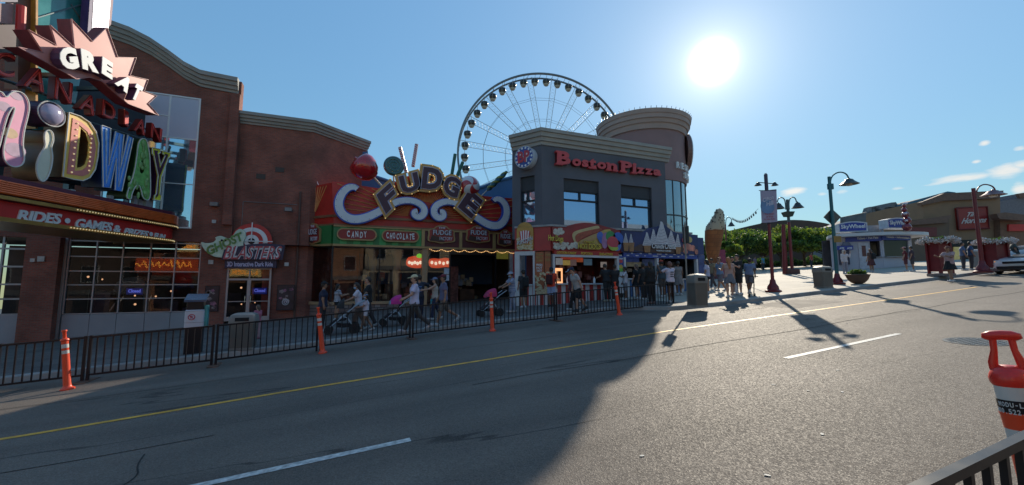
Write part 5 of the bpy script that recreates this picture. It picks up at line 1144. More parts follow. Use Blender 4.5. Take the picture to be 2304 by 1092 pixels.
# popcorn warmer and bottles on the counter
a=K.p(1251,637); b=K.p(1267,603); tw=thing('popcorn_warmer','lit glass popcorn warmer at the left end of the red counter','popcorn warmer',K.W(a[0]+.02,zC,-.1),0)
w=b[0]-a[0]; h=b[1]-a[1]; m=MB(); 
for x_,x2 in ((0,.06),(w-.06,w)): m.bx(x_,x2,0,.05,0,h)
m.bx(.06,w-.06,0,.05,h-.14,h); m.bx(.06,w-.06,0,.05,0,.08); m.bx(0,w,.05,.4,h-.1,h); m.build('lit_frame',mat('warmer orange light',(.6,.25,.1),.4,0,0,emit=.8,ecol=(1,.45,.2)),tw)
m=MB(); m.bx(.06,w-.06,.38,.42,.08,h-.1); m.ball((w/2,.22,.16),(w*.36,.14,.12),10,6); m.build('popcorn_heap',mat('popcorn',(.42,.36,.24),.8,0,.3,20),tw)
for k,(px,lab) in enumerate(((1276,'white squeeze bottle on the red counter, nearest the popcorn warmer'),(1336,'white squeeze bottle in the middle of the red counter, right of the bending man'),)):
    a=K.p(px,637); tb=thing('bottle',lab,'bottle',K.W(a[0],zC,.05)); m=MB(); m.lathe([(.001,0),(.05,0),(.055,.02),(.055,.22),(.02,.27),(.012,.34),(.001,.34)],12); m.build('bottle_body',WHITE,tb,smooth=40)
# ---- signs of the stands, each a thing
def print_disc(m,c,a,rx,rz,y,n=20,rot=0):
    cr,sr=math.cos(rot),math.sin(rot)
    m.mesh(([(a[0]+rx*math.cos(q*2*math.pi/n)*cr-rz*math.sin(q*2*math.pi/n)*sr,y,a[1]+rx*math.cos(q*2*math.pi/n)*sr+rz*math.sin(q*2*math.pi/n)*cr) for q in range(n)],[tuple(range(n))]))
# popcorn sign on the chamfer
a=KC.p(1181.5,562,.08); Q=KC.at(a[0],a[1]); ts=Q.thing('popcorn_sign','arched yellow sign reading POPCORN above the small popcorn hatch','sign')
def SQ(px,py,d=.08): return Q.p(px,py,d)
oa=[SQ(1163,562),SQ(1200,562),SQ(1200,519)]+[SQ(1181.5+18.5*math.cos(rad(k)),519-18.5*math.sin(rad(k))) for k in range(15,180,15)]+[SQ(1163,519)]
m=MB(); shape(m,[oa],.1,-.10); m.build('board',mat('popcorn sign amber',(.44,.24,.05),.5,0,.2,2),ts)
m=MB(); r=random.Random(3)
for i in range(70):
    z=r.random()**1.6; a=SQ(1165+33*r.random(),561-30*z); print_disc(m,0,a,.05+.03*r.random(),.04+.03*r.random(),-.102-.0004*i,7)
m.build('popcorn_print',mat('print popcorn',(.50,.42,.26),.6,0,.3,12),ts)['kind']='stuff'
for par,mm in ((0,mat('print red',(.45,.04,.05))),(1,WL)):
    m=MB()
    for i in range(9):
        if i%2==par: x0_=1169+25*i/9; x1_=1169+25*(i+1)/9; c_=1181.5; f=lambda x:c_+(x-c_)*.72; m.mesh(([(q[0],-.135,q[1]) for q in (SQ(f(x0_),548),SQ(f(x1_),548),SQ(x1_,522-3*math.sin(math.pi*i/9)),SQ(x0_,522-3*math.sin(math.pi*i/9)))],[(0,1,2,3)]))
    m.build('bag_stripe',mm,ts)
for bo,mm,y in ((.06,BLACK,-.138),(.01,WL,-.15)):
    m=MB(); add_text(m,'POPCORN',SQ(1165,553),SQ(1199,541),SQ(1165,544),.01,y,bo); m.build('lettering',mm,ts)
# hot dog sign
a=K.p(1318,564,.08); Q=K.at(a[0],a[1]); ts=Q.thing('hot_dog_sign','painted sign with a hot dog and the words HOT DOGS over the red counter','sign')
HQ=lambda x,y,d=.1:Q.p(*Z3(x,y),d)
m=MB(); shape(m,[[HQ(505,362),HQ(1200,386),HQ(1200,190),HQ(1140,160),HQ(1060,140),HQ(990,118),HQ(900,100),HQ(820,97),HQ(740,108),HQ(660,130),HQ(640,150),HQ(505,140)]],.1,-.12); m.build('board',mat('hot dog sign red',(.24,.02,.02),.45,0,.3,1.5),ts)
def blob(nm,pts,mm,y,it=2,par=None,th=.012):
    m=MB(); shape(m,[smooth_poly([HQ(*p) for p in pts],it)],th,y); return m.build(nm,mm,par or ts)
BUN=mat('print bun',(.40,.25,.10),.5,0,.2,3); BUN2=mat('print bun pale',(.48,.36,.17),.5,0,.15,4)
blob('yellow_print',[(760,360),(760,290),(900,230),(1080,150),(1120,200),(1040,380)],mat('print mustard',(.42,.30,.08),.5,0,.15,3),-.134,1)
blob('bun_print',[(715,270),(705,215),(730,185),(800,165),(900,140),(965,125),(985,140),(980,165),(900,195),(800,235),(770,300),(740,305)],BUN2,-.148)
blob('sausage_print',[(740,285),(735,225),(790,195),(900,170),(1000,150),(1010,175),(900,215),(800,255),(770,300)],mat('print sausage',(.30,.06,.03),.4,0,.3,6),-.162)
blob('bun_print',[(770,320),(800,270),(900,225),(1000,185),(1040,190),(1010,230),(900,280),(800,330)],BUN,-.176)
blob('ice_print',[(950,240),(960,200),(1000,185),(1020,230),(1010,320),(980,300)],mat('print cobalt',(.06,.12,.40),.5),-.19); blob('ice_print',[(1000,330),(1005,230),(1040,190),(1075,220),(1060,340),(1030,370)],mat('print lilac pink',(.34,.16,.30),.5,0,.2,3),-.20)
for c,col,rx in (((1090,240),(.04,.24,.07),.30),((1165,260),(.03,.10,.40),.34),((1150,330),(.06,.16,.45),.3),((1110,305),(.45,.05,.07),.36)):
    m=MB(); q=HQ(*c); print_disc(m,0,q,rx,rx*.98,-.205 if col[0]<.4 else -.215,24); m.build('ice_ball_print',mat('ice ball %d'%int(col[0]*100+col[2]*1000),col,.5,0,.12,3),ts)
blob('cup_print',[(1055,310),(1075,340),(1120,350),(1170,345),(1160,382),(1085,382)],mat('print lime',(.34,.44,.06),.5),-.225,1)
m=MB(); r=random.Random(6)
for i in range(60):
    q=HQ(520+230*r.random(),300+60*r.random()) if i>18 else HQ(530+90*r.random(),160+55*r.random()); print_disc(m,0,q,.07+.05*r.random(),.06+.04*r.random(),-.135-.0004*i,7)
m.build('popcorn_print',mat('print popcorn pale',(.50,.47,.40),.6,0,.3,9),ts)['kind']='stuff'
YEL=mat('letter yellow',(.62,.48,.06))
for bo,mm,y in ((.055,mat('letter dark red',(.10,.01,.01),.5),-.23),(.008,YEL,-.25)):
    m=MB(); add_text(m,'Hot Dogs',HQ(455,300),HQ(605,312),HQ(455,222),.02,y,bo); add_text(m,'HOT DOGS',HQ(755,362),HQ(980,368),HQ(755,312),.02,y,bo); add_text(m,'Original',HQ(815,308),HQ(920,311),HQ(815,282),.02,y,bo); m.build('lettering',mm,ts)
# ice cream sign
a=K.p(1470,570,.08); Q=K.at(a[0],a[1]); ts=Q.thing('ice_cream_sign','navy sign with white soft ice swirls over the blue counter','sign')
HQ=lambda x,y,d=.1:Q.p(*Z3(x,y),d)
m=MB(); shape(m,[[HQ(1208,390),HQ(1985,420),HQ(1985,222),HQ(1800,205),HQ(1740,190),HQ(1700,160),HQ(1650,120),HQ(1500,150),HQ(1420,190),HQ(1208,178)]],.1,-.12); m.build('board',mat('ice sign navy',(.012,.022,.10),.4,0,.45,1.5),ts)
SW=mat('print ice white',(.46,.46,.50),.5,0,.12,6); SWD=mat('print ice shade',(.22,.22,.27),.5); CONE=mat('print cone',(.28,.14,.06),.5,0,.25,6)
def swirl(cx,yb,yt,w,y,mm=SW,curl=True):
    h=yb-yt; pts=[(cx-w*.5,yb)]
    n=6
    for i in range(n): z=yb-h*.86*(i+.5)/n; ww=w*.5*(1-(i+.5)/n*.78); pts+= [(cx-ww*1.04,z+h*.03),(cx-ww*1.02,z-h*.03)]
    pts+=[(cx-w*.07,yt+h*.05),(cx-w*.12,yt+h*.01),(cx-w*.02,yt-h*.02),(cx+w*.09,yt+h*.05)]
    for i in reversed(range(n)): z=yb-h*.86*(i+.5)/n; ww=w*.5*(1-(i+.5)/n*.78); pts+= [(cx+ww*1.02,z-h*.03),(cx+ww*1.04,z+h*.03)]
    pts.append((cx+w*.5,yb)); blob('swirl_print',pts,mm,y,1)
    m=MB()
    for i in range(1,6):
        z=yb-h*.80*i/6; ww=w*.5*(1-i/6*.78); q=[HQ(cx-ww*.9,z+h*.02),HQ(cx,z+h*.045),HQ(cx+ww*.9,z-h*.02)]; m.tube([(p[0],y-.004,p[1]) for p in q],.012,4)
    m.build('swirl_shade',SWD,ts)
blob('brown_print',[(1320,390),(1350,330),(1500,300),(1700,300),(1840,330),(1840,415)],mat('print cocoa',(.07,.035,.03),.5,0,.3,3),-.132,1)
for cx,yb,yt,w,y in ((1250,300,205,50,-.14),(1305,300,212,44,-.14),(1465,330,195,90,-.15),(1530,320,165,85,-.16),(1710,330,180,100,-.155),(1778,345,212,62,-.15),(1612,320,88,150,-.17)): swirl(cx,yb,yt,w,y)
for cx,yt,yb,w in ((1250,300,385,60),(1305,300,390,56),(1465,330,400,70),(1778,345,415,56)): blob('cone_print',[(cx-w/2,yt),(cx+w/2,yt),(cx+w*.36,yb),(cx-w*.36,yb)],CONE,-.185,0)
for bo,mm,y in ((.05,mat('letter dark blue',(.012,.02,.08),.5),-.20),(.008,WL,-.215)):
    m=MB(); add_text(m,'Crunchi',HQ(1508,358),HQ(1630,364),HQ(1508,308),.015,y,bo,.15); add_text(m,'Creme',HQ(1638,364),HQ(1748,368),HQ(1638,306),.015,y,bo,.15); add_text(m,'WAFFLE CONES',HQ(1550,390),HQ(1700,394),HQ(1550,374),.015,y,bo); m.build('lettering',mm,ts)
m=MB(); r=random.Random(12)
for i in range(9): q=HQ(1850+120*r.random(),290+110*r.random()); print_disc(m,0,q,.12+.12*r.random(),.12+.1*r.random(),-.134-.002*i,10)
m.build('treat_print',mat('print treat pink',(.42,.17,.13),.5,0,.6,3),ts)
for c,col,rr in (((1900,270),(.45,.34,.12),.17),((1840,275),(.32,.05,.10),.16)):
    m=MB(); print_disc(m,0,HQ(*c),rr,rr,-.16,16); m.build('lolly_print',mat('lolly print %d'%c[0],col,.5),ts)
# orange side panels of the popcorn hatch
a=KC.p(1222,662,.03); Q=KC.at(a[0],a[1]); ts=Q.thing('menu_sign','tall orange popcorn panels reading FRESH HOT TASTY beside the popcorn hatch','sign')
p0=Q.p(1205,662,.05); p1=Q.p(1240,566,.05); xm=Q.p(1225,600,.05)[0]; m=MB(); m.bx(p0[0],xm-.02,-.075,-.05,p0[1],p1[1]); m.bx(xm+.02,p1[0]-.03,-.075,-.05,p0[1],p1[1]); m.build('board',mat('panel orange',(.32,.085,.03),.5,0,.25,2),ts)
m=MB(); r=random.Random(5)
for i in range(70): z=r.random()**1.8; q=Q.p(1206+32*r.random(),660-46*z,.05); print_disc(m,0,q,.05+.04*r.random(),.05+.03*r.random(),-.077-.0004*i,7)
m.build('popcorn_print',mat('print popcorn',(.50,.42,.26)),ts)['kind']='stuff'
m=MB()
for k,(y0,y1) in enumerate(((570,575),(577,582),(584,589),(571,577),(582,588))):
    x0_,x1_=((1207,1222) if k<3 else (1228,1239)); q0,q1=Q.p(x0_,y1,.05),Q.p(x1_,y0,.05); m.bx(q0[0],q1[0],-.083,-.0755,q0[1],q1[1])
m.each('print_patch',mat('print caramel',(.30,.15,.04),.5,0,.4,5),ts)
m=MB(); 
for k,s_ in enumerate(('FRESH','HOT','TASTY')): add_text(m,s_,Q.p(1208,599+6.5*k,.05),Q.p(1221,599+6.5*k,.05),Q.p(1208,594+6.5*k,.05),.01,-.108,.02)
m.build('lettering',WL,ts)
# ================================================================== OBSERVATION WHEEL
WC=D(1224,355,112.); wn=rad(75); RW=192/920*112.
fw=thing('observation_wheel','tall white observation wheel with dark glazed cabins behind the restaurant','observation wheel',(WC[0],WC[1],gz(WC[0])-.3),wn-math.pi/2)
hz=WC[2]-(gz(WC[0])-.3)
STEEL=mat('wheel steel',(.16,.18,.20),.45,.2,.08,.5); STEELW=mat('wheel lattice white',(.50,.52,.54),.45,.1,.08,.5)
def wp(r,a,y): return (r*math.sin(rad(a)),y,hz+r*math.cos(rad(a)))
m=MB()
for y,rr,th in ((-1.35,RW,.30),(1.35,RW,.24)): m.tube([wp(rr,i*3,y) for i in range(121)],th,6,False)
m.build('rim',STEEL,fw)
m=MB()
for i in range(42): a=(i+.5)*360/42+2.2; m.tube([wp(RW-.0,a,-1.35),wp(RW-.0,a,1.35)],.06,4)
m.build('rim_tie',STEEL,fw)['kind']='stuff'
spk=None
for k in range(20):
    a=8+18*k; m=MB(); w=.80; ca,sa=math.cos(rad(a)),math.sin(rad(a)); 
    def q(r,s,y): return (r*sa+s*ca,y,hz+r*ca-s*sa)
    r0,r1=2.0,RW-.2
    for s in (-w,w): m.tube([q(r0,s*.7,0),q(r1,s,0)],.075,5)
    n=22
    pts=[q(r0+(r1-r0)*i/n,w*(.7+.3*i/n)*(-1)**i,0) for i in range(n+1)]; m.tube(pts,.035,4)
    pts=[q(r0+(r1-r0)*i/n,w*(.7+.3*i/n)*(-1)**(i+1),.0) for i in range(n+1)]; m.tube(pts,.028,4)
    m.build('spoke',STEELW,fw)
m=MB()
for rr in (RW*.72,RW*.46):
    for y in (-.7,.7):
        pts=[wp(rr,8+18*k,y) for k in range(21)]
        for i in range(20): m.tube([pts[i],pts[i+1]],.035,4)
m.build('tie_cable',STEEL,fw)['kind']='stuff'
m=MB(); m.X=Matrix.Translation((0,0,hz))@Matrix.Rotation(rad(90),4,'X'); m.lathe([(.01,-3.2),(1.2,-3.2),(1.5,-2.4),(1.5,2.4),(1.2,3.2),(.01,3.2)],24); m.build('hub',STEEL,fw)
for sx in (-1,1):
    for sy in (-1,1):
        m=MB(); m.tube([(sx*12,sy*7,0),(0,sy*2.8,hz)],[.7,.45],10); m.build('support_leg',STEELW,fw)
CAB=mat('cabin dark',(.030,.033,.04),.25,.1,.1,2); CABW=mat('cabin cream',(.40,.37,.32),.5,0,.05,2); CABG=mat('cabin glass',(.05,.07,.10),.05,.3,0)
for i in range(42):
    a=i*360/42+2.2
    if not (-118<((a+180)%360-180)<62): 
        if i%1: continue
    c=wp(RW-1.75,a,0)
    m=MB(); m.X=Matrix.Translation(c); m.lathe([(.55,-.95),(.72,-.6),(.98,-.1),(1.02,.35),(.85,.8),(.5,1.02),(.1,1.08)],14); o=m.build('cabin',CAB,fw,smooth=40)
    m=MB(); m.X=Matrix.Translation(c); m.lathe([(.01,-1.02),(.5,-1.0),(.66,-.82),(.80,-.5),(.70,-.48),(.01,-.5)],14); 
    for k in range(6): b=rad(60*k+20); m.tube([(r_*math.cos(b),r_*math.sin(b),z) for r_,z in ((.80,-.5),(1.0,-.1),(1.05,.35),(.88,.8),(.5,1.03))],.035,4)
    m.tube([(0,-1.3,1.75),(0,-.1,1.12)],.05,4); m.tube([(0,1.3,1.75),(0,.1,1.12)],.05,4); m.build('cabin_frame',CABW,o)
# ================================================================== FAR BUILDINGS OF THE PLAZA
def block(name,label,cat,pts,zc,mm,z0=None,th=6.,group=None):
    """far building from its outline at distance zc, with real depth"""
    P0=D(*pts[0],zc); Q=PL((P0[0],P0[1],gz(P0[0])-.3),rad(-21.95)); L_=Q.ps(pts); t=thing(name,label,cat,Q.O,Q.rz,group); m=MB(); m.pol(L_,0,th); m.build('wall',mm,t); return Q,t
ROOFD=mat('dark arched roof',(.075,.048,.036),.8,0,.2,.3); GREYB=mat('grey building',(.17,.17,.18),.8,0,.15,.4)
arcp=[(1668,640)]+[(1668+236*i/14,513-18*math.sin(math.pi*i/14)) for i in range(15)]+[(1904,640)]
Q,t=block('arched_hall','low hall with a long dark arched roof behind the trees','building',arcp,95,ROOFD)
Q,t=block('grey_building','grey flat roofed building behind the trees, right of the ice cream cone','building',[(1618,640),(1618,527),(1640,522),(1668,518),(1700,514),(1716,506),(1722,513),(1722,640)],105,GREYB)
Q,t=block('grey_house','grey building with a small blue gable behind the booth','building',[(1880,640),(1880,508),(1912,500),(1925,491),(1940,495),(1958,498),(2050,486),(2050,640)],80,GREYB)
m=MB(); m.pol(Q.ps([(1912,500),(1925,491),(1944,498)],.3),-.3,-.003); m.build('gable',mat('gable blue',(.10,.16,.24),.6),t)
Q,t=block('rooftop_building','brown building with rooftop clutter and a blue strip roof behind the booth','building',[(1948,640),(1948,478),(1966,474),(2000,470),(2005,456),(2016,455),(2020,462),(2044,456),(2100,441),(2144,432),(2150,640)],75,mat('roof clutter grey',(.13,.125,.13),.8,0,.3,.6))
BLUR=mat('blue roof edge',(.03,.11,.17),.6)
m=MB(); m.pol(Q.ps([(2018,462),(2044,455),(2132,431),(2150,433),(2150,440),(2062,459),(2020,475)],.3),-.3,-.003); m.build('blue_roof',BLUR,t)
m=MB(); m.pol(Q.ps([(2040,466),(2086,459),(2086,472),(2040,480)],.4),-.4,-.003); m.each('sign_band',mat('band blue red',(.06,.05,.16),.6,0,.6,1.5),t)
m=MB(); m.pol(Q.ps([(2055,467),(2062,466),(2062,474),(2055,475)],.5),-.5,-.401); m.pol(Q.ps([(2064,465.5),(2072,464.5),(2072,473),(2064,474)],.5),-.5,-.401); m.pol(Q.ps([(2081,463),(2084,462.5),(2084,471),(2081,471.5)],.5),-.5,-.401); m.each('white_mark',WHITE,t)
m=MB(); r=random.Random(21)
for i in range(14): x=1950+90*r.random(); a=Q.p(x,478-(x-1948)*.14,0); h=.5+1.0*r.random(); m.bx(a[0]-.4,a[0]+.4+r.random(),-.2,.8,a[1]-1,a[1]+h*.6)
m.each('roof_unit',mat('roof unit',(.16,.15,.16),.6,0,.4,1),t)
# Coffee shop with red sign, standing across the side of the plaza
zT=47.; PT=D(2160,600,zT); TB=PL((PT[0],PT[1],gz(PT[0])-.2),rad(-28))
t=TB.thing('coffee_shop','tan coffee shop with dark cornice and a red square sign reading Tim Hortons','shop')
TNW=mat('coffee shop tan',(.25,.145,.085),.8,0,.1,.6); TNC=mat('coffee cornice brown',(.16,.085,.06),.7)
m=MB(); m.pol(TB.ps([(2078,640),(2078,452),(2120,443),(2250,443),(2254,640)]),0,9.); m.build('wall',TNW,t)
m=MB(); m.pol(TB.ps([(2074,455),(2118,438),(2124,435),(2258,429),(2257,436),(2251,437),(2250,446),(2124,452),(2076,462)],.35),-.35,.3); m.build('cornice',TNC,t)
m=MB(); m.pol(TB.ps([(2050,640),(2050,496),(2136,487),(2136,640)],1.2),-1.2,-.003); m.build('front_wing',mat('wing tan',(.15,.09,.06),.8,0,.1,.6),t)
m=MB(); m.pol(TB.ps([(2046,498),(2140,484),(2139,492),(2134,493),(2133,501),(2050,507)],1.6),-1.6,-1.203); m.pol(TB.ps([(2242,481),(2262,478),(2310,484),(2310,497),(2250,493),(2247,490)],1.6),-1.6,-.8); m.each('wing_cornice',TNC,t)
m=MB(); m.pol(TB.ps([(2250,494),(2312,498),(2312,640),(2254,640)],.7),-.7,-.003); m.build('side_wing',mat('side wing brown',(.18,.09,.055),.8),t)
m=MB(); m.pol(TB.ps([(2270,505),(2310,505),(2310,520),(2270,520)],.9),-.9,-.703); m.build('red_awning',RED,t)
m=MB(); m.pol(TB.ps([(2098,606),(2250,606),(2250,540),(2098,540)],.05),-.05,-.003); m.build('dark_entrance',mat('entrance dark',(.02,.016,.014),.7,0,.4,1),t)
m=MB(); m.pol(TB.ps([(2050,512),(2108,512),(2108,532),(2050,532)],1.3),-1.3,-1.203); m.build('red_band',mat('band dull red',(.16,.02,.02),.5),t)
m=MB(); m.pol(TB.ps([(2147,585),(2160,585),(2160,556),(2147,556)],.2),-.2,-.053); m.pol(TB.ps([(2216,562),(2232,562),(2232,555),(2216,555)],.2),-.2,-.053); m.each('lit_poster',mat('poster lit cream',(.45,.36,.14),.5,0,.3,3,emit=.15),t)
a=TB.p(2157,516,.3); Q=TB.at(a[0],a[1]); ts=Q.thing('shop_sign','red square sign with slanted white words Tim Hortons on the tan coffee shop','sign')
o=[(2153,468),(2221,465),(2226,514),(2158,517)]
m=MB(); m.pol(Q.ps(o,.3),-.3,-.003); m.build('board',mat('sign deep red',(.26,.016,.012)),ts)
m=MB(); oo=Q.ps(o,.34); m.tube([(p[0],-.34,p[1]) for p in oo+oo[:1]],.09,5); m.build('rim',mat('sign rim maroon',(.14,.012,.014),.5),ts)
m=MB(); add_text(m,'Tim',Q.p(2175,488,.35),Q.p(2200,486,.35),Q.p(2178,478,.35),.03,-.31,.03,.3); add_text(m,'Hortons',Q.p(2163,504,.35),Q.p(2219,501,.35),Q.p(2166,491,.35),.03,-.31,.03,.3); m.build('lettering',mat('sign pale lettering',(.50,.42,.40),.5),ts)
zN=70.; PN=D(2290,600,zN); NB=PL((PN[0],PN[1],gz(PN[0])-.3),rad(-22)); t=NB.thing('grey_building','mauve grey building at the right edge behind the coffee shop','building')
m=MB(); m.pol(NB.ps([(2235,640),(2235,455),(2292,447),(2292,436),(2330,430),(2330,640)]),0,8.); m.build('wall',mat('mauve grey render',(.17,.15,.165),.8),t)
m=MB(); m.pol(NB.ps([(2290,436),(2330,430),(2330,441),(2296,446)],.4),-.4,-.003); m.build('cornice',TNC,t)
# ================================================================== TICKET BOOTH
# front-left corner at (1885,608), near corner at (2000,604), right end at (2052,603)
pa=G(1886,609,.15); 
dirb=np.array([.46,-.888]); 
bz=gz(42.5)+.15
BO=np.array([41.2,23.6,bz-.3])
TBX=PL(BO,math.atan2(-.70,.714)); t=booth=TBX.thing('ticket_booth','pale ticket booth with a flat rounded roof and two blue arched roof signs','booth')
BW=mat('booth pale lilac',(.40,.38,.43),.6,0,.06,.6); BD=mat('booth opening dark',(.05,.045,.05),.7,0,.5,1.2)
bw=TBX.p(1986,570)[0]; 
# front (left) wall then the turned counter wall
P2=PL(TBX.W(bw,0),math.atan2(-.30,.954)); bw2=P2.p(2049,570)[0]; dz=.3
zrf=TBX.p(1940,533)[1]; zco=P2.p(2010,579)[1]
m=MB(); d0,d1=TBX.p(1934,590)[0],TBX.p(1957,590)[0]; o0,o1=TBX.p(1958,560)[0],TBX.p(1981,560)[0]; zc_=TBX.p(1970,578)[1]
wall_with(m,0,bw,0,zrf,[(o0,o1,zc_,TBX.p(1970,538)[1])],0,.2)
m.prism([(-.2,0,0),(-.003,0,0),(1.9,6.6,0),(1.7,6.7,0)],(0,0,zrf))
rel=Matrix.Rotation(P2.rz-TBX.rz,4,'Z'); off=Matrix.Translation((bw,0,0))@rel
m.X=off; m.bx(.0,.16,-.02,.2,0,zrf); m.bx(.16,bw2,0,.2,0,zco-.003); m.bx(bw2-.16,bw2,-.02,.2,zco,zrf); m.bx(.16,bw2-.16,0,.2,P2.p(2010,540)[1],zrf); m.bx(bw2,bw2+.2,.0,6,0,zrf)
m.X=None; m.build('wall',BW,t)
m=MB(); m.bx(0,bw,3,3.2,0,zrf); m.X=off; m.bx(0,bw2,3.,3.2,0,zrf); m.build('interior',BD,t)
m=MB(); m.X=off; m.bx(.1,bw2+.1,-.25,.3,zco,zco+.06); m.X=None; m.bx(o0,bw,-.2,.2,zc_-.06,zc_); m.build('counter',mat('counter grey',(.25,.24,.26),.5),t)
m=MB(); m.X=off; m.sheet([(.16,.08,zco+.06),(bw2-.16,.08,zco+.06),(bw2-.16,.08,P2.p(2010,540)[1]),(.16,.08,P2.p(2010,540)[1])]); m.X=None; m.each('pane',GLS,t)
m=MB(); m.X=off; m.bx(.2,bw2-.2,2.9,2.98,zco+.4,zrf-.3); m.X=None; m.build('interior_wall_pale',mat('booth inside cream',(.32,.29,.22),.7,0,.5,2,emit=.0),t)
# roof: broad disc-like slab, overhanging
rp=[TBX.p(*q) for q in ((1846,537),(1986,523))]
m=MB(); n0=[(TBX.p(1858,536)[0]-.2,-.6)]; 
corners=[(-1.3,-.9),(bw*.5,-1.15),(bw+.0,-1.2)]
e2=off@Vector((bw2*.5,-1.3,0)); e3=off@Vector((bw2+1.0,-1.05,0)); e4=off@Vector((bw2+2.0,.6,0)); e5=off@Vector((bw2+2.0,3.5,0))
poly=[(-.75,-.75),(bw*.5,-1.0),(bw+.0,-1.1)]+[(e2.x,e2.y),(e3.x,e3.y),(e4.x,e4.y),(e5.x,e5.y),(bw,8),(1.6,7.)]
poly=[tuple(p) for p in smooth_poly(poly,2)]
m.loft([[(x,y,zrf+.0) for x,y in poly],[(x,y,zrf+.26) for x,y in poly]]); m.build('roof',mat('booth roof white',(.52,.51,.52),.5,0,.06,.6),t)
NAVY=mat('sign navy blue',(.02,.04,.26),.4,0,.1,2)
m=MB(); m.bx(d0-.9,bw-.02,-.09,-.003,TBX.p(1960,543)[1],TBX.p(1960,533)[1]); m.X=off; m.bx(.0,bw2,-.10,-.022,P2.p(2020,541)[1],P2.p(2020,530)[1]); m.X=None; fb=m.build('fascia_sign',NAVY,t)
m=MB(); add_text(m,'Tickets • Fun Pass',TBX.p(1928,539.5,.1),TBX.p(1976,537,.1),TBX.p(1928,534.2,.1),.02,-.092,.02); m.X=off; add_text(m,'Tickets • Information',P2.p(1994,535,.11),P2.p(2046,538,.11),P2.p(1994,530.5,.11),.02,-.102,.02); m.X=None; m.build('lettering',WL,fb)
m=MB(); m.bx(d0,d1,-.06,-.003,.3,TBX.p(1945,547)[1]); dr=m.build('door',mat('booth door pale',(.46,.44,.48),.5),t)
m=MB(); m.bx(d0+.22,d1-.22,-.08,-.061,TBX.p(1945,577)[1],TBX.p(1945,553)[1]); m.build('window',mat('door glass wine',(.07,.02,.03),.15,0,.2,2),dr)
a0,a1=TBX.p(1888,590)[0],TBX.p(1910,590)[0]
m=MB(); m.bx(a0,a1,-.25,-.003,TBX.p(1899,596)[1],TBX.p(1899,563)[1]); at=m.build('cash_machine',mat('atm dark',(.03,.025,.05),.4,0,.3,3),t)
m=MB(); m.bx(a0-.15,a1+.3,-.35,-.253,TBX.p(1899,563)[1],TBX.p(1899,554)[1]); m.build('atm_sign',NAVY,at)
m=MB(); 
for x0,x1 in ((1889,1899),(1906,1917)): add_text(m,'ATM',TBX.p(x0,561,.36),TBX.p(x1,560.5,.36),TBX.p(x0,556.8,.36),.02,-.352,.03)
m.build('lettering',WL,at)
m=MB(); m.pol(TBX.ps([(1894,553),(1898,545),(1911,545),(1917,553)],.2),-.2,-.003); m.build('awning',mat('awning grey blue',(.14,.15,.22),.6),t)
# roof signs
for PP,x0,x1,y0,y1,yb,lab in ((TBX,1887,1953,508,503,522,'blue arched roof sign reading SkyWheel at the left end of the ticket booth'),(P2,1998,2047,497,492,514,'blue arched roof sign reading SkyWheel over the ticket counter')):
    a=PP.p(x0,yb,.4); b=PP.p(x1,yb,.4); Q=PP.at(a[0],PP.p((x0+x1)/2,yb,.4)[1]); ts=Q.thing('roof_sign',lab,'sign'); w=b[0]-a[0]; h=.95
    top=[(w*i/12,h*(.72+.28*math.sin(math.pi*(.12+.76*i/12)))) for i in range(13)]
    m=MB(); m.pol([(0,0),(w,0)]+top[::-1],-.4,.4); m.build('sign_box',mat('sign box white',(.48,.48,.52),.5),ts)
    ins=[(.1,.08),(w-.1,.08)]+[(min(max(x,.1),w-.1),z-.1) for x,z in top[::-1]]
    m=MB(); m.pol(ins,-.42,-.401); m.build('blue_face',NAVY,ts)
    m=MB(); add_text(m,'SkyWheel',(w*.09,h*.22),(w*.92,h*.22),(w*.09,h*.72),.03,-.421,.02); m.build('lettering',WL,ts)
m=MB(); m.bx(bw*.55,bw*.62,.5,.6,zrf+.26,zrf+1.0); m.bx(bw+.2,bw+.3,.3,.4,zrf+.26,zrf+1.1); m.bx(bw*.5,bw+.6,1.,4.,zrf+.262,zrf+1.1); m.build('roof_plant',mat('roof plant grey',(.24,.24,.26),.6),t)
# silver balloons / red figure above the booth roof
bl=D(2038,487,zdepth(P2.W(bw2*.7,3))-1.2); ts=thing('roof_figure','red and silver round figure standing on the ticket booth roof at its right end','figure',(bl[0],bl[1],bz-.3+zrf+.26),0)
m=MB()
for dx,dzz,rr in ((0,.35,.34),(.12,.95,.30),(-.05,1.45,.26),(-.16,1.85,.2),(-.12,2.2,.15)): m.ball((dx,0,dzz),rr,12,8)
m.build('body',mat('figure wine',(.20,.02,.03),.2,.3,.1,2,coat=.6),ts,smooth=60)
m=MB()
for dx,dzz,rr in ((-.2,2.35,.11),(.05,2.4,.1),(-.28,1.5,.14),(.3,1.0,.13),(-.2,.9,.12)): m.ball((dx,-.1,dzz),rr,10,6)
m.each('silver_ball',mat('silver pink',(.5,.42,.46),.15,.8,0),ts,smooth=60)
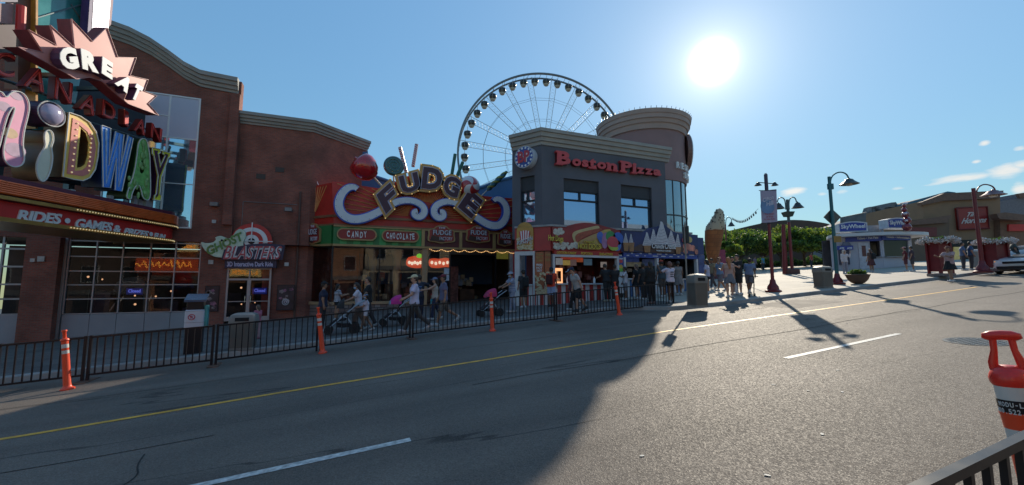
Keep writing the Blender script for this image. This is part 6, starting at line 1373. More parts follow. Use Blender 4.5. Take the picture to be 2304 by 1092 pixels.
# ================================================================== TREES
LEAF=[mat('leaf yellow green',(.15,.19,.03),.55,0,.35,2),mat('leaf mid green',(.08,.125,.024),.55,0,.35,2),mat('leaf deep green',(.040,.075,.018),.6,0,.35,2)]
for _l in LEAF:
    _b=_l.node_tree.nodes['Principled BSDF']
    n=_l.node_tree.nodes; tr=n.new('ShaderNodeBsdfTranslucent'); mx=n.new('ShaderNodeMixShader'); mx.inputs[0].default_value=.38; o=[x for x in n if x.type=='OUTPUT_MATERIAL'][0]
    lk=_l.node_tree.links; src=_b.inputs['Base Color'].links[0].from_socket; hsv=n.new('ShaderNodeHueSaturation'); hsv.inputs['Value'].default_value=2.0; hsv.inputs['Saturation'].default_value=1.1; lk.new(src,hsv.inputs['Color']); lk.new(hsv.outputs[0],tr.inputs['Color']); lk.new(_b.outputs[0],mx.inputs[1]); lk.new(tr.outputs[0],mx.inputs[2]); lk.new(mx.outputs[0],o.inputs[0])
BARK=mat('bark',(.06,.042,.03),.9,0,.3,4,.4,20)
def tree(loc,h,rad_,label,seed,nleaf=5200,ls=.20,group='trees along the far side of the plaza'):
    r=np.random.RandomState(seed); rr=random.Random(seed)
    t=thing('shade_tree',label,'tree',loc,0,group)
    m=MB(); hb=h*.34; lean=(rr.uniform(-.2,.2),rr.uniform(-.2,.2))
    m.tube([(0,0,-.1),(lean[0]*.3,lean[1]*.3,hb*.5),(lean[0],lean[1],hb),(lean[0]*1.6,lean[1]*1.6,h*.7)],[h*.032,h*.025,h*.02,h*.008],8)
    lobes=[]
    for i in range(13):
        a=i*2.4+rr.random(); d=rad_*(.12+.85*math.sqrt((i+.5)/13)); z=hb*.9+(h-hb)*(.22+.66*rr.random())*(1.08-.42*(d/rad_)**2)
        lobes.append((math.cos(a)*d,math.sin(a)*d,z,rad_*(.20+.20*rr.random())))
        m.tube([(lean[0],lean[1],hb*(.75+.3*rr.random())),(math.cos(a)*d*.5,math.sin(a)*d*.5,(hb+z)/2),(math.cos(a)*d*.95,math.sin(a)*d*.95,z)],[h*.011,h*.008,h*.003],5)
    m.build('trunk',BARK,t,smooth=50)
    per=nleaf//len(lobes); V_=[];F_=[];M_=[]
    for (x,y,z,R) in lobes:
        p=r.randn(per,3); p/=np.linalg.norm(p,axis=1)[:,None]; p*=(r.rand(per,1)**.4)*R*np.array([1.25,1.25,.55]); 
        p*= (1+.28*np.sin(p[:,:1]*4.1+seed)+.2*np.sin(p[:,1:2]*5.3)); c=p+np.array([x,y,z])
        n1=r.randn(per,3); n1/=np.linalg.norm(n1,axis=1)[:,None]; n2=np.cross(n1,r.randn(per,3)); n2/=np.linalg.norm(n2,axis=1)[:,None]
        s=ls*(.6+.8*r.rand(per,1)); o=len(V_)*1
        q=np.stack([c-n1*s,c-n2*s*.45,c+n1*s,c+n2*s*.45],1).reshape(-1,3)
        base=sum(len(v) for v in V_); V_.append(q); F_.append(np.arange(per*4).reshape(-1,4)+base)
        k=r.randint(0,3); M_.append(np.where(r.rand(per)<.6,k,r.randint(0,3,per)))
    Vv=np.concatenate(V_);Fv=np.concatenate(F_);Mv=np.concatenate(M_)
    me=bpy.data.meshes.new('crown'); me.vertices.add(len(Vv)); me.vertices.foreach_set('co',Vv.ravel()); me.loops.add(Fv.size); me.loops.foreach_set('vertex_index',Fv.ravel()); me.polygons.add(len(Fv)); me.polygons.foreach_set('loop_start',np.arange(0,Fv.size,4)); me.polygons.foreach_set('loop_total',np.full(len(Fv),4))
    for l_ in LEAF: me.materials.append(l_)
    me.polygons.foreach_set('material_index',Mv.astype(int)); me.update(); me.validate()
    o=bpy.data.objects.new('crown',me); COL.objects.link(o); o.parent=t; return t
for i,(px,zc,ytop,rd,lab) in enumerate(((1622,44,545,2.1,'small leafy tree beside the giant ice cream cone'),(1668,52,522,3.2,'leafy green tree behind the group of people on the plaza'),(1716,56,516,3.4,'leafy green tree behind the banner pole'),(1762,54,512,3.3,'leafy green tree behind the twin lamp post'),(1812,55,505,3.6,'broad leafy green tree between the twin lamp and the teal lamp'),(1856,52,509,3.2,'leafy green tree left of the ticket booth, behind the grey bin'),(1640,66,520,3.6,'paler leafy tree far behind the ice cream cone'),(1738,72,512,4.,'leafy tree in the back row behind the banner pole and twin lamp'),(1880,68,502,3.4,'leafy tree in the back row just left of the ticket booth roof'))):
    c=D(px,612,zc); zt_=D(px,ytop-9,zc)[2]; z0=gz(c[0])-.0; tree((c[0],c[1],z0),zt_-z0,rd,lab,40+i)
# shaded seating area and hedge behind the plaza, under the trees
hg=None
def hedge(px0,px1,zc,y0,label,seed):
    a=D(px0,610,zc);b=D(px1,610,zc); t=thing('hedge',label,'hedge',(a[0],a[1],gz(a[0])-.2),math.atan2(b[1]-a[1],b[0]-a[0]),None); Ln=np.linalg.norm((b-a)[:2]); r=np.random.RandomState(seed)
    dzs=(gz(b[0])-gz(a[0])); n=int(Ln*380); c=np.stack([r.rand(n)*Ln,r.rand(n)*1.2-.6,np.zeros(n)],1); c[:,2]=(r.rand(n)**.6)*(D(px0,y0,zc)[2]-gz(a[0])+.2)*(.85+.2*np.sin(c[:,0]*1.7))+c[:,0]/Ln*dzs
    n1=r.randn(n,3);n1/=np.linalg.norm(n1,axis=1)[:,None];n2=np.cross(n1,r.randn(n,3));n2/=np.linalg.norm(n2,axis=1)[:,None]; s=.13*(.6+.8*r.rand(n,1))
    m=MB(); q=np.stack([c-n1*s,c-n2*s*.5,c+n1*s,c+n2*s*.5],1).reshape(-1,3); m.v=[tuple(x) for x in q]; m.f=[tuple(range(4*i,4*i+4)) for i in range(n)]; m.m=[int(x) for x in r.choice([1,2,2,2],n)]; m.build('foliage',LEAF,t)
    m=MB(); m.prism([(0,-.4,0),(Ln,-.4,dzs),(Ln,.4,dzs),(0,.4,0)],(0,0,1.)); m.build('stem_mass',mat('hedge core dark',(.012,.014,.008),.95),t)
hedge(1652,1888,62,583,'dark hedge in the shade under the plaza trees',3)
# ================================================================== STREET FURNITURE
def on(px,py,off=.15): 
    g=G(px,py,off); return g
FVp=[G(*p) for p in [(0,882),(480,823),(925,762),(1250,722),(1518,690)]]
FV=pw([(-40,12.2)]+[(p[0],p[1]) for p in FVp]+[(30,13.4)])
def fence_panel(u0,u1,v0,v1,label,hh=1.0,group=None,foot=True,bar=.012,rail=.02):
    t=thing('crowd_barrier',label,'barrier',(u0,v0,gz(u0)),math.atan2(v1-v0,u1-u0),group); Ln=math.hypot(u1-u0,v1-v0); dz=gz(u1)-gz(u0); k=dz/Ln
    def rl(z,a=0,b=Ln,r=rail,r2=None): r2=r2 or r; m.prism([(a,-r2,z-r+k*a),(b,-r2,z-r+k*b),(b,r2,z-r+k*b),(a,r2,z-r+k*a)],(0,0,2*r))
    m=MB(); rl(hh-rail,0,Ln); rl(.14,0.03,Ln-.03); m.build('rail',BLACK,t)
    m=MB(); n=max(2,int(Ln/.135))
    for i in range(1,n): x=Ln*i/n; m.bx(x-bar,x+bar,-bar,bar,.14+k*x,hh-rail*1.5+k*x)
    m.build('infill_bars',BLACK,t)
    for x in (.025,Ln-.025): m=MB(); m.bx(x-.025,x+.025,-.025,.025,.01+k*x,hh+.02+k*x); m.each('post',BLACK,t)
    if foot:
        m=MB(); m.prism([(-.12,-.34,.006),(.12,-.34,.006),(.12,.34,.006),(-.12,.34,.006)],(0,0,.014)); m.build('foot_plate',mat('rusty plate',(.14,.075,.05),.7,.2,.4,6),t)
    return t
FPX=[-240,-20,190,480,716,925,1108,1250,1392,1518]
FU=[]
for px in FPX:
    # point where the sight line to px crosses the fence line on the road
    lo_,hi_=-14.,20.
    for _ in range(40):
        mid_=(lo_+hi_)/2; q=CM@(np.array([mid_,FV(mid_),gz(mid_)])-CP); x=q[0]/q[2]*FOC+W_/2
        lo_,hi_=(mid_,hi_) if x<px else (lo_,mid_)
    FU.append((lo_+hi_)/2)
names=['black barrier panel at the far left edge of the photo','black barrier panel behind the leftmost orange post','black barrier panel in front of the wrapped pay machine','black barrier panel in front of the grey bin and the pink child','black barrier panel in front of the long black stroller','black barrier panel in front of the man in white pushing the pink stroller','black barrier panel in front of the plaid woman and her stroller','black barrier panel in front of the bending man at the red counter','black barrier panel at the right end of the row, by the blue counter']
for i in range(9): fence_panel(FU[i]+.02,FU[i+1]-.02,FV(FU[i]),FV(FU[i+1]),names[i],1.0,'black crowd barriers along the kerb',foot=(i in (2,3,5,7)))
# near barrier at the lower right
nb0=G(2304,978,1.02); nb1=G(2060,1094,1.02)
nd_=(nb0-nb1)[:2]; nd_/=np.linalg.norm(nd_); s0=nb1[:2]-nd_*2.0; s1=nb0[:2]+nd_*1.6
fence_panel(s0[0],s1[0],s0[1],s1[1],'near black barrier with a flat top rail at the lower right corner',1.02,None,True,.012,.018)
# orange delineator posts
ORG=mat('delineator orange',(.72,.060,.015),.45,0,.07,3,coat=.2); REFW=mat('reflective white band',(.55,.53,.50),.45,0,.06,4)
def delineator(px,py,top,label,hh=1.2,scale=1.,lean=None,loc=None,detail=False):
    g=G(px,py) if loc is None else np.array(loc); t=thing('delineator_post',label,'traffic post',g,0 if loc is None else rad(-72),'orange delineator posts')
    n=28 if detail else 14; r=.052
    m=MB(); m.lathe([(.115,0),(.115,.025),(.085,.05),(.07,.07),(r+.012,.10),(r+.006,hh*.60),(r+.004,hh*.60)],n); m.build('tube',ORG,t,smooth=35)
    if not detail:
        z=hh*.60
        for i,(h_,mm) in enumerate(((.07,REFW),(.05,ORG),(.08,REFW),(.06,ORG))):
            m=MB(); m.lathe([(r,z),(r+.004,z+.002),(r+.004,z+h_-.003),(r,z+h_-.001)],n); m.build('band',mm,t,smooth=35); z+=h_
        m=MB(); m.lathe([(r+.002,z),(r+.02,z+.02),(r+.012,z+.05),(.03,z+.07),(.03,hh-.05),(.045,hh-.03),(.042,hh),(.001,hh)],n); m.build('handle',ORG,t,smooth=40)
    if lean: t.rotation_euler=(0,rad(lean),t.rotation_euler.z)
    return t
for a,b,c,lean in ((152,877,'orange delineator post at far left, before the first barrier panels',-7),(726,795,'orange delineator post beside the man in navy and the black stroller',-7.5),(1108,745,'orange delineator post in front of the plaid woman\'s pink stroller',-2.5),(1394,709,'orange delineator post in front of the two black shirts at the counter',-8)): delineator(a,b,0,c,1.24,lean=lean)
# large near delineator at the right edge
zc=2.0
for k in range(60):
    P_=D(2297,752,zc); 
    if P_[2]-gz(P_[0])<1.22: break
    zc+=.03
nl=(P_[0],P_[1],gz(P_[0])); H=P_[2]-nl[2]; pxm=zc/FOC # metres per pixel there
t=delineator(0,0,0,'large near orange delineator post with a loop handle at the right edge of the photo',H,loc=nl,detail=True,lean=-4)
n=40; S=lambda py:H-(py-752)*pxm*1.0
for nm,y0,y1,mm,rr in (('lower_tube',S(1010),S(985),ORG,.058),('white_band',S(985),S(955),REFW,.06),('orange_band',S(955),S(925),ORG,.0605)): pass
pxh=pxm*.64; wR=pxh*46
prof=[]
for o in list(t.children): bpy.data.objects.remove(o)
m=MB(); m.lathe([(.20,0),(.20,.03),(.12,.06),(wR*.72,.12),(wR*.86,S(1000))],n); m.build('tube',ORG,t,smooth=35)
m=MB(); m.lathe([(wR*.86,S(1000)),(wR*.90,S(960))],n); m.build('white_band',REFW,t,smooth=35)
m=MB(); m.lathe([(wR*.90,S(960)),(wR*.96,S(932)),(wR*1.0,S(928)),(wR*.97,S(924))],n); m.build('orange_band',ORG,t,smooth=35)
m=MB(); m.lathe([(wR*.95,S(924)),(wR*1.0,S(868))],n); wb=m.build('white_band',REFW,t,smooth=35)
m=MB(); m.lathe([(wR*.962,S(930)),(wR*1.002,S(897))],n); lb=m.build('black_label',BLACK,t,smooth=35)
NSHADE=mat('delineator shaded orange',(.62,.022,.012),.42,0,.12,4,.08,30,coat=.2)  # orange deepened to red: backlit shade put into the near post's colour
m=MB(); m.lathe([(wR*1.0,S(868)),(wR*1.12,S(862)),(wR*1.16,S(852)),(wR*1.08,S(843)),(wR*.9,S(832)),(wR*.55,S(824)),(.001,S(822))],n); m.build('collar',NSHADE,t,smooth=50)
HX=pxh*23
m=MB()
for sx in (-1,1): m.tube([(sx*pxh*33,0,S(834)),(sx*pxh*33,0,S(818)),(sx*pxh*24,0,S(790)),(sx*pxh*22,0,S(760))],[pxh*13,pxh*13,pxh*9,pxh*10],14)
m.each('handle_leg',NSHADE,t,smooth=60)
m=MB(); m.tube([(-HX*1.95,0,S(764)),(-HX*1.75,0,S(760)),(-HX,0,S(757)),(0,0,S(756)),(HX,0,S(757)),(HX*1.75,0,S(760)),(HX*1.95,0,S(764))],[pxh*5,pxm*9,pxm*11,pxm*11,pxm*11,pxm*9,pxh*5],14); m.build('grip',NSHADE,t,smooth=60)
m=MB(); 
vd=math.atan2(-nl[1],-nl[0])-t.rotation_euler.z
def wraptext(word,z0,z1,a0,step,rr):
    for i,c in enumerate(word):
        if c==' ': continue
        a=vd+a0+step*i; m.X=Matrix.Translation((rr*math.cos(a),rr*math.sin(a),z0))@Matrix.Rotation(a+math.pi/2,4,'Z'); w=rr*step*.80*(.3 if c in '.-' else 1); hh=(z1-z0)
        if c=='.': add_text(m,c,(-w/2,0),(w/2,0),(-w/2,hh*.2),.001,0)
        elif c=='-': add_text(m,c,(-w,hh*.4),(w,hh*.4),(-w,hh*.6),.001,0)
        else: add_text(m,c,(-w/2,0),(w/2,0),(-w/2,hh),.001,0,.03)
    m.X=None
wraptext('MODU-LOC',S(911),S(901),-.92,.235,wR*1.0); wraptext('800.522.83',S(926),S(915),-1.25,.22,wR*.985); m.build('lettering',mat('label white',(.55,.55,.55),.5),lb)
# bins
BIN=mat('bin grey brown',(.115,.105,.09),.6,0,.12,3,.15,40); BINL=mat('bin lid grey',(.20,.195,.18),.55,0,.1,3); 
def bin_(px,py,label,w=.72,h=1.05,rz=0):
    g=on(px,py); t=thing('litter_bin',label,'bin',g,rz,'grey litter bins on the pavement')
    m=MB(); k=w/2; m.loft([[(x*k*s,y*k*s,z) for x,y in ((-1,-.9),(-.9,-1),(.9,-1),(1,-.9),(1,.9),(.9,1),(-.9,1),(-1,.9))] for s,z in ((.93,.06),(1.,h*.72))]); m.build('body',BIN,t)
    m=MB(); m.bx(-k*.94,k*.94,-k*.94,k*.94,0,.06); m.build('base',mat('bin base',(.2,.19,.17),.7),t)
    m=MB(); ring=lambda s,z:[(x*k*s,y*k*s,z) for x,y in ((-1,-.9),(-.9,-1),(.9,-1),(1,-.9),(1,.9),(.9,1),(-.9,1),(-1,.9))]
    m.loft([ring(1.04,h*.72),ring(1.06,h*.75),ring(1.03,h*.88),ring(.93,h*.96),ring(.70,h),ring(.1,h*1.015)]); m.build('lid',BINL,t,smooth=35)
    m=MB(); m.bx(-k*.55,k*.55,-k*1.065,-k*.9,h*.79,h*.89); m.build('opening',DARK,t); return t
bin_(1571,690,'grey litter bin at the sunny pavement corner, right of the blue counter',.52,1.18,rad(-12)); bin_(1853,648,'grey litter bin at the plaza edge beside the teal lamp post',.58,1.02,rad(-12)); bin_(546,785,'grey litter bin on the shaded pavement before the double doors',.62,1.02,0)
g=on(2213,601); t=thing('litter_bin','pale eight-sided litter bin before the coffee shop, beside the red lamp','bin',g,0)
m=MB(); m.lathe([(.62,0),(.66,1.0)],8); m.build('body',mat('bin pale stone',(.26,.22,.20),.7,0,.12,2),t); m=MB(); m.lathe([(.70,1.003),(.74,1.08),(.70,1.16),(.3,1.2),(.01,1.2)],8); m.build('lid',mat('bin lid white',(.45,.42,.42),.5),t)
# wrapped pay machine
g=on(434,795); t=thing('pay_machine','black pay machine wrapped in white with a red no parking mark and blue sloping cap','parking machine',g,rad(6))
m=MB(); m.rbx(-.20,.20,-.16,.16,0,1.46,.03); m.build('cabinet',BLACK,t)
m=MB(); m.prism([(-.25,-.22,1.44),(.25,-.22,1.44),(.25,.2,1.60),(-.25,.2,1.60)],(0,0,.06)); m.build('solar_cap',mat('solar blue',(.05,.09,.16),.2,.2,.1,3,coat=.5),t)
m=MB(); m.rbx(-.225,.225,-.185,.185,.72,1.22,.04); m.build('white_wrap',mat('wrap white',(.50,.50,.54),.55,0,.08,4,.2,9),t)
m=MB(); 
for z in (.87,1.19): m.rbx(-.23,.23,-.19,.19,z,z+.02,.04)
m.each('wrap_strap',BLACK,t)
m=MB(); shape(m,[[(-.06+.085*math.cos(i*math.pi/10),1.02+.085*math.sin(i*math.pi/10)) for i in range(20)],[(-.06+.065*math.cos(i*math.pi/10),1.02+.065*math.sin(i*math.pi/10)) for i in range(20)]],.004,-.191); add_text(m,'P',(-.085,.98),(-.035,.98),(-.085,1.06),.004,-.188,.02); m.tube([(-.12,-.192,1.08),(0,-.192,.96)],.008,4); m.build('no_parking_mark',mat('mark red',(.45,.04,.08),.5),t)
m=MB(); m.rbx(.20,.30,-.12,.10,.74,1.34,.03); m.build('teal_side_panel',mat('panel teal',(.06,.28,.28),.4,0,.25,6),t)
# lamps
TEALP=mat('pole teal',(.015,.10,.12),.4,.2,.1,3); LRED=mat('pole crimson paint',(.15,.013,.018),.4,.1,.15,3); DKB=mat('shade dark green grey',(.035,.05,.05),.45,.3,.1,3)
RT_=CM[0]; RTx=np.array([RT_[0],RT_[1],0]); RTx/=np.linalg.norm(RTx)
LRZ=math.atan2(RTx[1],RTx[0]) # picture-parallel direction on the ground
def lamp(px,py,label,name='street_lamp',cat='street lamp'):
    g=on(px,py); t=thing(name,label,cat,g,LRZ); zc=zdepth(g); 
    def L(x,y): # local (x,z) of a picture point in the upright plane through the pole
        n_=np.array([-RTx[1],RTx[0],0]); r=ray(x,y); tt=((g-CP)@n_)/(r@n_); q=CP+r*tt-g; return float(q@RTx),float(q[2])
    return t,L
def base_(t,mm,s=1.):
    m=MB(); m.lathe([(.30*s,0),(.30*s,.06*s),(.22*s,.10*s),(.20*s,.22*s),(.12*s,.34*s),(.10*s,.46*s),(.085*s,.5*s)],16); m.build('base',mm,t,smooth=40)
def bell(t,x,z,w,h,mm=DKB,bulb=True,parent=None):
    m=MB(); m.lathe([(.03,h*1.15),(.06,h*1.0),(w*.22,h*.85),(w*.3,h*.55),(w*.5,h*.1),(w*.56,0),(w*.5,.0),(w*.28,h*.4)],20,(x,0,z)); o=m.build('lamp_shade',mm,t,smooth=50)
    if bulb: m=MB(); m.lathe([(.01,-h*.30),(w*.16,-h*.25),(w*.2,0),(w*.2,h*.1)],14,(x,0,z)); m.build('lens',mat('lamp lens',(.5,.45,.38),.2,0,0),o,smooth=50)
def arc_arm(t,L,pts,r,mm):
    P_=smooth_poly([L(*p) for p in pts],2,False); m=MB(); m.tube([(p[0],0,p[1]) for p in P_],r,8); m.build('arm',mm,t,smooth=60)
t,L_=lamp(1885,640,'teal street lamp with hooked arm and diamond sign, beside the grey plaza bin')
ht=L_(1864,398)[1]
m=MB(); m.tube([(0,0,.3),(0,0,ht)],[.085,.075],12); m.build('pole',TEALP,t,smooth=40); base_(t,LRED,1.1)
arc_arm(t,L_,[(1868,422),(1868,412),(1870,400),(1878,391),(1890,387),(1902,390),(1908,397),(1910,404)],.035,TEALP)
x,z=L_(1911,415); bell(t,x,z,.78,.30)
m=MB(); m.bx(-.1,.16,-.06,.06,L_(1870,418)[1]-.2,L_(1870,418)[1]+.1); m.build('arm_bracket',TEALP,t)
x,z=L_(1876,488); w=.46; m=MB(); m.prism([(x-w,.10,z),(x,.10,z-w),(x+w,.10,z),(x,.10,z+w)],(0,.02,0)); m.build('diamond_sign',mat('sign back grey',(.09,.10,.09),.5,.4,.1,3),t)
x,z=L_(1881,539); m=MB(); m.bx(x-.19,x+.19,-.115,-.09,z-.16,z+.16); m.build('small_sign',mat('sign amber back',(.28,.17,.04),.5),t)
t,L_=lamp(1740,657,'dark red pole carrying a tall lilac banner and two small lamps at the plaza kerb','banner_pole','banner pole')
ht=L_(1722,394)[1]; zb_=L_(1731,505)[1]
m=MB(); m.tube([(0,0,.3),(0,0,ht)],[.075,.065],12); m.build('pole',LRED,t,smooth=40); m=MB(); m.tube([(0,0,zb_),(0,0,ht+.02)],.078,12); m.build('pole_upper',mat('pole navy plum',(.05,.035,.07),.4,.2),t,smooth=40); base_(t,LRED,1.15); m=MB(); m.ball((0,0,ht+.04),.06,10,6); m.build('finial',REFW,t)
x0,z0=L_(1711,503); x1,z1=L_(1708,431); x2,z2=L_(1744,427); x3,z3=L_(1746,500)
BAN=mat('banner lilac',(.33,.30,.40),.7,0,.08,1.5); nB=9
m=MB(); m.loft([[(x0+(x3-x0)*i/nB,-.10+.02*math.sin(i*1.3),z0+(z3-z0)*i/nB) for i in range(nB+1)]+[(x0+(x3-x0)*i/nB,-.085+.02*math.sin(i*1.3),z0+(z3-z0)*i/nB) for i in reversed(range(nB+1))],[(x1+(x2-x1)*i/nB,-.10,z1+(z2-z1)*i/nB) for i in range(nB+1)]+[(x1+(x2-x1)*i/nB,-.085,z1+(z2-z1)*i/nB) for i in reversed(range(nB+1))]]); bn=m.build('banner',BAN,t)
m=MB(); 
def bt(s,bl,br,tl): 
    p=[L_(*q) for q in (bl,br,tl)]; add_text(m,s,*p,.003,-.125,.02)
bt('The Street',(1717,485),(1738,484),(1717,481)); bt('of Fun',(1720,491),(1736,490),(1720,487)); bt('by the Falls',(1716,497),(1740,496),(1716,493)); m.build('lettering',mat('banner rose text',(.32,.09,.13),.6),bn)
m=MB(); c=L_(1723,466); m.mesh(([(c[0]+.33*math.cos(i*math.pi/10),-.122,c[1]+.36*math.sin(i*math.pi/10)) for i in range(20)],[tuple(range(20))])); m.build('blue_disc_print',mat('banner blue',(.12,.22,.38),.6),bn)
m=MB(); bt('Clifton',(1713,457),(1737,449),(1712,448)); bt('Hill',(1721,466),(1736,462),(1721,456)); m.build('logo_lettering',mat('banner white',(.52,.50,.58),.6),bn)
m=MB()
for z,xx in ((z1+.02,1),(z0-.0,1)): m.tube([(x1-.06,-.09,z),(x3+.06,-.09,z+(.0))],.018,6)
m.each('banner_rod',BLACK,t)
zz=L_(1723,413)[1]; m=MB(); m.tube([(-.38,0,zz+.05),(.38,0,zz-.02)],.022,6); m.build('arm',BLACK,t)
for dx in (-.40,.40): bell(t,dx,zz-.10,.30,.14,BLACK,False)
t,L_=lamp(1783,617,'red lamp post with two hooked arms and bell shades on the plaza','twin_street_lamp')
ht=L_(1771,450)[1]; m=MB(); m.tube([(0,0,.2),(0,0,ht)],[.13,.10],12); m.build('pole',LRED,t,smooth=40)
m=MB(); m.tube([(0,0,L_(1775,500)[1]),(0,0,ht+.02)],.115,12); m.build('pole_upper',mat('pole slate',(.05,.07,.08),.4,.2),t,smooth=40)
m=MB(); m.tube([(-.42,.3,.0),(-.30,.3,L_(1774,505)[1])],[.22,.15],10); m.build('second_pole',LRED,t,smooth=40); m=MB(); m.rbx(-.45,.45,-.4,.4,0,.45,.1); m.build('base',mat('base maroon stone',(.10,.04,.035),.7),t)
arc_arm(t,L_,[(1768,472),(1767,458),(1765,448),(1758,444),(1751,447),(1749,455)],.045,mat('pole slate',(.05,.07,.08))); arc_arm(t,L_,[(1776,472),(1775,458),(1777,447),(1784,443),(1790,447),(1792,455)],.045,mat('pole slate',(.05,.07,.08)))
for px,py in ((1752,470),(1795,468)): x,z=L_(px,py); bell(t,x,z,.86,.50,mat('bell brown grey',(.055,.05,.045),.4,.3),False)
x,z=L_(1773,483); m=MB(); m.loft([[(x-.26,-.24,z-.2),(x+.26,-.24,z-.2),(x+.26,.24,z-.2),(x-.26,.24,z-.2)],[(x-.38,-.36,z+.22),(x+.38,-.36,z+.22),(x+.38,.36,z+.22),(x-.38,.36,z+.22)]]); m.build('basket_box',mat('box dark green',(.035,.05,.04),.6),t)
t,L_=lamp(1638,618,'slim red lamp with one bell shade standing beside the giant ice cream cone')
ht=L_(1633,505)[1]; m=MB(); m.tube([(0,0,0),(0,0,ht)],.075,8); m.build('pole',LRED,t,smooth=40); arc_arm(t,L_,[(1633,510),(1633,496),(1636,490),(1641,489),(1646,493),(1646,500)],.04,mat('pole slate',(.05,.07,.08))); x,z=L_(1645.5,509); bell(t,x,z,.66,.42,mat('bell brown grey',(.055,.05,.045)),False); m=MB(); x,z=L_(1636,572); m.bx(x-.25,x+.35,-.12,-.09,z-.35,z+.35); m.build('red_notice',RED,t); base_(t,LRED,1.)
t,L_=lamp(2212,614,'red street lamp with a hooked arm standing before the coffee shop sign')
ht=L_(2193,424)[1]; m=MB(); m.tube([(0,0,.3),(0,0,ht)],[.10,.085],12); m.build('pole',LRED,t,smooth=40); base_(t,LRED,1.3)
arc_arm(t,L_,[(2197,434),(2198,428),(2203,420),(2213,415),(2224,416),(2234,420),(2239,427),(2239,432)],.035,LRED); x,z=L_(2235,440); bell(t,x,z,.95,.30,mat('shade rosy',(.20,.10,.10),.4,.3))
g=on(1548,690); t=thing('sign_pole','thin grey sign pole with an edge-on plate beside the sunny corner bin','sign pole',g,rad(75)); m=MB(); m.tube([(0,0,0),(0,0,3.05)],.03,8); m.build('pole',mat('galvanised grey',(.22,.22,.21),.5,.5),t); m=MB(); m.bx(-.22,.22,-.045,-.032,2.35,3.0); m.build('plate',mat('sign back grey',(.09,.10,.09)),t)
# string lights from the tower side to the banner pole
p0=D(1646,489,38.); p1=D(1706,470,24.); t=thing('string_lights','sagging string of small bulbs between the slim red lamp and the banner pole','string lights',(p0[0],p0[1],p0[2]),0)
pts=[np.array(p0)*(1-k/16)+np.array(p1)*(k/16)+np.array([0,0,-.5*math.sin(math.pi*k/16)])-np.array(p0) for k in range(17)]
m=MB(); m.tube(pts,.012,4); m.build('cable',BLACK,t); m=MB()
for p in pts[1:-1]: m.lathe([(.02,-.02),(.05,-.10),(.04,-.16),(.001,-.2)],6,tuple(p))
m.each('bulb',mat('bulb dark glass',(.12,.12,.12),.2),t)
# giant ice cream cone
g=D(1611,622,36.); g[2]=gz(g[0])+.15; t=thing('giant_ice_cream_cone','giant ice cream cone with chocolate chips standing right of the blue snack stand','sculpture',g,LRZ)
k=36./FOC; hz_=D(1611,622,36.)[2]; cz=lambda py:(622-py)*k
m=MB(); rings=[]
for py,cx,rr in ((620,1609,9),(600,1608,9),(575,1606,12),(555,1607,16),(530,1610,19),(512,1613,20.5)): rings.append([((cx-1611)*k+rr*k*math.cos(2*math.pi*j/24),rr*k*.9*math.sin(2*math.pi*j/24),cz(py)) for j in range(24)])
m.loft(rings); m.build('wafer_cone',brick('wafer',(.30,.105,.028),(.24,.08,.022),(.20,.07,.02),.35,.35,.7,.03,.6),t,smooth=50)
m=MB(); rings=[]
for py,cx,rr in ((513,1613,20.5),(505,1615,20),(495,1619,16.5),(485,1622,13.5),(475,1625,10),(467,1626.5,7),(462,1627,2)): rings.append([((cx-1611)*k+rr*k*(1+.05*math.sin(j*1.9+py))*math.cos(2*math.pi*j/24),rr*k*.9*math.sin(2*math.pi*j/24),cz(py)) for j in range(24)])
m.loft(rings); m.build('ice_cream',mat('ice cream beige',(.40,.31,.20),.6,0,.08,2,.4,4),t,smooth=60)
m=MB(); r=random.Random(3)
for i in range(90):
    f=r.random(); py=512-47*f; cx=np.interp(py,[462,475,495,513],[1627,1625,1619,1613]); rr=np.interp(py,[462,467,475,485,495,505,513],[2,7,10,13.5,16.5,20,20.5]); a=2*math.pi*r.random(); s=1.7*k; m.rbx((cx-1611)*k+rr*k*math.cos(a)-s*.6,(cx-1611)*k+rr*k*math.cos(a)+s*.6,rr*k*.9*math.sin(a)-s*.6,rr*k*.9*math.sin(a)+s*.6,cz(py),cz(py)+s*1.2,s*.2,1)
m.build('chocolate_chip',mat('chocolate',(.03,.015,.01),.4),t)['kind']='stuff'
m=MB(); m.lathe([(.75,-.0),(.75,.25),(.4,.3)],16); m.build('plinth',mat('plinth plum',(.16,.06,.08),.6),t)
m=MB(); m.bx(.3,1.2,.5,1.1,0,2.6); m.build('pink_panel',mat('panel raspberry',(.25,.04,.09),.6),t)
# planter bowl
g=on(1931,639); t=thing('planter_bowl','round brown planter bowl with green plants, right of the teal lamp','planter',g,0)
m=MB(); m.lathe([(.14,0),(.26,.05),(.40,.20),(.48,.40),(.52,.46),(.45,.48),(.40,.40)],28); m.build('bowl',mat('bowl brown concrete',(.12,.075,.055),.8,0,.15,3,.2,40),t,smooth=50)
def leafball(m,c,R,n,s,seed,flat=.7):
    r=np.random.RandomState(seed); p=r.randn(n,3); p/=np.linalg.norm(p,axis=1)[:,None]; p*=R*(r.rand(n,1)**.4); p[:,2]*=flat; p+=np.array(c); n1=r.randn(n,3);n1/=np.linalg.norm(n1,axis=1)[:,None];n2=np.cross(n1,r.randn(n,3));n2/=np.linalg.norm(n2,axis=1)[:,None]; ss=s*(.6+.8*r.rand(n,1))
    q=np.stack([p-n1*ss,p-n2*ss*.45,p+n1*ss,p+n2*ss*.45],1).reshape(-1,3); o=len(m.v); m.v+= [tuple(x) for x in q]; m.f+=[tuple(range(o+4*i,o+4*i+4)) for i in range(n)]; m.m+=[m.mi]*n
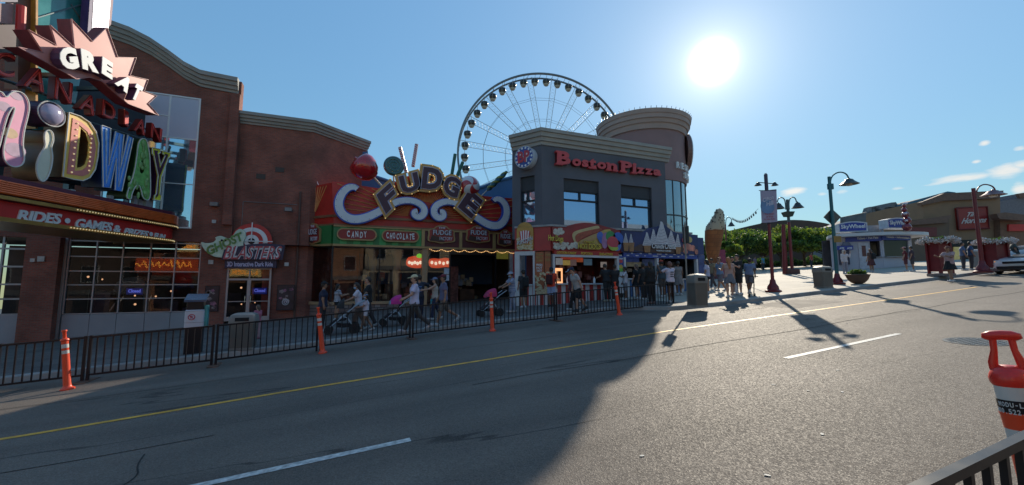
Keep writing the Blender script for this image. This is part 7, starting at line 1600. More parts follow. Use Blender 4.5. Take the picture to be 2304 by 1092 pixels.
m=MB(); m.mi=1; leafball(m,(0,0,.50),.38,420,.07,1,.6); m.mi=2; leafball(m,(0,0,.50),.36,420,.07,2,.6); m.build('plants',LEAF,t)
# flower towers
WF=mat('flower white',(.55,.52,.52),.6,0,.1,5)
for k_,(px,py,lab) in enumerate(((2118,622,'red pedestal with white flower ring, behind the woman in the black skirt'),(2245,611,'red pedestal with white flower ring further back, behind the white car'))):
    g=on(px,py); t=thing('flower_stand',lab,'flower stand',g,LRZ); k=zdepth(g)/FOC; h=90*k if k_==0 else 76*k; w=13*k
    m=MB(); 
    for sx in (-1,1):
        for sy in (-1,1): m.bx(sx*w-.05,sx*w+.05,sy*w-.05,sy*w+.05,.15,h*.86)
    m.bx(-w*.92,w*.92,-w*.92,w*.92,h*.12,h*.80); m.lathe([(w*.9,h*.8),(w*1.5,h*.86),(w*1.4,h*.9)],16); m.build('pedestal',LRED,t); m=MB(); m.bx(-w*1.25,w*1.25,-w*1.25,w*1.25,0,.15); m.build('plinth',mat('plinth stone',(.20,.16,.15),.8),t)
    m=MB(); m.mi=0
    for a in range(14): A_=a*2*math.pi/14; leafball(m,(w*2.1*math.cos(A_),w*2.1*math.sin(A_),h*.93-.12*abs(math.sin(A_*2))),.24,90,.06,a+50*k_,.7)
    m.mi=1
    for a in range(10): A_=a*2*math.pi/10; leafball(m,(w*1.6*math.cos(A_),w*1.6*math.sin(A_),h*.92),.22,40,.07,a+90,.6)
    m.build('flowers',[WF,LEAF[2]],t)
# manhole cover
g=G(2197,769); t=thing('manhole_cover','round iron manhole cover with a grid pattern set in the sunlit road','manhole cover',(g[0],g[1],gz(g[0])),0); t.rotation_euler=(0,-math.atan(SLOPE),0)
IR=mat('cast iron',(.05,.048,.045),.45,.6,.2,5); m=MB(); m.lathe([(.44,.0),(.44,.006),(.40,.006),(.40,.0035),(.01,.0035)],36); m.build('cover',IR,t)
m=MB()
for i in range(-5,6):
    for j in range(-5,6):
        if (i*i+j*j)*.07*.07<.36**2: m.bx(i*.07-.022,i*.07+.022,j*.07-.022,j*.07+.022,.0036,.0085)
m.build('grid_stud',mat('cast iron worn',(.14,.13,.12),.35,.7,.2,5),t)['kind']='stuff'
# trodden-on litter specks and chewing gum on the road
for px,py in ((1445,1027),(1727,1071),(1850,978),(1895,883),(1740,866),(1818,880),(1905,728),(1885,834)):
    g=G(px,py); t=thing('paper_scrap',{1445:'pale paper scrap on the near road, left of the others'}.get(px,'small pale scrap lying on the sunlit road'),'litter',(g[0],g[1],gz(g[0])+.004),px*.7,None if px==1445 else 'scraps on the road'); t.rotation_euler=(0,-math.atan(SLOPE),px*.7)
    m=MB(); r=random.Random(px); m.pol([(0,0)]*0 or [(.022*(1+.5*r.random())*math.cos(a*1.05),.014*(1+.5*r.random())*math.sin(a*1.05)) for a in range(6)],0,.003); m.X=None
    m.v=[(v[0],v[2],.003-v[1]) for v in m.v]; m.build('scrap',mat('scrap pale',(.5,.48,.43),.7,0,.1,9),t)
# ================================================================== WHITE CAR at the right edge
def car():
    g=G(2292,623); cu=g[0]+2.3; cvv=g[1]+.0
    t=thing('parked_car','white car seen nose-first, cut off by the right edge of the photo','car',(cu+2.1,cvv+.85,gz(cu+2.1)),0); t.rotation_euler=(0,-math.atan(SLOPE),rad(4))
    WP=mat('car white paint',(.62,.62,.64),.25,.0,0,coat=1.); GL=mat('car glass',(.03,.045,.05),.04,.2,0,coat=1.)
    # body: cross-sections along x (front at -2.25), half-widths and heights
    secs=[(-2.28,.62,.42,.62),(-2.22,.78,.30,.74),(-2.05,.87,.24,.82),(-1.6,.91,.22,.90),(-1.0,.92,.22,.97),(-.6,.93,.22,1.0),(.6,.93,.22,1.0),(1.5,.92,.24,1.02),(2.0,.88,.28,1.03),(2.25,.78,.36,.98),(2.30,.66,.45,.9)]
    m=MB(); rings=[]
    for x,w,z0,z1 in secs: rings.append([(x,-w*.92,z0),(x,-w,z0+.12),(x,-w,(z0+z1)/2+.05),(x,-w*.95,z1-.07),(x,-w*.80,z1),(x,0,z1+.03),(x,w*.80,z1),(x,w*.95,z1-.07),(x,w,(z0+z1)/2+.05),(x,w,z0+.12),(x,w*.92,z0)])
    m.loft(rings); b=m.build('body',WP,t,smooth=35)
    m=MB(); rings=[]
    for x,w,z in ((-.78,.80,.99),(.0,.66,1.40),(.9,.66,1.44),(1.5,.62,1.36),(2.05,.74,1.03)): rings.append([(x,-w,min(.99,z-.01)),(x,-w*.97,z-.04),(x,-w*.8,z),(x,w*.8,z),(x,w*.97,z-.04),(x,w,min(.99,z-.01))])
    m.loft(rings); m.build('glasshouse',GL,b,smooth=30)
    m=MB(); m.loft([[(x,-w,z),(x,-w*.6,z+.03),(x,w*.6,z+.03),(x,w,z),(x,w,z-.03),(x,-w,z-.03)] for x,w,z in ((-.02,.60,1.415),(.9,.62,1.455),(1.5,.58,1.375))]); m.build('roof',WP,b,smooth=40)
    m=MB()
    for s in (-1,1): m.tube([(-.80,s*.79,1.0),(-.0,s*.655,1.415)],.035,6); m.tube([(.55,s*.80,1.0),(.6,s*.67,1.44)],.04,6); m.tube([(2.05,s*.73,1.04),(1.5,s*.61,1.37)],.06,6)
    m.build('pillar',WP,b)
    for s in (-1,1):
        m=MB(); m.loft([[(-2.20+.10*k,s*(.50+.02*k),.60),(-2.20+.10*k,s*(.50+.02*k),.74),(-2.10+.10*k,s*(.82+.02*k),.76),(-2.10+.10*k,s*(.82+.02*k),.64)] for k in (-.6,1)]); hl=m.build('headlight',mat('headlight glass',(.55,.56,.58),.08,.2,0,coat=1),b)
        m=MB(); m.ball((-2.15,s*.74,.69),(.05,.06,.045),8,6); m.build('lamp',mat('indicator amber',(.7,.30,.06),.3,0,0,emit=.35,ecol=(1,.4,.1)),hl)
        m=MB(); m.rbx(-.72,-.55,s*1.02-.09,s*1.02+.09,1.0,1.13,.03); m.each('mirror',WP,b)
    m=MB(); m.bx(-2.315,-2.2,-.46,.46,.58,.70); m.bx(-2.30,-2.1,-.70,.70,.30,.44); m.build('grille',BLACK,b)
    m=MB(); m.bx(-2.33,-2.30,-.26,.26,.47,.57); m.build('number_plate',REFW,b)
    m=MB(); m.prism([(-1.9,-.30,.915),(-.95,-.34,1.01),(-.95,.34,1.01),(-1.9,.30,.915)],(0,0,.02)); m.build('bonnet_stripe',mat('bonnet charcoal',(.03,.03,.035),.35),b)
    for x in (-1.42,1.40):
        for s in (-1,1):
            m=MB(); m.X=Matrix.Translation((x,s*.83,.33))@Matrix.Rotation(rad(90),4,'X'); m.lathe([(.20,-.11),(.31,-.11),(.335,-.07),(.335,.07),(.31,.11),(.20,.11)],26); w=m.build('wheel',mat('tyre',(.02,.02,.02),.85),t,smooth=40)
            m=MB(); m.X=Matrix.Translation((x,s*.83,.33))@Matrix.Rotation(rad(90),4,'X'); m.lathe([(.01,-.09),(.08,-.1),(.19,-.06),(.21,-.1),(.21,.1),(.19,.06),(.08,.1),(.01,.09)],20); m.build('rim',CHROME,w)
            m=MB(); m.X=Matrix.Translation((x,s*.80,.35))@Matrix.Rotation(rad(90),4,'X'); m.lathe([(.36,-.135),(.40,-.135),(.40,.1),(.36,.1)],22,a0=0,a1=180); m.build('wheel_arch',BLACK,b)
car()
# ================================================================== PEOPLE (one continuous skin per body, clothes as parts)
def surf_nets(f,lo,hi,h):
    lo=np.array(lo)-h; hi=np.array(hi)+h; n=np.ceil((hi-lo)/h).astype(int)+1
    ax=[lo[i]+h*np.arange(n[i]) for i in range(3)]; Gd=np.stack(np.meshgrid(*ax,indexing='ij'),-1).astype(np.float32)
    d=f(Gd.reshape(-1,3)).reshape(n); s=d<0
    cs=[s[i:n[0]-1+i,j:n[1]-1+j,k:n[2]-1+k] for i in (0,1) for j in (0,1) for k in (0,1)]
    cnt=sum(c.astype(np.int8) for c in cs); act=(cnt>0)&(cnt<8); idx=-np.ones(act.shape,int); ii=np.argwhere(act); idx[act]=np.arange(len(ii))
    acc=np.zeros((len(ii),3)); w=np.zeros(len(ii)); C=[(i,j,k) for i in (0,1) for j in (0,1) for k in (0,1)]
    for a in range(8):
        for b in range(a+1,8):
            df=[C[b][q]-C[a][q] for q in range(3)]
            if sum(abs(x) for x in df)!=1: continue
            da=d[ii[:,0]+C[a][0],ii[:,1]+C[a][1],ii[:,2]+C[a][2]]; db=d[ii[:,0]+C[b][0],ii[:,1]+C[b][1],ii[:,2]+C[b][2]]
            m_=(da<0)!=(db<0); t=np.where(m_,da/np.where(m_,da-db,1),0)
            acc+=m_[:,None]*(np.array(C[a])+t[:,None]*np.array(df)); w+=m_
    P=lo+h*(ii+acc/np.maximum(w,1)[:,None]); F_=[]
    for q in range(3):
        sl=[slice(1,-1)]*3; sl[q]=slice(0,-1); a=s[tuple(sl)]; sl2=list(sl); sl2[q]=slice(1,None); b=s[tuple(sl2)]
        e=np.argwhere(a!=b); sg=a[tuple(e.T)]; off=[1,1,1]; off[q]=0; e=e+np.array(off); u,v=[(1,2),(2,0),(0,1)][q]
        def cell(du,dv):
            c=e.copy(); c[:,u]-=du; c[:,v]-=dv; return idx[c[:,0],c[:,1],c[:,2]]
        quad=np.stack([cell(1,1),cell(0,1),cell(0,0),cell(1,0)],1); quad[~sg]=quad[~sg][:,::-1]; F_.append(quad)
    Fq=np.concatenate(F_); Fq=Fq[(Fq>=0).all(1)]; return P,Fq
def rcone(P,a,b,ra,rb):
    a=np.array(a,np.float32);b=np.array(b,np.float32); ba=b-a; t=np.clip(((P-a)@ba)/max(1e-9,ba@ba),0,1); return np.linalg.norm(P-a-t[:,None]*ba,axis=1)-(ra+(rb-ra)*t)
def ellip(P,c,r):
    r=np.array(r,np.float32); k=np.linalg.norm((P-np.array(c,np.float32))/r,axis=1); return (k-1)*r.min()
def smin(a,b,k=.03):
    h=np.clip(.5+.5*(b-a)/k,0,1); return b+(a-b)*h-k*h*(1-h)
def union(fs,k=.03):
    d=fs[0]
    for x in fs[1:]: d=smin(d,x,k)
    return d
def np_mesh(name,P,Fq,mats,parent,mi=None):
    me=bpy.data.meshes.new(name); me.vertices.add(len(P)); me.vertices.foreach_set('co',np.asarray(P,float).ravel()); me.loops.add(Fq.size); me.loops.foreach_set('vertex_index',Fq.ravel().astype(int)); me.polygons.add(len(Fq)); me.polygons.foreach_set('loop_start',np.arange(0,Fq.size,4)); me.polygons.foreach_set('loop_total',np.full(len(Fq),4)); me.polygons.foreach_set('use_smooth',np.ones(len(Fq),bool))
    for m_ in mats: me.materials.append(m_)
    if mi is not None: me.polygons.foreach_set('material_index',mi.astype(int))
    me.update(); me.validate(); o=bpy.data.objects.new(name,me); COL.objects.link(o); o.parent=parent; return o
SKINS={'light':(.42,.24,.17),'tan':(.30,.16,.10),'brown':(.15,.075,.045),'dark':(.07,.035,.022)}
EYE=mat('eye dark',(.015,.012,.012),.3,0,0); LIP=mat('lip',(.24,.09,.08),.5,0,0)
def cloth(c): return mat('cloth %d %d %d'%tuple(int(x*999) for x in c),c,.85,0,.14,7,.25,90)
def person(label,px,py,h=1.72,face=180,top=(.5,.5,.55),bottom=(.05,.05,.06),legs='shorts',sleeve='short',hair=(.02,.014,.01),hairlen=0,hat=None,hatc=(.1,.1,.1),skin='tan',shoes=(.4,.4,.4),fat=1.,lean=0,hipL=0,kneeL=4,hipR=0,kneeR=4,shL=4,elL=14,abL=8,shR=4,elR=14,abR=8,nod=8,mask=None,off=.15,res=.0145,loc=None,group='people out on the street',skirt=None,bag=None,stripe=None,print_=None,name='person'):
    g=on(px,py,off) if loc is None else np.array(loc,float); t=thing(name,label,'person',g,rad(face),group)
    k=h/1.72; S=lambda a:math.sin(rad(a)); Cc=lambda a:math.cos(rad(a)); ry=Matrix.Rotation(rad(lean),3,'Y')
    pel=np.array([0,0,.93]); 
    def up(p): q=ry@Vector(np.array(p,float)-pel); return np.array(q)+pel
    J={}
    for s,hp,kn in ((1,hipL,kneeL),(-1,hipR,kneeR)):
        H=np.array([0,s*.095,.90]); K_=H+.42*np.array([S(hp),0,-Cc(hp)]); A_=K_+.41*np.array([S(hp-kn),0,-Cc(hp-kn)]); fa=(hp-kn)*.7 if hp-kn<0 else (hp-kn)*.5
        T_=A_+np.array([.16*Cc(fa)-.045*S(fa)*-0,0,.16*S(fa)-.05]); B_=A_+np.array([-.045,0,-.045-.0]); J[s]=(H,K_,A_,T_,B_)
    zmin=min(min(J[s][3][2],J[s][4][2]) for s in (1,-1))-.035
    AR={}
    for s,sh,el,ab in ((1,shL,elL,abL),(-1,shR,elR,abR)):
        Sh=np.array([0,s*.185,1.405]); d=np.array([S(sh)*Cc(ab),s*S(ab),-Cc(sh)*Cc(ab)]); E_=Sh+.28*d; d2=np.array([S(sh+el)*Cc(ab*.4),s*S(ab)*.3,-Cc(sh+el)*Cc(ab*.4)]); d2/=np.linalg.norm(d2); Wr=E_+.24*d2; AR[s]=(up(Sh),up(E_),up(Wr),np.array(ry@Vector(d2)))
    Hc=up((.015,0,1.605)); hr=Matrix.Rotation(rad(lean+nod),3,'Y')
    def hd(p): return np.array(hr@Vector(p))+Hc
    hrm=np.array(hr)
    f_=fat
    def body(P):
        c=[rcone(P,(0,-.05,.95),(0,.05,.95),.115*f_,.115*f_),rcone(P,up((0,0,1.0)),up((.0,0,1.2)),.112*f_,.115*f_),rcone(P,up((.005,-.07,1.28)),up((.005,.07,1.28)),.108*f_,.108*f_),rcone(P,up((0,-.15,1.40)),up((0,.15,1.40)),.052,.052),rcone(P,up((0,0,1.42)),up((.012,0,1.54)),.056,.05)]
        for s in (1,-1):
            H,K_,A_,T_,B_=J[s]; c+=[rcone(P,H,K_,.083*f_,.056),rcone(P,K_,A_,.055,.036),rcone(P,K_+(A_-K_)*.25-np.array([.015,0,0]),K_+(A_-K_)*.5,.054,.042),rcone(P,B_,T_,.035,.03)]
            a,e,w_,d=AR[s]; c+=[rcone(P,a,e,.05,.04),rcone(P,e,w_,.038,.026),rcone(P,w_,w_+d*.07,.03,.034)]
        b=union(c,.035); Ph=(P-Hc.astype(np.float32))@hrm.astype(np.float32)
        hdv=union([ellip(Ph,(0,0,.02),(.096,.077,.112)),ellip(Ph,(.03,0,-.055),(.06,.052,.055)),ellip(Ph,(.094,0,-.012),(.022,.015,.026)),ellip(Ph,(.0,.078,-.01),(.022,.012,.03)),ellip(Ph,(.0,-.078,-.01),(.022,.012,.03))],.014)
        return smin(b,hdv,.02)
    lo=np.array([-.75,-.6,-.1]);hi=np.array([1.0,.6,1.85])
    pts=np.concatenate([np.array(J[s]) for s in (1,-1)]+[np.array(AR[s][:3]) for s in (1,-1)]+[Hc[None]]); lo=pts.min(0)-.17; hi=pts.max(0)+.2
    P,Fq=surf_nets(body,lo,hi,res); c=P[Fq].mean(1); ph=(c-Hc)@hrm
    mi=np.zeros(len(Fq)); 
    for sy in (-1,1): mi[(np.abs(ph[:,0]-.09)<.03)&(np.abs(ph[:,1]-sy*.032)<.012)&(np.abs(ph[:,2]-.018)<.010)]=1
    mi[(ph[:,0]>.06)&(np.abs(ph[:,1])<.026)&(np.abs(ph[:,2]+.06)<.008)]=2
    # fingers: five tapered, slightly curled chains rooted in each palm
    mb_=MB()
    for s in (1,-1):
        a,e,w_,d=AR[s]; side=np.array([0,1,0]); nrm=np.cross(d,side); nrm/=np.linalg.norm(nrm)+1e-9; side=np.cross(nrm,d); pc=w_+d*.075
        for j,(o_,L_) in enumerate(((-.027,.06),(-.009,.072),(.009,.068),(.026,.054))):
            b0=pc+nrm*o_; b1=b0+d*L_*.55+side*-s*.008; b2=b1+d*L_*.45-side*s*.022; mb_.tube([b0,b1,b2],[.010,.009,.006],5)
        b0=w_+d*.03+nrm*.028; mb_.tube([b0,b0+nrm*.022+d*.022,b0+nrm*.028+d*.05],[.011,.010,.007],5)
    off_=len(P); fv=np.array(mb_.v); fq=[]
    for f in mb_.f: 
        if len(f)==4: fq.append([i+off_ for i in f])
        else: fq.append([f[0]+off_,f[1]+off_,f[2]+off_,f[3]+off_])
    P=np.concatenate([P,fv]); Fq2=np.concatenate([Fq,np.array(fq)]); mi=np.concatenate([mi,np.zeros(len(fq))])
    fix=lambda P:(np.asarray(P)-np.array([0,0,zmin]))*k
    skm=mat('skin '+skin,SKINS[skin],.55,0,.08,8)
    np_mesh('body',fix(P),Fq2,[skm,EYE,LIP],t,mi)
    # clothes
    rt=.022
    zh=.86 if sleeve!='crop' else 1.05
    def shirt(P):
        q=[rcone(P,up((0,-.055,.90)),up((0,.055,.90)),.128*f_+rt*.6,.128*f_+rt*.6),rcone(P,up((0,-.05,1.0)),up((0,-.05,1.25)),.10*f_+rt,.10*f_+rt),rcone(P,up((0,.05,1.0)),up((0,.05,1.25)),.10*f_+rt,.10*f_+rt),rcone(P,up((.005,-.07,1.28)),up((.005,.07,1.28)),.110*f_+rt,.110*f_+rt),rcone(P,up((0,-.15,1.395)),up((0,.15,1.395)),.056+.012,.056+.012)]
        d=union(q,.04)
        if sleeve in('short','long'):
            for s in (1,-1):
                a,e,w_,dd=AR[s]; 
                if sleeve=='short': en=a+(e-a)*.72; x=np.maximum(rcone(P,a,en,.068,.070),(P-en)@((e-a)/np.linalg.norm(e-a)).astype(np.float32)); d=smin(d,x,.03)
                else: x=smin(rcone(P,a,e,.066,.056),rcone(P,e,w_,.054,.042),.02); d=smin(d,x,.03)
        n1=np.array(ry@Vector((0,0,1)),np.float32); pz=(P-pel.astype(np.float32))@n1+pel[2]
        d=np.maximum(d,zh-pz); d=np.maximum(d,pz-1.468)
        # neck hole
        d=np.maximum(d,-(rcone(P,up((.012,0,1.43)),up((.02,0,1.6)),.066,.07)))
        return d
    if skirt!='dress_only':
        Pq,Fs=surf_nets(shirt,lo,hi,res*1.1); tm=[cloth(top)]; smi=None
        if stripe: tm.append(cloth(stripe)); zc_=Pq[Fs].mean(1)[:,2]; smi=((zc_*14)%1<.42).astype(int)
        if print_ is not None: tm.append(cloth(print_)); cc=Pq[Fs].mean(1); smi=((cc[:,0]<-.06)&(np.abs(cc[:,1])<.09)&(cc[:,2]>1.08)&(cc[:,2]<1.34)&(np.sin(cc[:,2]*70)>-.2)).astype(int)
        np_mesh('shirt',fix(Pq),Fs,tm,t,smi)
    def trousers(P):
        d=rcone(P,(0,-.05,.95),(0,.05,.95),.128*f_,.128*f_)
        for s in (1,-1):
            H,K_,A_,T_,B_=J[s]
            if legs=='short_shorts': en=H+(K_-H)*.45
            else: en=H+(K_-H)*.98
            r0,r1=.102*f_,(.096 if legs!='long' else .078)
            x=rcone(P,H,en,r0,r1)
            if legs!='long': x=np.maximum(x,(P-en)@((K_-H)/np.linalg.norm(K_-H)).astype(np.float32))
            else: en2=K_+(A_-K_)*1.0; y=np.maximum(rcone(P,K_,en2,.074,.062),(P-en2)@((A_-K_)/np.linalg.norm(A_-K_)).astype(np.float32)); x=smin(x,y,.03)
            d=smin(d,x,.025)
        return np.maximum(d,P[:,2]-1.0)
    def skirtf(P):
        L0=1.02; L1=.50 if skirt!='mini' else .60; z=np.clip((L0-P[:,2])/(L0-L1),0,1); R=.135*f_+.10*z; ang_=np.arctan2(P[:,1],P[:,0]); R=R*(1+.05*np.sin(ang_*9)*z); cx=.5*z*(J[1][1][0]+J[-1][1][0])*.8
        d=(np.sqrt(((P[:,0]-cx)/1.15)**2+P[:,1]**2)-R)*.8; return np.maximum(np.maximum(d,P[:,2]-L0),L1-P[:,2])
    if skirt: Pq,Fs=surf_nets(skirtf,(lo[0],-.45,.4),(hi[0],.45,1.1),res*1.1); np_mesh('skirt',fix(Pq),Fs,[cloth(bottom)],t)
    else:
        Pq,Fs=surf_nets(trousers,lo,(hi[0],hi[1],1.1),res*1.1); tm=[cloth(bottom)]; np_mesh('trousers' if legs=='long' else 'shorts',fix(Pq),Fs,tm,t)
    for s in (1,-1):
        H,K_,A_,T_,B_=J[s]; fs=lambda P:np.maximum(union([rcone(P,B_,T_,.050,.045),rcone(P,A_,B_+np.array([.02,0,0]),.046,.05)],.02),-1e9)
        q=np.array([A_,T_,B_]); Pq,Fs=surf_nets(fs,q.min(0)-.08,q.max(0)+.08,res*1.05); np_mesh('shoe',fix(Pq),Fs,[mat('shoe %d'%int(sum(shoes)*100),shoes,.6,0,.1,8)],t)
    def hairf(P):
        Ph=(P-Hc.astype(np.float32))@hrm.astype(np.float32); d=ellip(Ph,(-.012,0,.028),(.102,.09,.118)); facebox=np.maximum(np.maximum(.02-Ph[:,0],Ph[:,2]-.078),-.0-9*0-Ph[:,2]-.5); d=np.maximum(d,-np.maximum(.025-Ph[:,0],Ph[:,2]-.075)); d=np.maximum(d,-(Ph[:,2]+.045+.35*np.minimum(Ph[:,0],.0)*-1-.0) if not hairlen else -(Ph[:,2]+.12))
        if hairlen: d=smin(d,rcone(Ph,(-.055,0,.0),(-.085,0,-hairlen),.075,.05),.03)
        return d
    if hat!='hood':
        Pq,Fs=surf_nets(hairf,Hc-np.array([.2,.16,.14+hairlen*1.15]),Hc+np.array([.16,.16,.2]),res*.85)
        if len(Fs): np_mesh('hair',fix(Pq),Fs,[mat('hair %d'%int(sum(hair)*1000),hair,.6,0,.25,20)],t)
    if hat:
        def hatf(P):
            Ph=(P-Hc.astype(np.float32))@hrm.astype(np.float32); d=np.maximum(ellip(Ph,(-.008,0,.045),(.115,.098,.108)),.055-Ph[:,2])
            if hat=='cap': d=smin(d,ellip(Ph,(.13,0,.062),(.085,.072,.013)),.01)
            if hat=='bucket': d=smin(d,np.maximum(np.abs(Ph[:,2]-.055)-.012,np.linalg.norm(Ph[:,:2],axis=1)-.15),.02)
            if hat=='sun': d=smin(d,np.maximum(np.abs(Ph[:,2]-.06)-.012,np.linalg.norm(Ph[:,:2],axis=1)-.19),.02)
            if hat=='hood': d=np.maximum(ellip(Ph,(-.02,0,0.),(.13,.12,.16)),-np.maximum(.03-Ph[:,0],np.abs(Ph[:,1])-.07))
            if hat=='band': d=np.maximum(ellip(Ph,(-.005,0,.03),(.108,.095,.12)),np.abs(Ph[:,2]-.07)-.018)
            return d
        Pq,Fs=surf_nets(hatf,Hc-np.array([.25,.22,.22]),Hc+np.array([.25,.22,.22]),res*.85); np_mesh('hat',fix(Pq),Fs,[cloth(hatc)],t)
    if mask:
        Pq,Fs=surf_nets(lambda P:(lambda Ph:np.maximum(ellip(Ph,(.05,0,-.045),(.066,.066,.055)),.02-Ph[:,0]))((P-Hc.astype(np.float32))@hrm.astype(np.float32)),Hc-.16,Hc+.16,res*.8); np_mesh('face_mask',fix(Pq),Fs,[cloth(mask)],t)
    t['_h']=0; del t['_h']
    return t,(lambda p:fix(up(p))),(lambda s:fix(AR[s][2]+AR[s][3]*.09))
def world(t,p): 
    a=t.rotation_euler.z; return np.array([t.location.x+p[0]*math.cos(a)-p[1]*math.sin(a),t.location.y+p[0]*math.sin(a)+p[1]*math.cos(a),t.location.z+p[2]])
def backpack(t,upf,label,col,s=1.):
    c=world(t,upf((-.22,0,1.18))); o=thing('backpack',label,'backpack',(c[0],c[1],c[2]-.22*s),t.rotation_euler.z)
    m=MB(); m.rbx(-.10*s,.08*s,-.15*s,.15*s,0,.45*s,.06); m.rbx(-.15*s,-.101*s,-.11*s,.11*s,.04,.25*s,.02); m.build('pack',cloth(col),o,smooth=40)
    m=MB()
    for y in (-.1,.1): m.tube([(.08*s,y,.42*s),(.14*s,y,.49*s),(.27*s,y,.40*s),(.31*s,y,.22*s)],.018,6)
    m.build('strap',cloth(col),o)
def handbag(t,handf,side,label,col,w=.30,h=.30,strap=.18):
    p=world(t,handf(side)); o=thing('shopping_bag',label,'bag',(p[0],p[1],p[2]-h-strap),t.rotation_euler.z)
    m=MB(); m.rbx(-w/2,w/2,-.06,.06,0,h,.03); m.build('bag_body',cloth(col),o,smooth=40); m=MB(); m.tube([(-w*.3,0,h),(-w*.2,0,h+strap*.9),(0,0,h+strap),(w*.2,0,h+strap*.9),(w*.3,0,h)],.012,6); m.build('handle',cloth(col),o)
BLK=(.012,.012,.014); NAVY_=(.018,.022,.05)
W1=dict(hipL=24,kneeL=6,hipR=-20,kneeR=22)
person('man in a navy polo shirt and dark cap facing right behind the second orange post',724,748,1.76,5,NAVY_,(.03,.03,.035),'long','short',hat='cap',hatc=BLK,skin='tan',shL=10,elL=35,shR=-4,fat=1.12,group=None)
person('woman in a navy and white striped top beside the fudge shop window',757,722,1.66,20,(.45,.45,.5),BLK,'short_shorts','short',hairlen=.2,stripe=NAVY_,shL=30,elL=70,shR=25,elR=80,skin='tan')
person('woman in a white T-shirt and blue mask pushing the long black stroller',806,744,1.66,178,(.52,.50,.58),(.16,.11,.09),'long','short',hairlen=.16,mask=(.22,.36,.5),shL=42,elL=30,shR=42,elR=30,lean=8,hipL=14,kneeL=6,hipR=-12,kneeR=14)
person('tall man with black hair and black T-shirt walking left beside the woman in the mask',826,738,1.84,182,BLK,(.05,.045,.05),'long','short',skin='light',hipL=12,hipR=-12,kneeR=16,shL=20,elL=30)
person('child in a white T-shirt, white shorts and headband walking beside the black stroller',822,746,1.28,180,(.55,.52,.60),(.5,.5,.56),'short_shorts','short',hat='band',hatc=(.25,.35,.55),mask=(.25,.4,.55),hairlen=.1,shL=30,elL=50,hipL=16,hipR=-14,kneeR=20,shoes=(.45,.4,.38))
mw,_u,_h=person('man in a long white T-shirt and cream cap pushing the pink stroller left',931,747,1.84,180,(.50,.47,.62),(.09,.085,.085),'long','short',hat='cap',hatc=(.50,.45,.28),skin='light',hair=(.05,.03,.02),hipL=22,kneeL=4,hipR=-24,kneeR=26,shL=26,elL=36,shR=-6,elR=12,shoes=(.45,.45,.48),res=.0125)
person('man in a blue printed dark T-shirt, back turned, pointing right by the tan pillar',942,722,1.80,80,(.018,.022,.04),NAVY_,'long','short',shR=50,abR=55,elR=10,print_=(.06,.12,.26),skin='tan')
person('woman in a cream top, denim cap and dark jeans at the candy shop door',978,720,1.66,170,(.38,.34,.30),(.02,.025,.06),'long','vest',hat='cap',hatc=(.14,.17,.28),hairlen=.2,shL=60,elL=20,skin='light',hipL=10,hipR=-12,kneeR=14)
person('small child in a red cap and turquoise top beside the woman in the denim cap',972,719,1.02,175,(.06,.36,.40),(.12,.2,.3),'short_shorts','short',hat='cap',hatc=(.38,.03,.04),skin='light')
person('man in a blue grey T-shirt and maroon cap walking left in khaki shorts',997,733,1.78,180,(.12,.12,.20),(.12,.10,.085),'shorts','short',hat='cap',hatc=(.12,.012,.025),skin='tan',hipL=18,kneeL=4,hipR=-26,kneeR=34,shL=-4,elL=12,shR=8,elR=18,res=.0125)
person('woman in blue plaid clothes and a bucket hat pushing the pink and grey stroller',1153,704,1.68,180,(.30,.32,.40),(.26,.28,.36),'long','short',hat='bucket',hatc=(.26,.28,.34),stripe=(.13,.16,.28),skin='tan',shL=48,elL=22,shR=48,elR=22,lean=6,hipL=10,hipR=-8,mask=(.24,.34,.44))
p_,u_,h_=person('man in black shorts with a black backpack seen from behind at the popcorn hatch',1178,694,1.74,92,(.03,.03,.035),BLK,'shorts','short',hat='cap',hatc=BLK,skin='tan',fat=1.08); backpack(p_,u_,'black backpack on the man at the popcorn hatch',BLK)
p_,u_,h_=person('man in an orange T-shirt and pale blue shorts waiting at the red counter',1241,690,1.78,40,(.60,.05,.02),(.26,.32,.48),'shorts','short',hat='cap',hatc=NAVY_,skin='brown',shoes=(.03,.03,.03)); backpack(p_,u_,'dark red backpack on the man in the orange T-shirt',(.05,.012,.015))
person('man in a pale grey T-shirt and navy cap bending forward as he walks left',1302,701,1.76,178,(.36,.34,.34),BLK,'shorts','short',hat='cap',hatc=NAVY_,skin='light',lean=22,hipL=16,kneeL=14,hipR=-18,kneeR=20,shL=-6,elL=10,shR=10,fat=1.1,shoes=(.03,.03,.03))
person('woman in a wine red top and white visor just ahead of the bending man',1289,698,1.66,176,(.09,.025,.04),BLK,'long','short',hat='cap',hatc=(.45,.45,.5),skin='brown',hairlen=.1,lean=8,hipL=12,hipR=-14,kneeR=18)
person('man in a black shirt leaning on the red counter, left of the pair',1367,679,1.80,85,BLK,(.02,.02,.022),'long','short',skin='tan',lean=14,shL=40,elL=50,shR=40,elR=50,fat=1.15,shoes=(.4,.38,.3))
person('person in a black top with bare arms at the right end of the red counter',1385,678,1.72,80,(.014,.012,.013),(.02,.018,.02),'long','short',skin='brown',shL=20,elL=40,shR=24)
person('boy in a white T-shirt and grey shorts before the ice cream panel',1408,676,1.58,150,(.45,.46,.52),(.14,.15,.18),'shorts','short',skin='brown',shL=40,elL=70,shR=6)
person('woman in a black dress with pale bag strap, fourth from the left at the counters',1434,674,1.66,110,BLK,BLK,'shorts','short',skin='light',skirt='mini',hairlen=.1,hair=(.12,.07,.05))
person('slim person dressed in black beside the woman with long black hair',1449,675,1.70,95,(.014,.014,.016),BLK,'long','short',skin='brown')
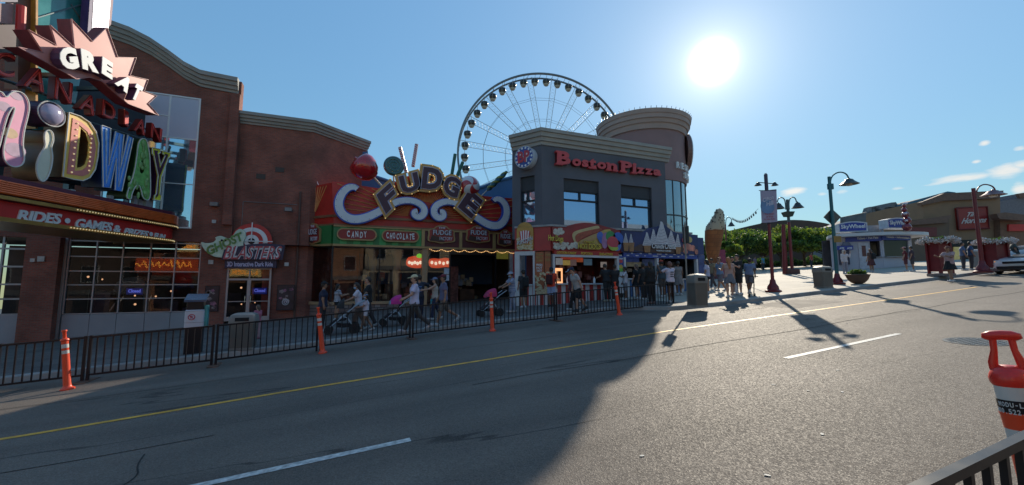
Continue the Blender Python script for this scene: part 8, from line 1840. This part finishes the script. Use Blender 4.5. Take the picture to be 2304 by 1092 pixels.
person('woman with long black hair in a black coat and black trousers seen from behind',1466,684,1.74,92,(.01,.01,.011),BLK,'long','long',skin='tan',hairlen=.34,fat=1.2,shoes=(.2,.12,.1))
person('man in a dark teal T-shirt and red cap at the blue counter',1491,670,1.78,85,(.03,.05,.065),(.06,.05,.045),'shorts','short',skin='brown',hat='cap',hatc=(.45,.06,.03))
person('woman in a white T-shirt and black shorts taking a picture at the blue counter',1510,682,1.68,88,(.52,.46,.54),BLK,'short_shorts','short',skin='brown',shL=60,elL=95,shR=60,elR=95,abL=22,abR=22,print_=(.06,.06,.08),hairlen=.05,hair=(.16,.07,.05),res=.0125)
p_,u_,h_=person('woman in a grey sleeveless dress with pulled back hair at the blue counter',1528,665,1.68,70,(.20,.18,.17),(.19,.17,.165),'shorts','vest',skin='brown',skirt='dress'); handbag(p_,h_,-1,'cream bag held by the woman in the grey dress',(.36,.31,.26))
# group in the sun at the plaza corner
SG=dict(group='people standing in the sun at the plaza corner')
person('woman with dark hair, pale blue top and black shorts just right of the corner bin',1593,661,1.66,120,(.42,.42,.55),BLK,'short_shorts','short',skin='tan',hairlen=.12,**SG)
person('man in a blue shirt and grey shorts raising an arm to his face',1622,656,1.76,170,(.16,.24,.36),(.13,.13,.15),'shorts','short',skin='tan',shL=95,elL=110,hipL=18,hipR=-20,kneeR=12,**SG)
p_,u_,h_=person('woman with long ginger hair in a short grey dress beside the man in black',1643,671,1.70,60,(.40,.26,.22),(.14,.14,.16),'shorts','vest',hair=(.36,.13,.04),hairlen=.36,skin='light',skirt='mini',shL=40,elL=60,shR=4,elR=8,res=.0125,**SG); handbag(p_,h_,-1,'white shopping bag held by the woman with ginger hair',(.50,.50,.52),.34,.40)
person('man in black T-shirt and shorts looking at his hands beside the ginger haired woman',1663,664,1.80,175,BLK,BLK,'shorts','short',skin='light',shL=34,elL=70,shR=34,elR=70,nod=20,fat=1.12,res=.0125,**SG)
person('person in a dark top half hidden behind the ginger haired woman',1652,657,1.72,200,(.03,.03,.04),BLK,'shorts','short',skin='tan',**SG)
person('man in a denim blue shirt bending beside the small scooter',1688,661,1.66,20,(.14,.18,.27),(.10,.10,.12),'shorts','short',skin='brown',lean=16,shL=24,elL=40,hipL=10,hipR=-14,kneeR=20,**SG)
person('man in a khaki shirt walking behind the woman in the pale blue top',1604,650,1.74,175,(.22,.18,.11),(.05,.05,.06),'long','short',skin='brown',hipL=16,hipR=-16,kneeR=14,**SG)
# by the ticket booth and further on
person('person in a white hooded top at the cash machine, hand to the face',1903,617,1.72,-120,(.50,.46,.48),(.22,.22,.27),'long','long',skin='light',hair=(.34,.18,.08),hat='hood',hatc=(.52,.46,.42),shL=50,elL=120)
p_,u_,h_=person('woman in a brown dress with a black backpack at the booth window',1962,613,1.68,75,(.10,.06,.05),(.09,.03,.035),'shorts','short',skin='tan',skirt='dress',hairlen=.2,hair=(.09,.05,.035)); backpack(p_,u_,'black backpack on the woman at the booth window',BLK,.9)
person('woman in a wine red top at the ticket counter, left of the pair',2040,611,1.66,110,(.14,.02,.03),(.12,.04,.05),'shorts','short',skin='light',hat='cap',hatc=(.45,.2,.2))
person('person in dark clothes with a grey bag at the ticket counter, right of the pair',2055,611,1.68,115,(.05,.03,.04),(.05,.045,.05),'shorts','short',skin='tan',fat=1.1)
person('woman in a pale top, cap and black skirt crossing the road at the kerb',2141,636,1.70,168,(.40,.27,.27),BLK,'shorts','short',skin='tan',hair=(.10,.04,.025),hairlen=.16,skirt='mini',hat='cap',hatc=(.14,.05,.04),off=0.,shL=40,elL=60,shR=45,elR=60,hipL=14,hipR=-12,kneeR=12,shoes=(.5,.5,.5),group=None)
for px,py,c,lab in ((2170,609,(.08,.12,.22),'person in pale blue before the coffee shop entrance, left of the darker one'),(2188,608,(.03,.07,.16),'person in dark blue before the coffee shop entrance, beside one in pale blue'),(2232,607,(.42,.42,.48),'person in a white top behind the eight-sided bin'),(2286,607,(.05,.07,.07),'person in dark clothes behind the white car')): person(lab,px,py,1.72,-60,c,(.04,.04,.05),'long','short',skin='tan',res=.02)
for px,py,c,lab in ((1718,611,(.06,.24,.34),'person in a turquoise shirt in the shade of the trees'),(1827,611,(.50,.06,.04),'person in a red shirt in the shade, left of the ticket booth'),(1700,612,(.20,.14,.18),'person in a mauve top seated among the trees behind the banner pole')): 
    g=D(px,py,47.); g[2]=gz(g[0])+.15; person(lab,px,py,1.72,-80,c,(.04,.04,.05),'long','short',skin='tan',res=.02,loc=g)
person('small child in pink top and pink leggings beside the grey bin at the double doors',577,763,1.12,150,(.42,.13,.19),(.45,.28,.30),'long','short',skin='light',hair=(.10,.06,.04),hairlen=.14,shoes=(.35,.12,.16),group=None)
# ---- strollers
ALU=mat('stroller aluminium',(.40,.40,.42),.35,.7,.1,6)
def stroller(px,py,label,canopy,canopy2,s=1.,rz=180,long_=False):
    g=on(px,py); t=thing('stroller',label,'stroller',g,rad(rz),'strollers pushed along the pavement')
    X=lambda x,y,z:(x*s,y*s,z*s)
    def wheel(x,y,r):
        m=MB(); m.X=Matrix.Translation(X(x,y,r))@Matrix.Rotation(rad(90),4,'X'); m.lathe([(r*.70*s,-.025),(r*s,-.025),(r*s,.025),(r*.70*s,.025)],20); w=m.build('wheel',mat('tyre',(.02,.02,.02)),t,smooth=40)
        m=MB(); m.X=Matrix.Translation(X(x,y,r))@Matrix.Rotation(rad(90),4,'X'); m.lathe([(.02,-.03),(r*.25*s,-.03),(r*.25*s,.03),(.02,.03)],12); 
        for a in range(5): m.tube([(0,0,0),(r*.74*s*math.cos(a*1.2566),r*.74*s*math.sin(a*1.2566),0)],.012,5)
        m.build('rim',BLACK,w)
    for y in (-.26,.26): wheel(-.32,y,.17); wheel(.42,y*.8,.13)
    m=MB()
    for y in (-.25,.25):
        m.tube([X(.48,y*.8,.14),X(.10,y,.48),X(-.30,y,.84),X(-.62,y,1.04)],.018*s,6); m.tube([X(-.32,y,.18),X(-.10,y,.50),X(.05,y,.56)],.016*s,6)
    m.build('frame_tube',ALU,t)
    m=MB(); m.tube([X(-.62,-.25,1.04),X(-.66,-.2,1.06),X(-.66,.2,1.06),X(-.62,.25,1.04)],.022*s,8); m.build('handlebar',BLACK,t)
    m=MB(); m.loft([[X(x,y,z) for y in (-.22,.22)]+[X(x-.03,y,z-.05) for y in (.22,-.22)] for x,z in ((.40,.32),(.22,.46),(-.02,.46),(-.20,.80),(-.26,.95))]); m.build('seat',cloth((.02,.02,.025)),t)
    m=MB(); m.loft([[X(x,-.2,z),X(x,.2,z),X(x,.2,z+.10),X(x,-.2,z+.10)] for x,z in ((-.28,.22),(.0,.2),(.20,.22))]); m.build('basket',cloth((.015,.015,.018)),t)
    m=MB(); rings=[]; n=9
    for i in range(n+1):
        a=rad(-8+(98 if not long_ else 70)*i/n); rings.append([X(-.20+ (.42*math.cos(a))*(1),.25*math.cos(math.pi*j/8)*-1,.80+(.34*math.sin(a)+.0)*(math.sin(math.pi*j/8)**.6+.0)+ .0) for j in range(9)])
    for i in range(n): m.mi=1 if i<3 else 0; m.loft([rings[i],rings[i+1]],cap=False,closed=False)
    ob=m.build('canopy',[cloth(canopy),cloth(canopy2)],t,smooth=40); 
    return t
stroller(772,751,'long black stroller with silver frame pushed by the woman in the mask',(.02,.02,.022),(.025,.025,.03),1.08,180,True)
stroller(888,733,'stroller with a magenta and grey canopy pushed by the man in the cream cap',(.50,.03,.22),(.26,.30,.36),1.0,180)
stroller(1103,712,'stroller with a red pink canopy and grey patches pushed by the plaid woman',(.40,.03,.10),(.36,.05,.12),.98,180)
# scooter beside the denim man
g=on(1692,668); t=thing('kick_scooter','small dark green kick scooter beside the man in the denim shirt','scooter',g,rad(20)); m=MB(); m.rbx(-.3,.25,-.05,.05,.09,.12,.02); m.build('deck',mat('scooter green',(.03,.09,.05),.4),t); m=MB(); m.tube([(.25,0,.10),(.33,0,.5),(.36,0,.85)],.02,6); m.tube([(.36,-.17,.86),(.36,.17,.86)],.018,6); m.build('steering_column',BLACK,t)
for x in (-.3,.33): m=MB(); m.X=Matrix.Translation((x,0,.07))@Matrix.Rotation(rad(90),4,'X'); m.lathe([(.02,-.02),(.07,-.02),(.07,.02),(.02,.02)],14); m.build('wheel',mat('tyre',(.02,.02,.02)),t)
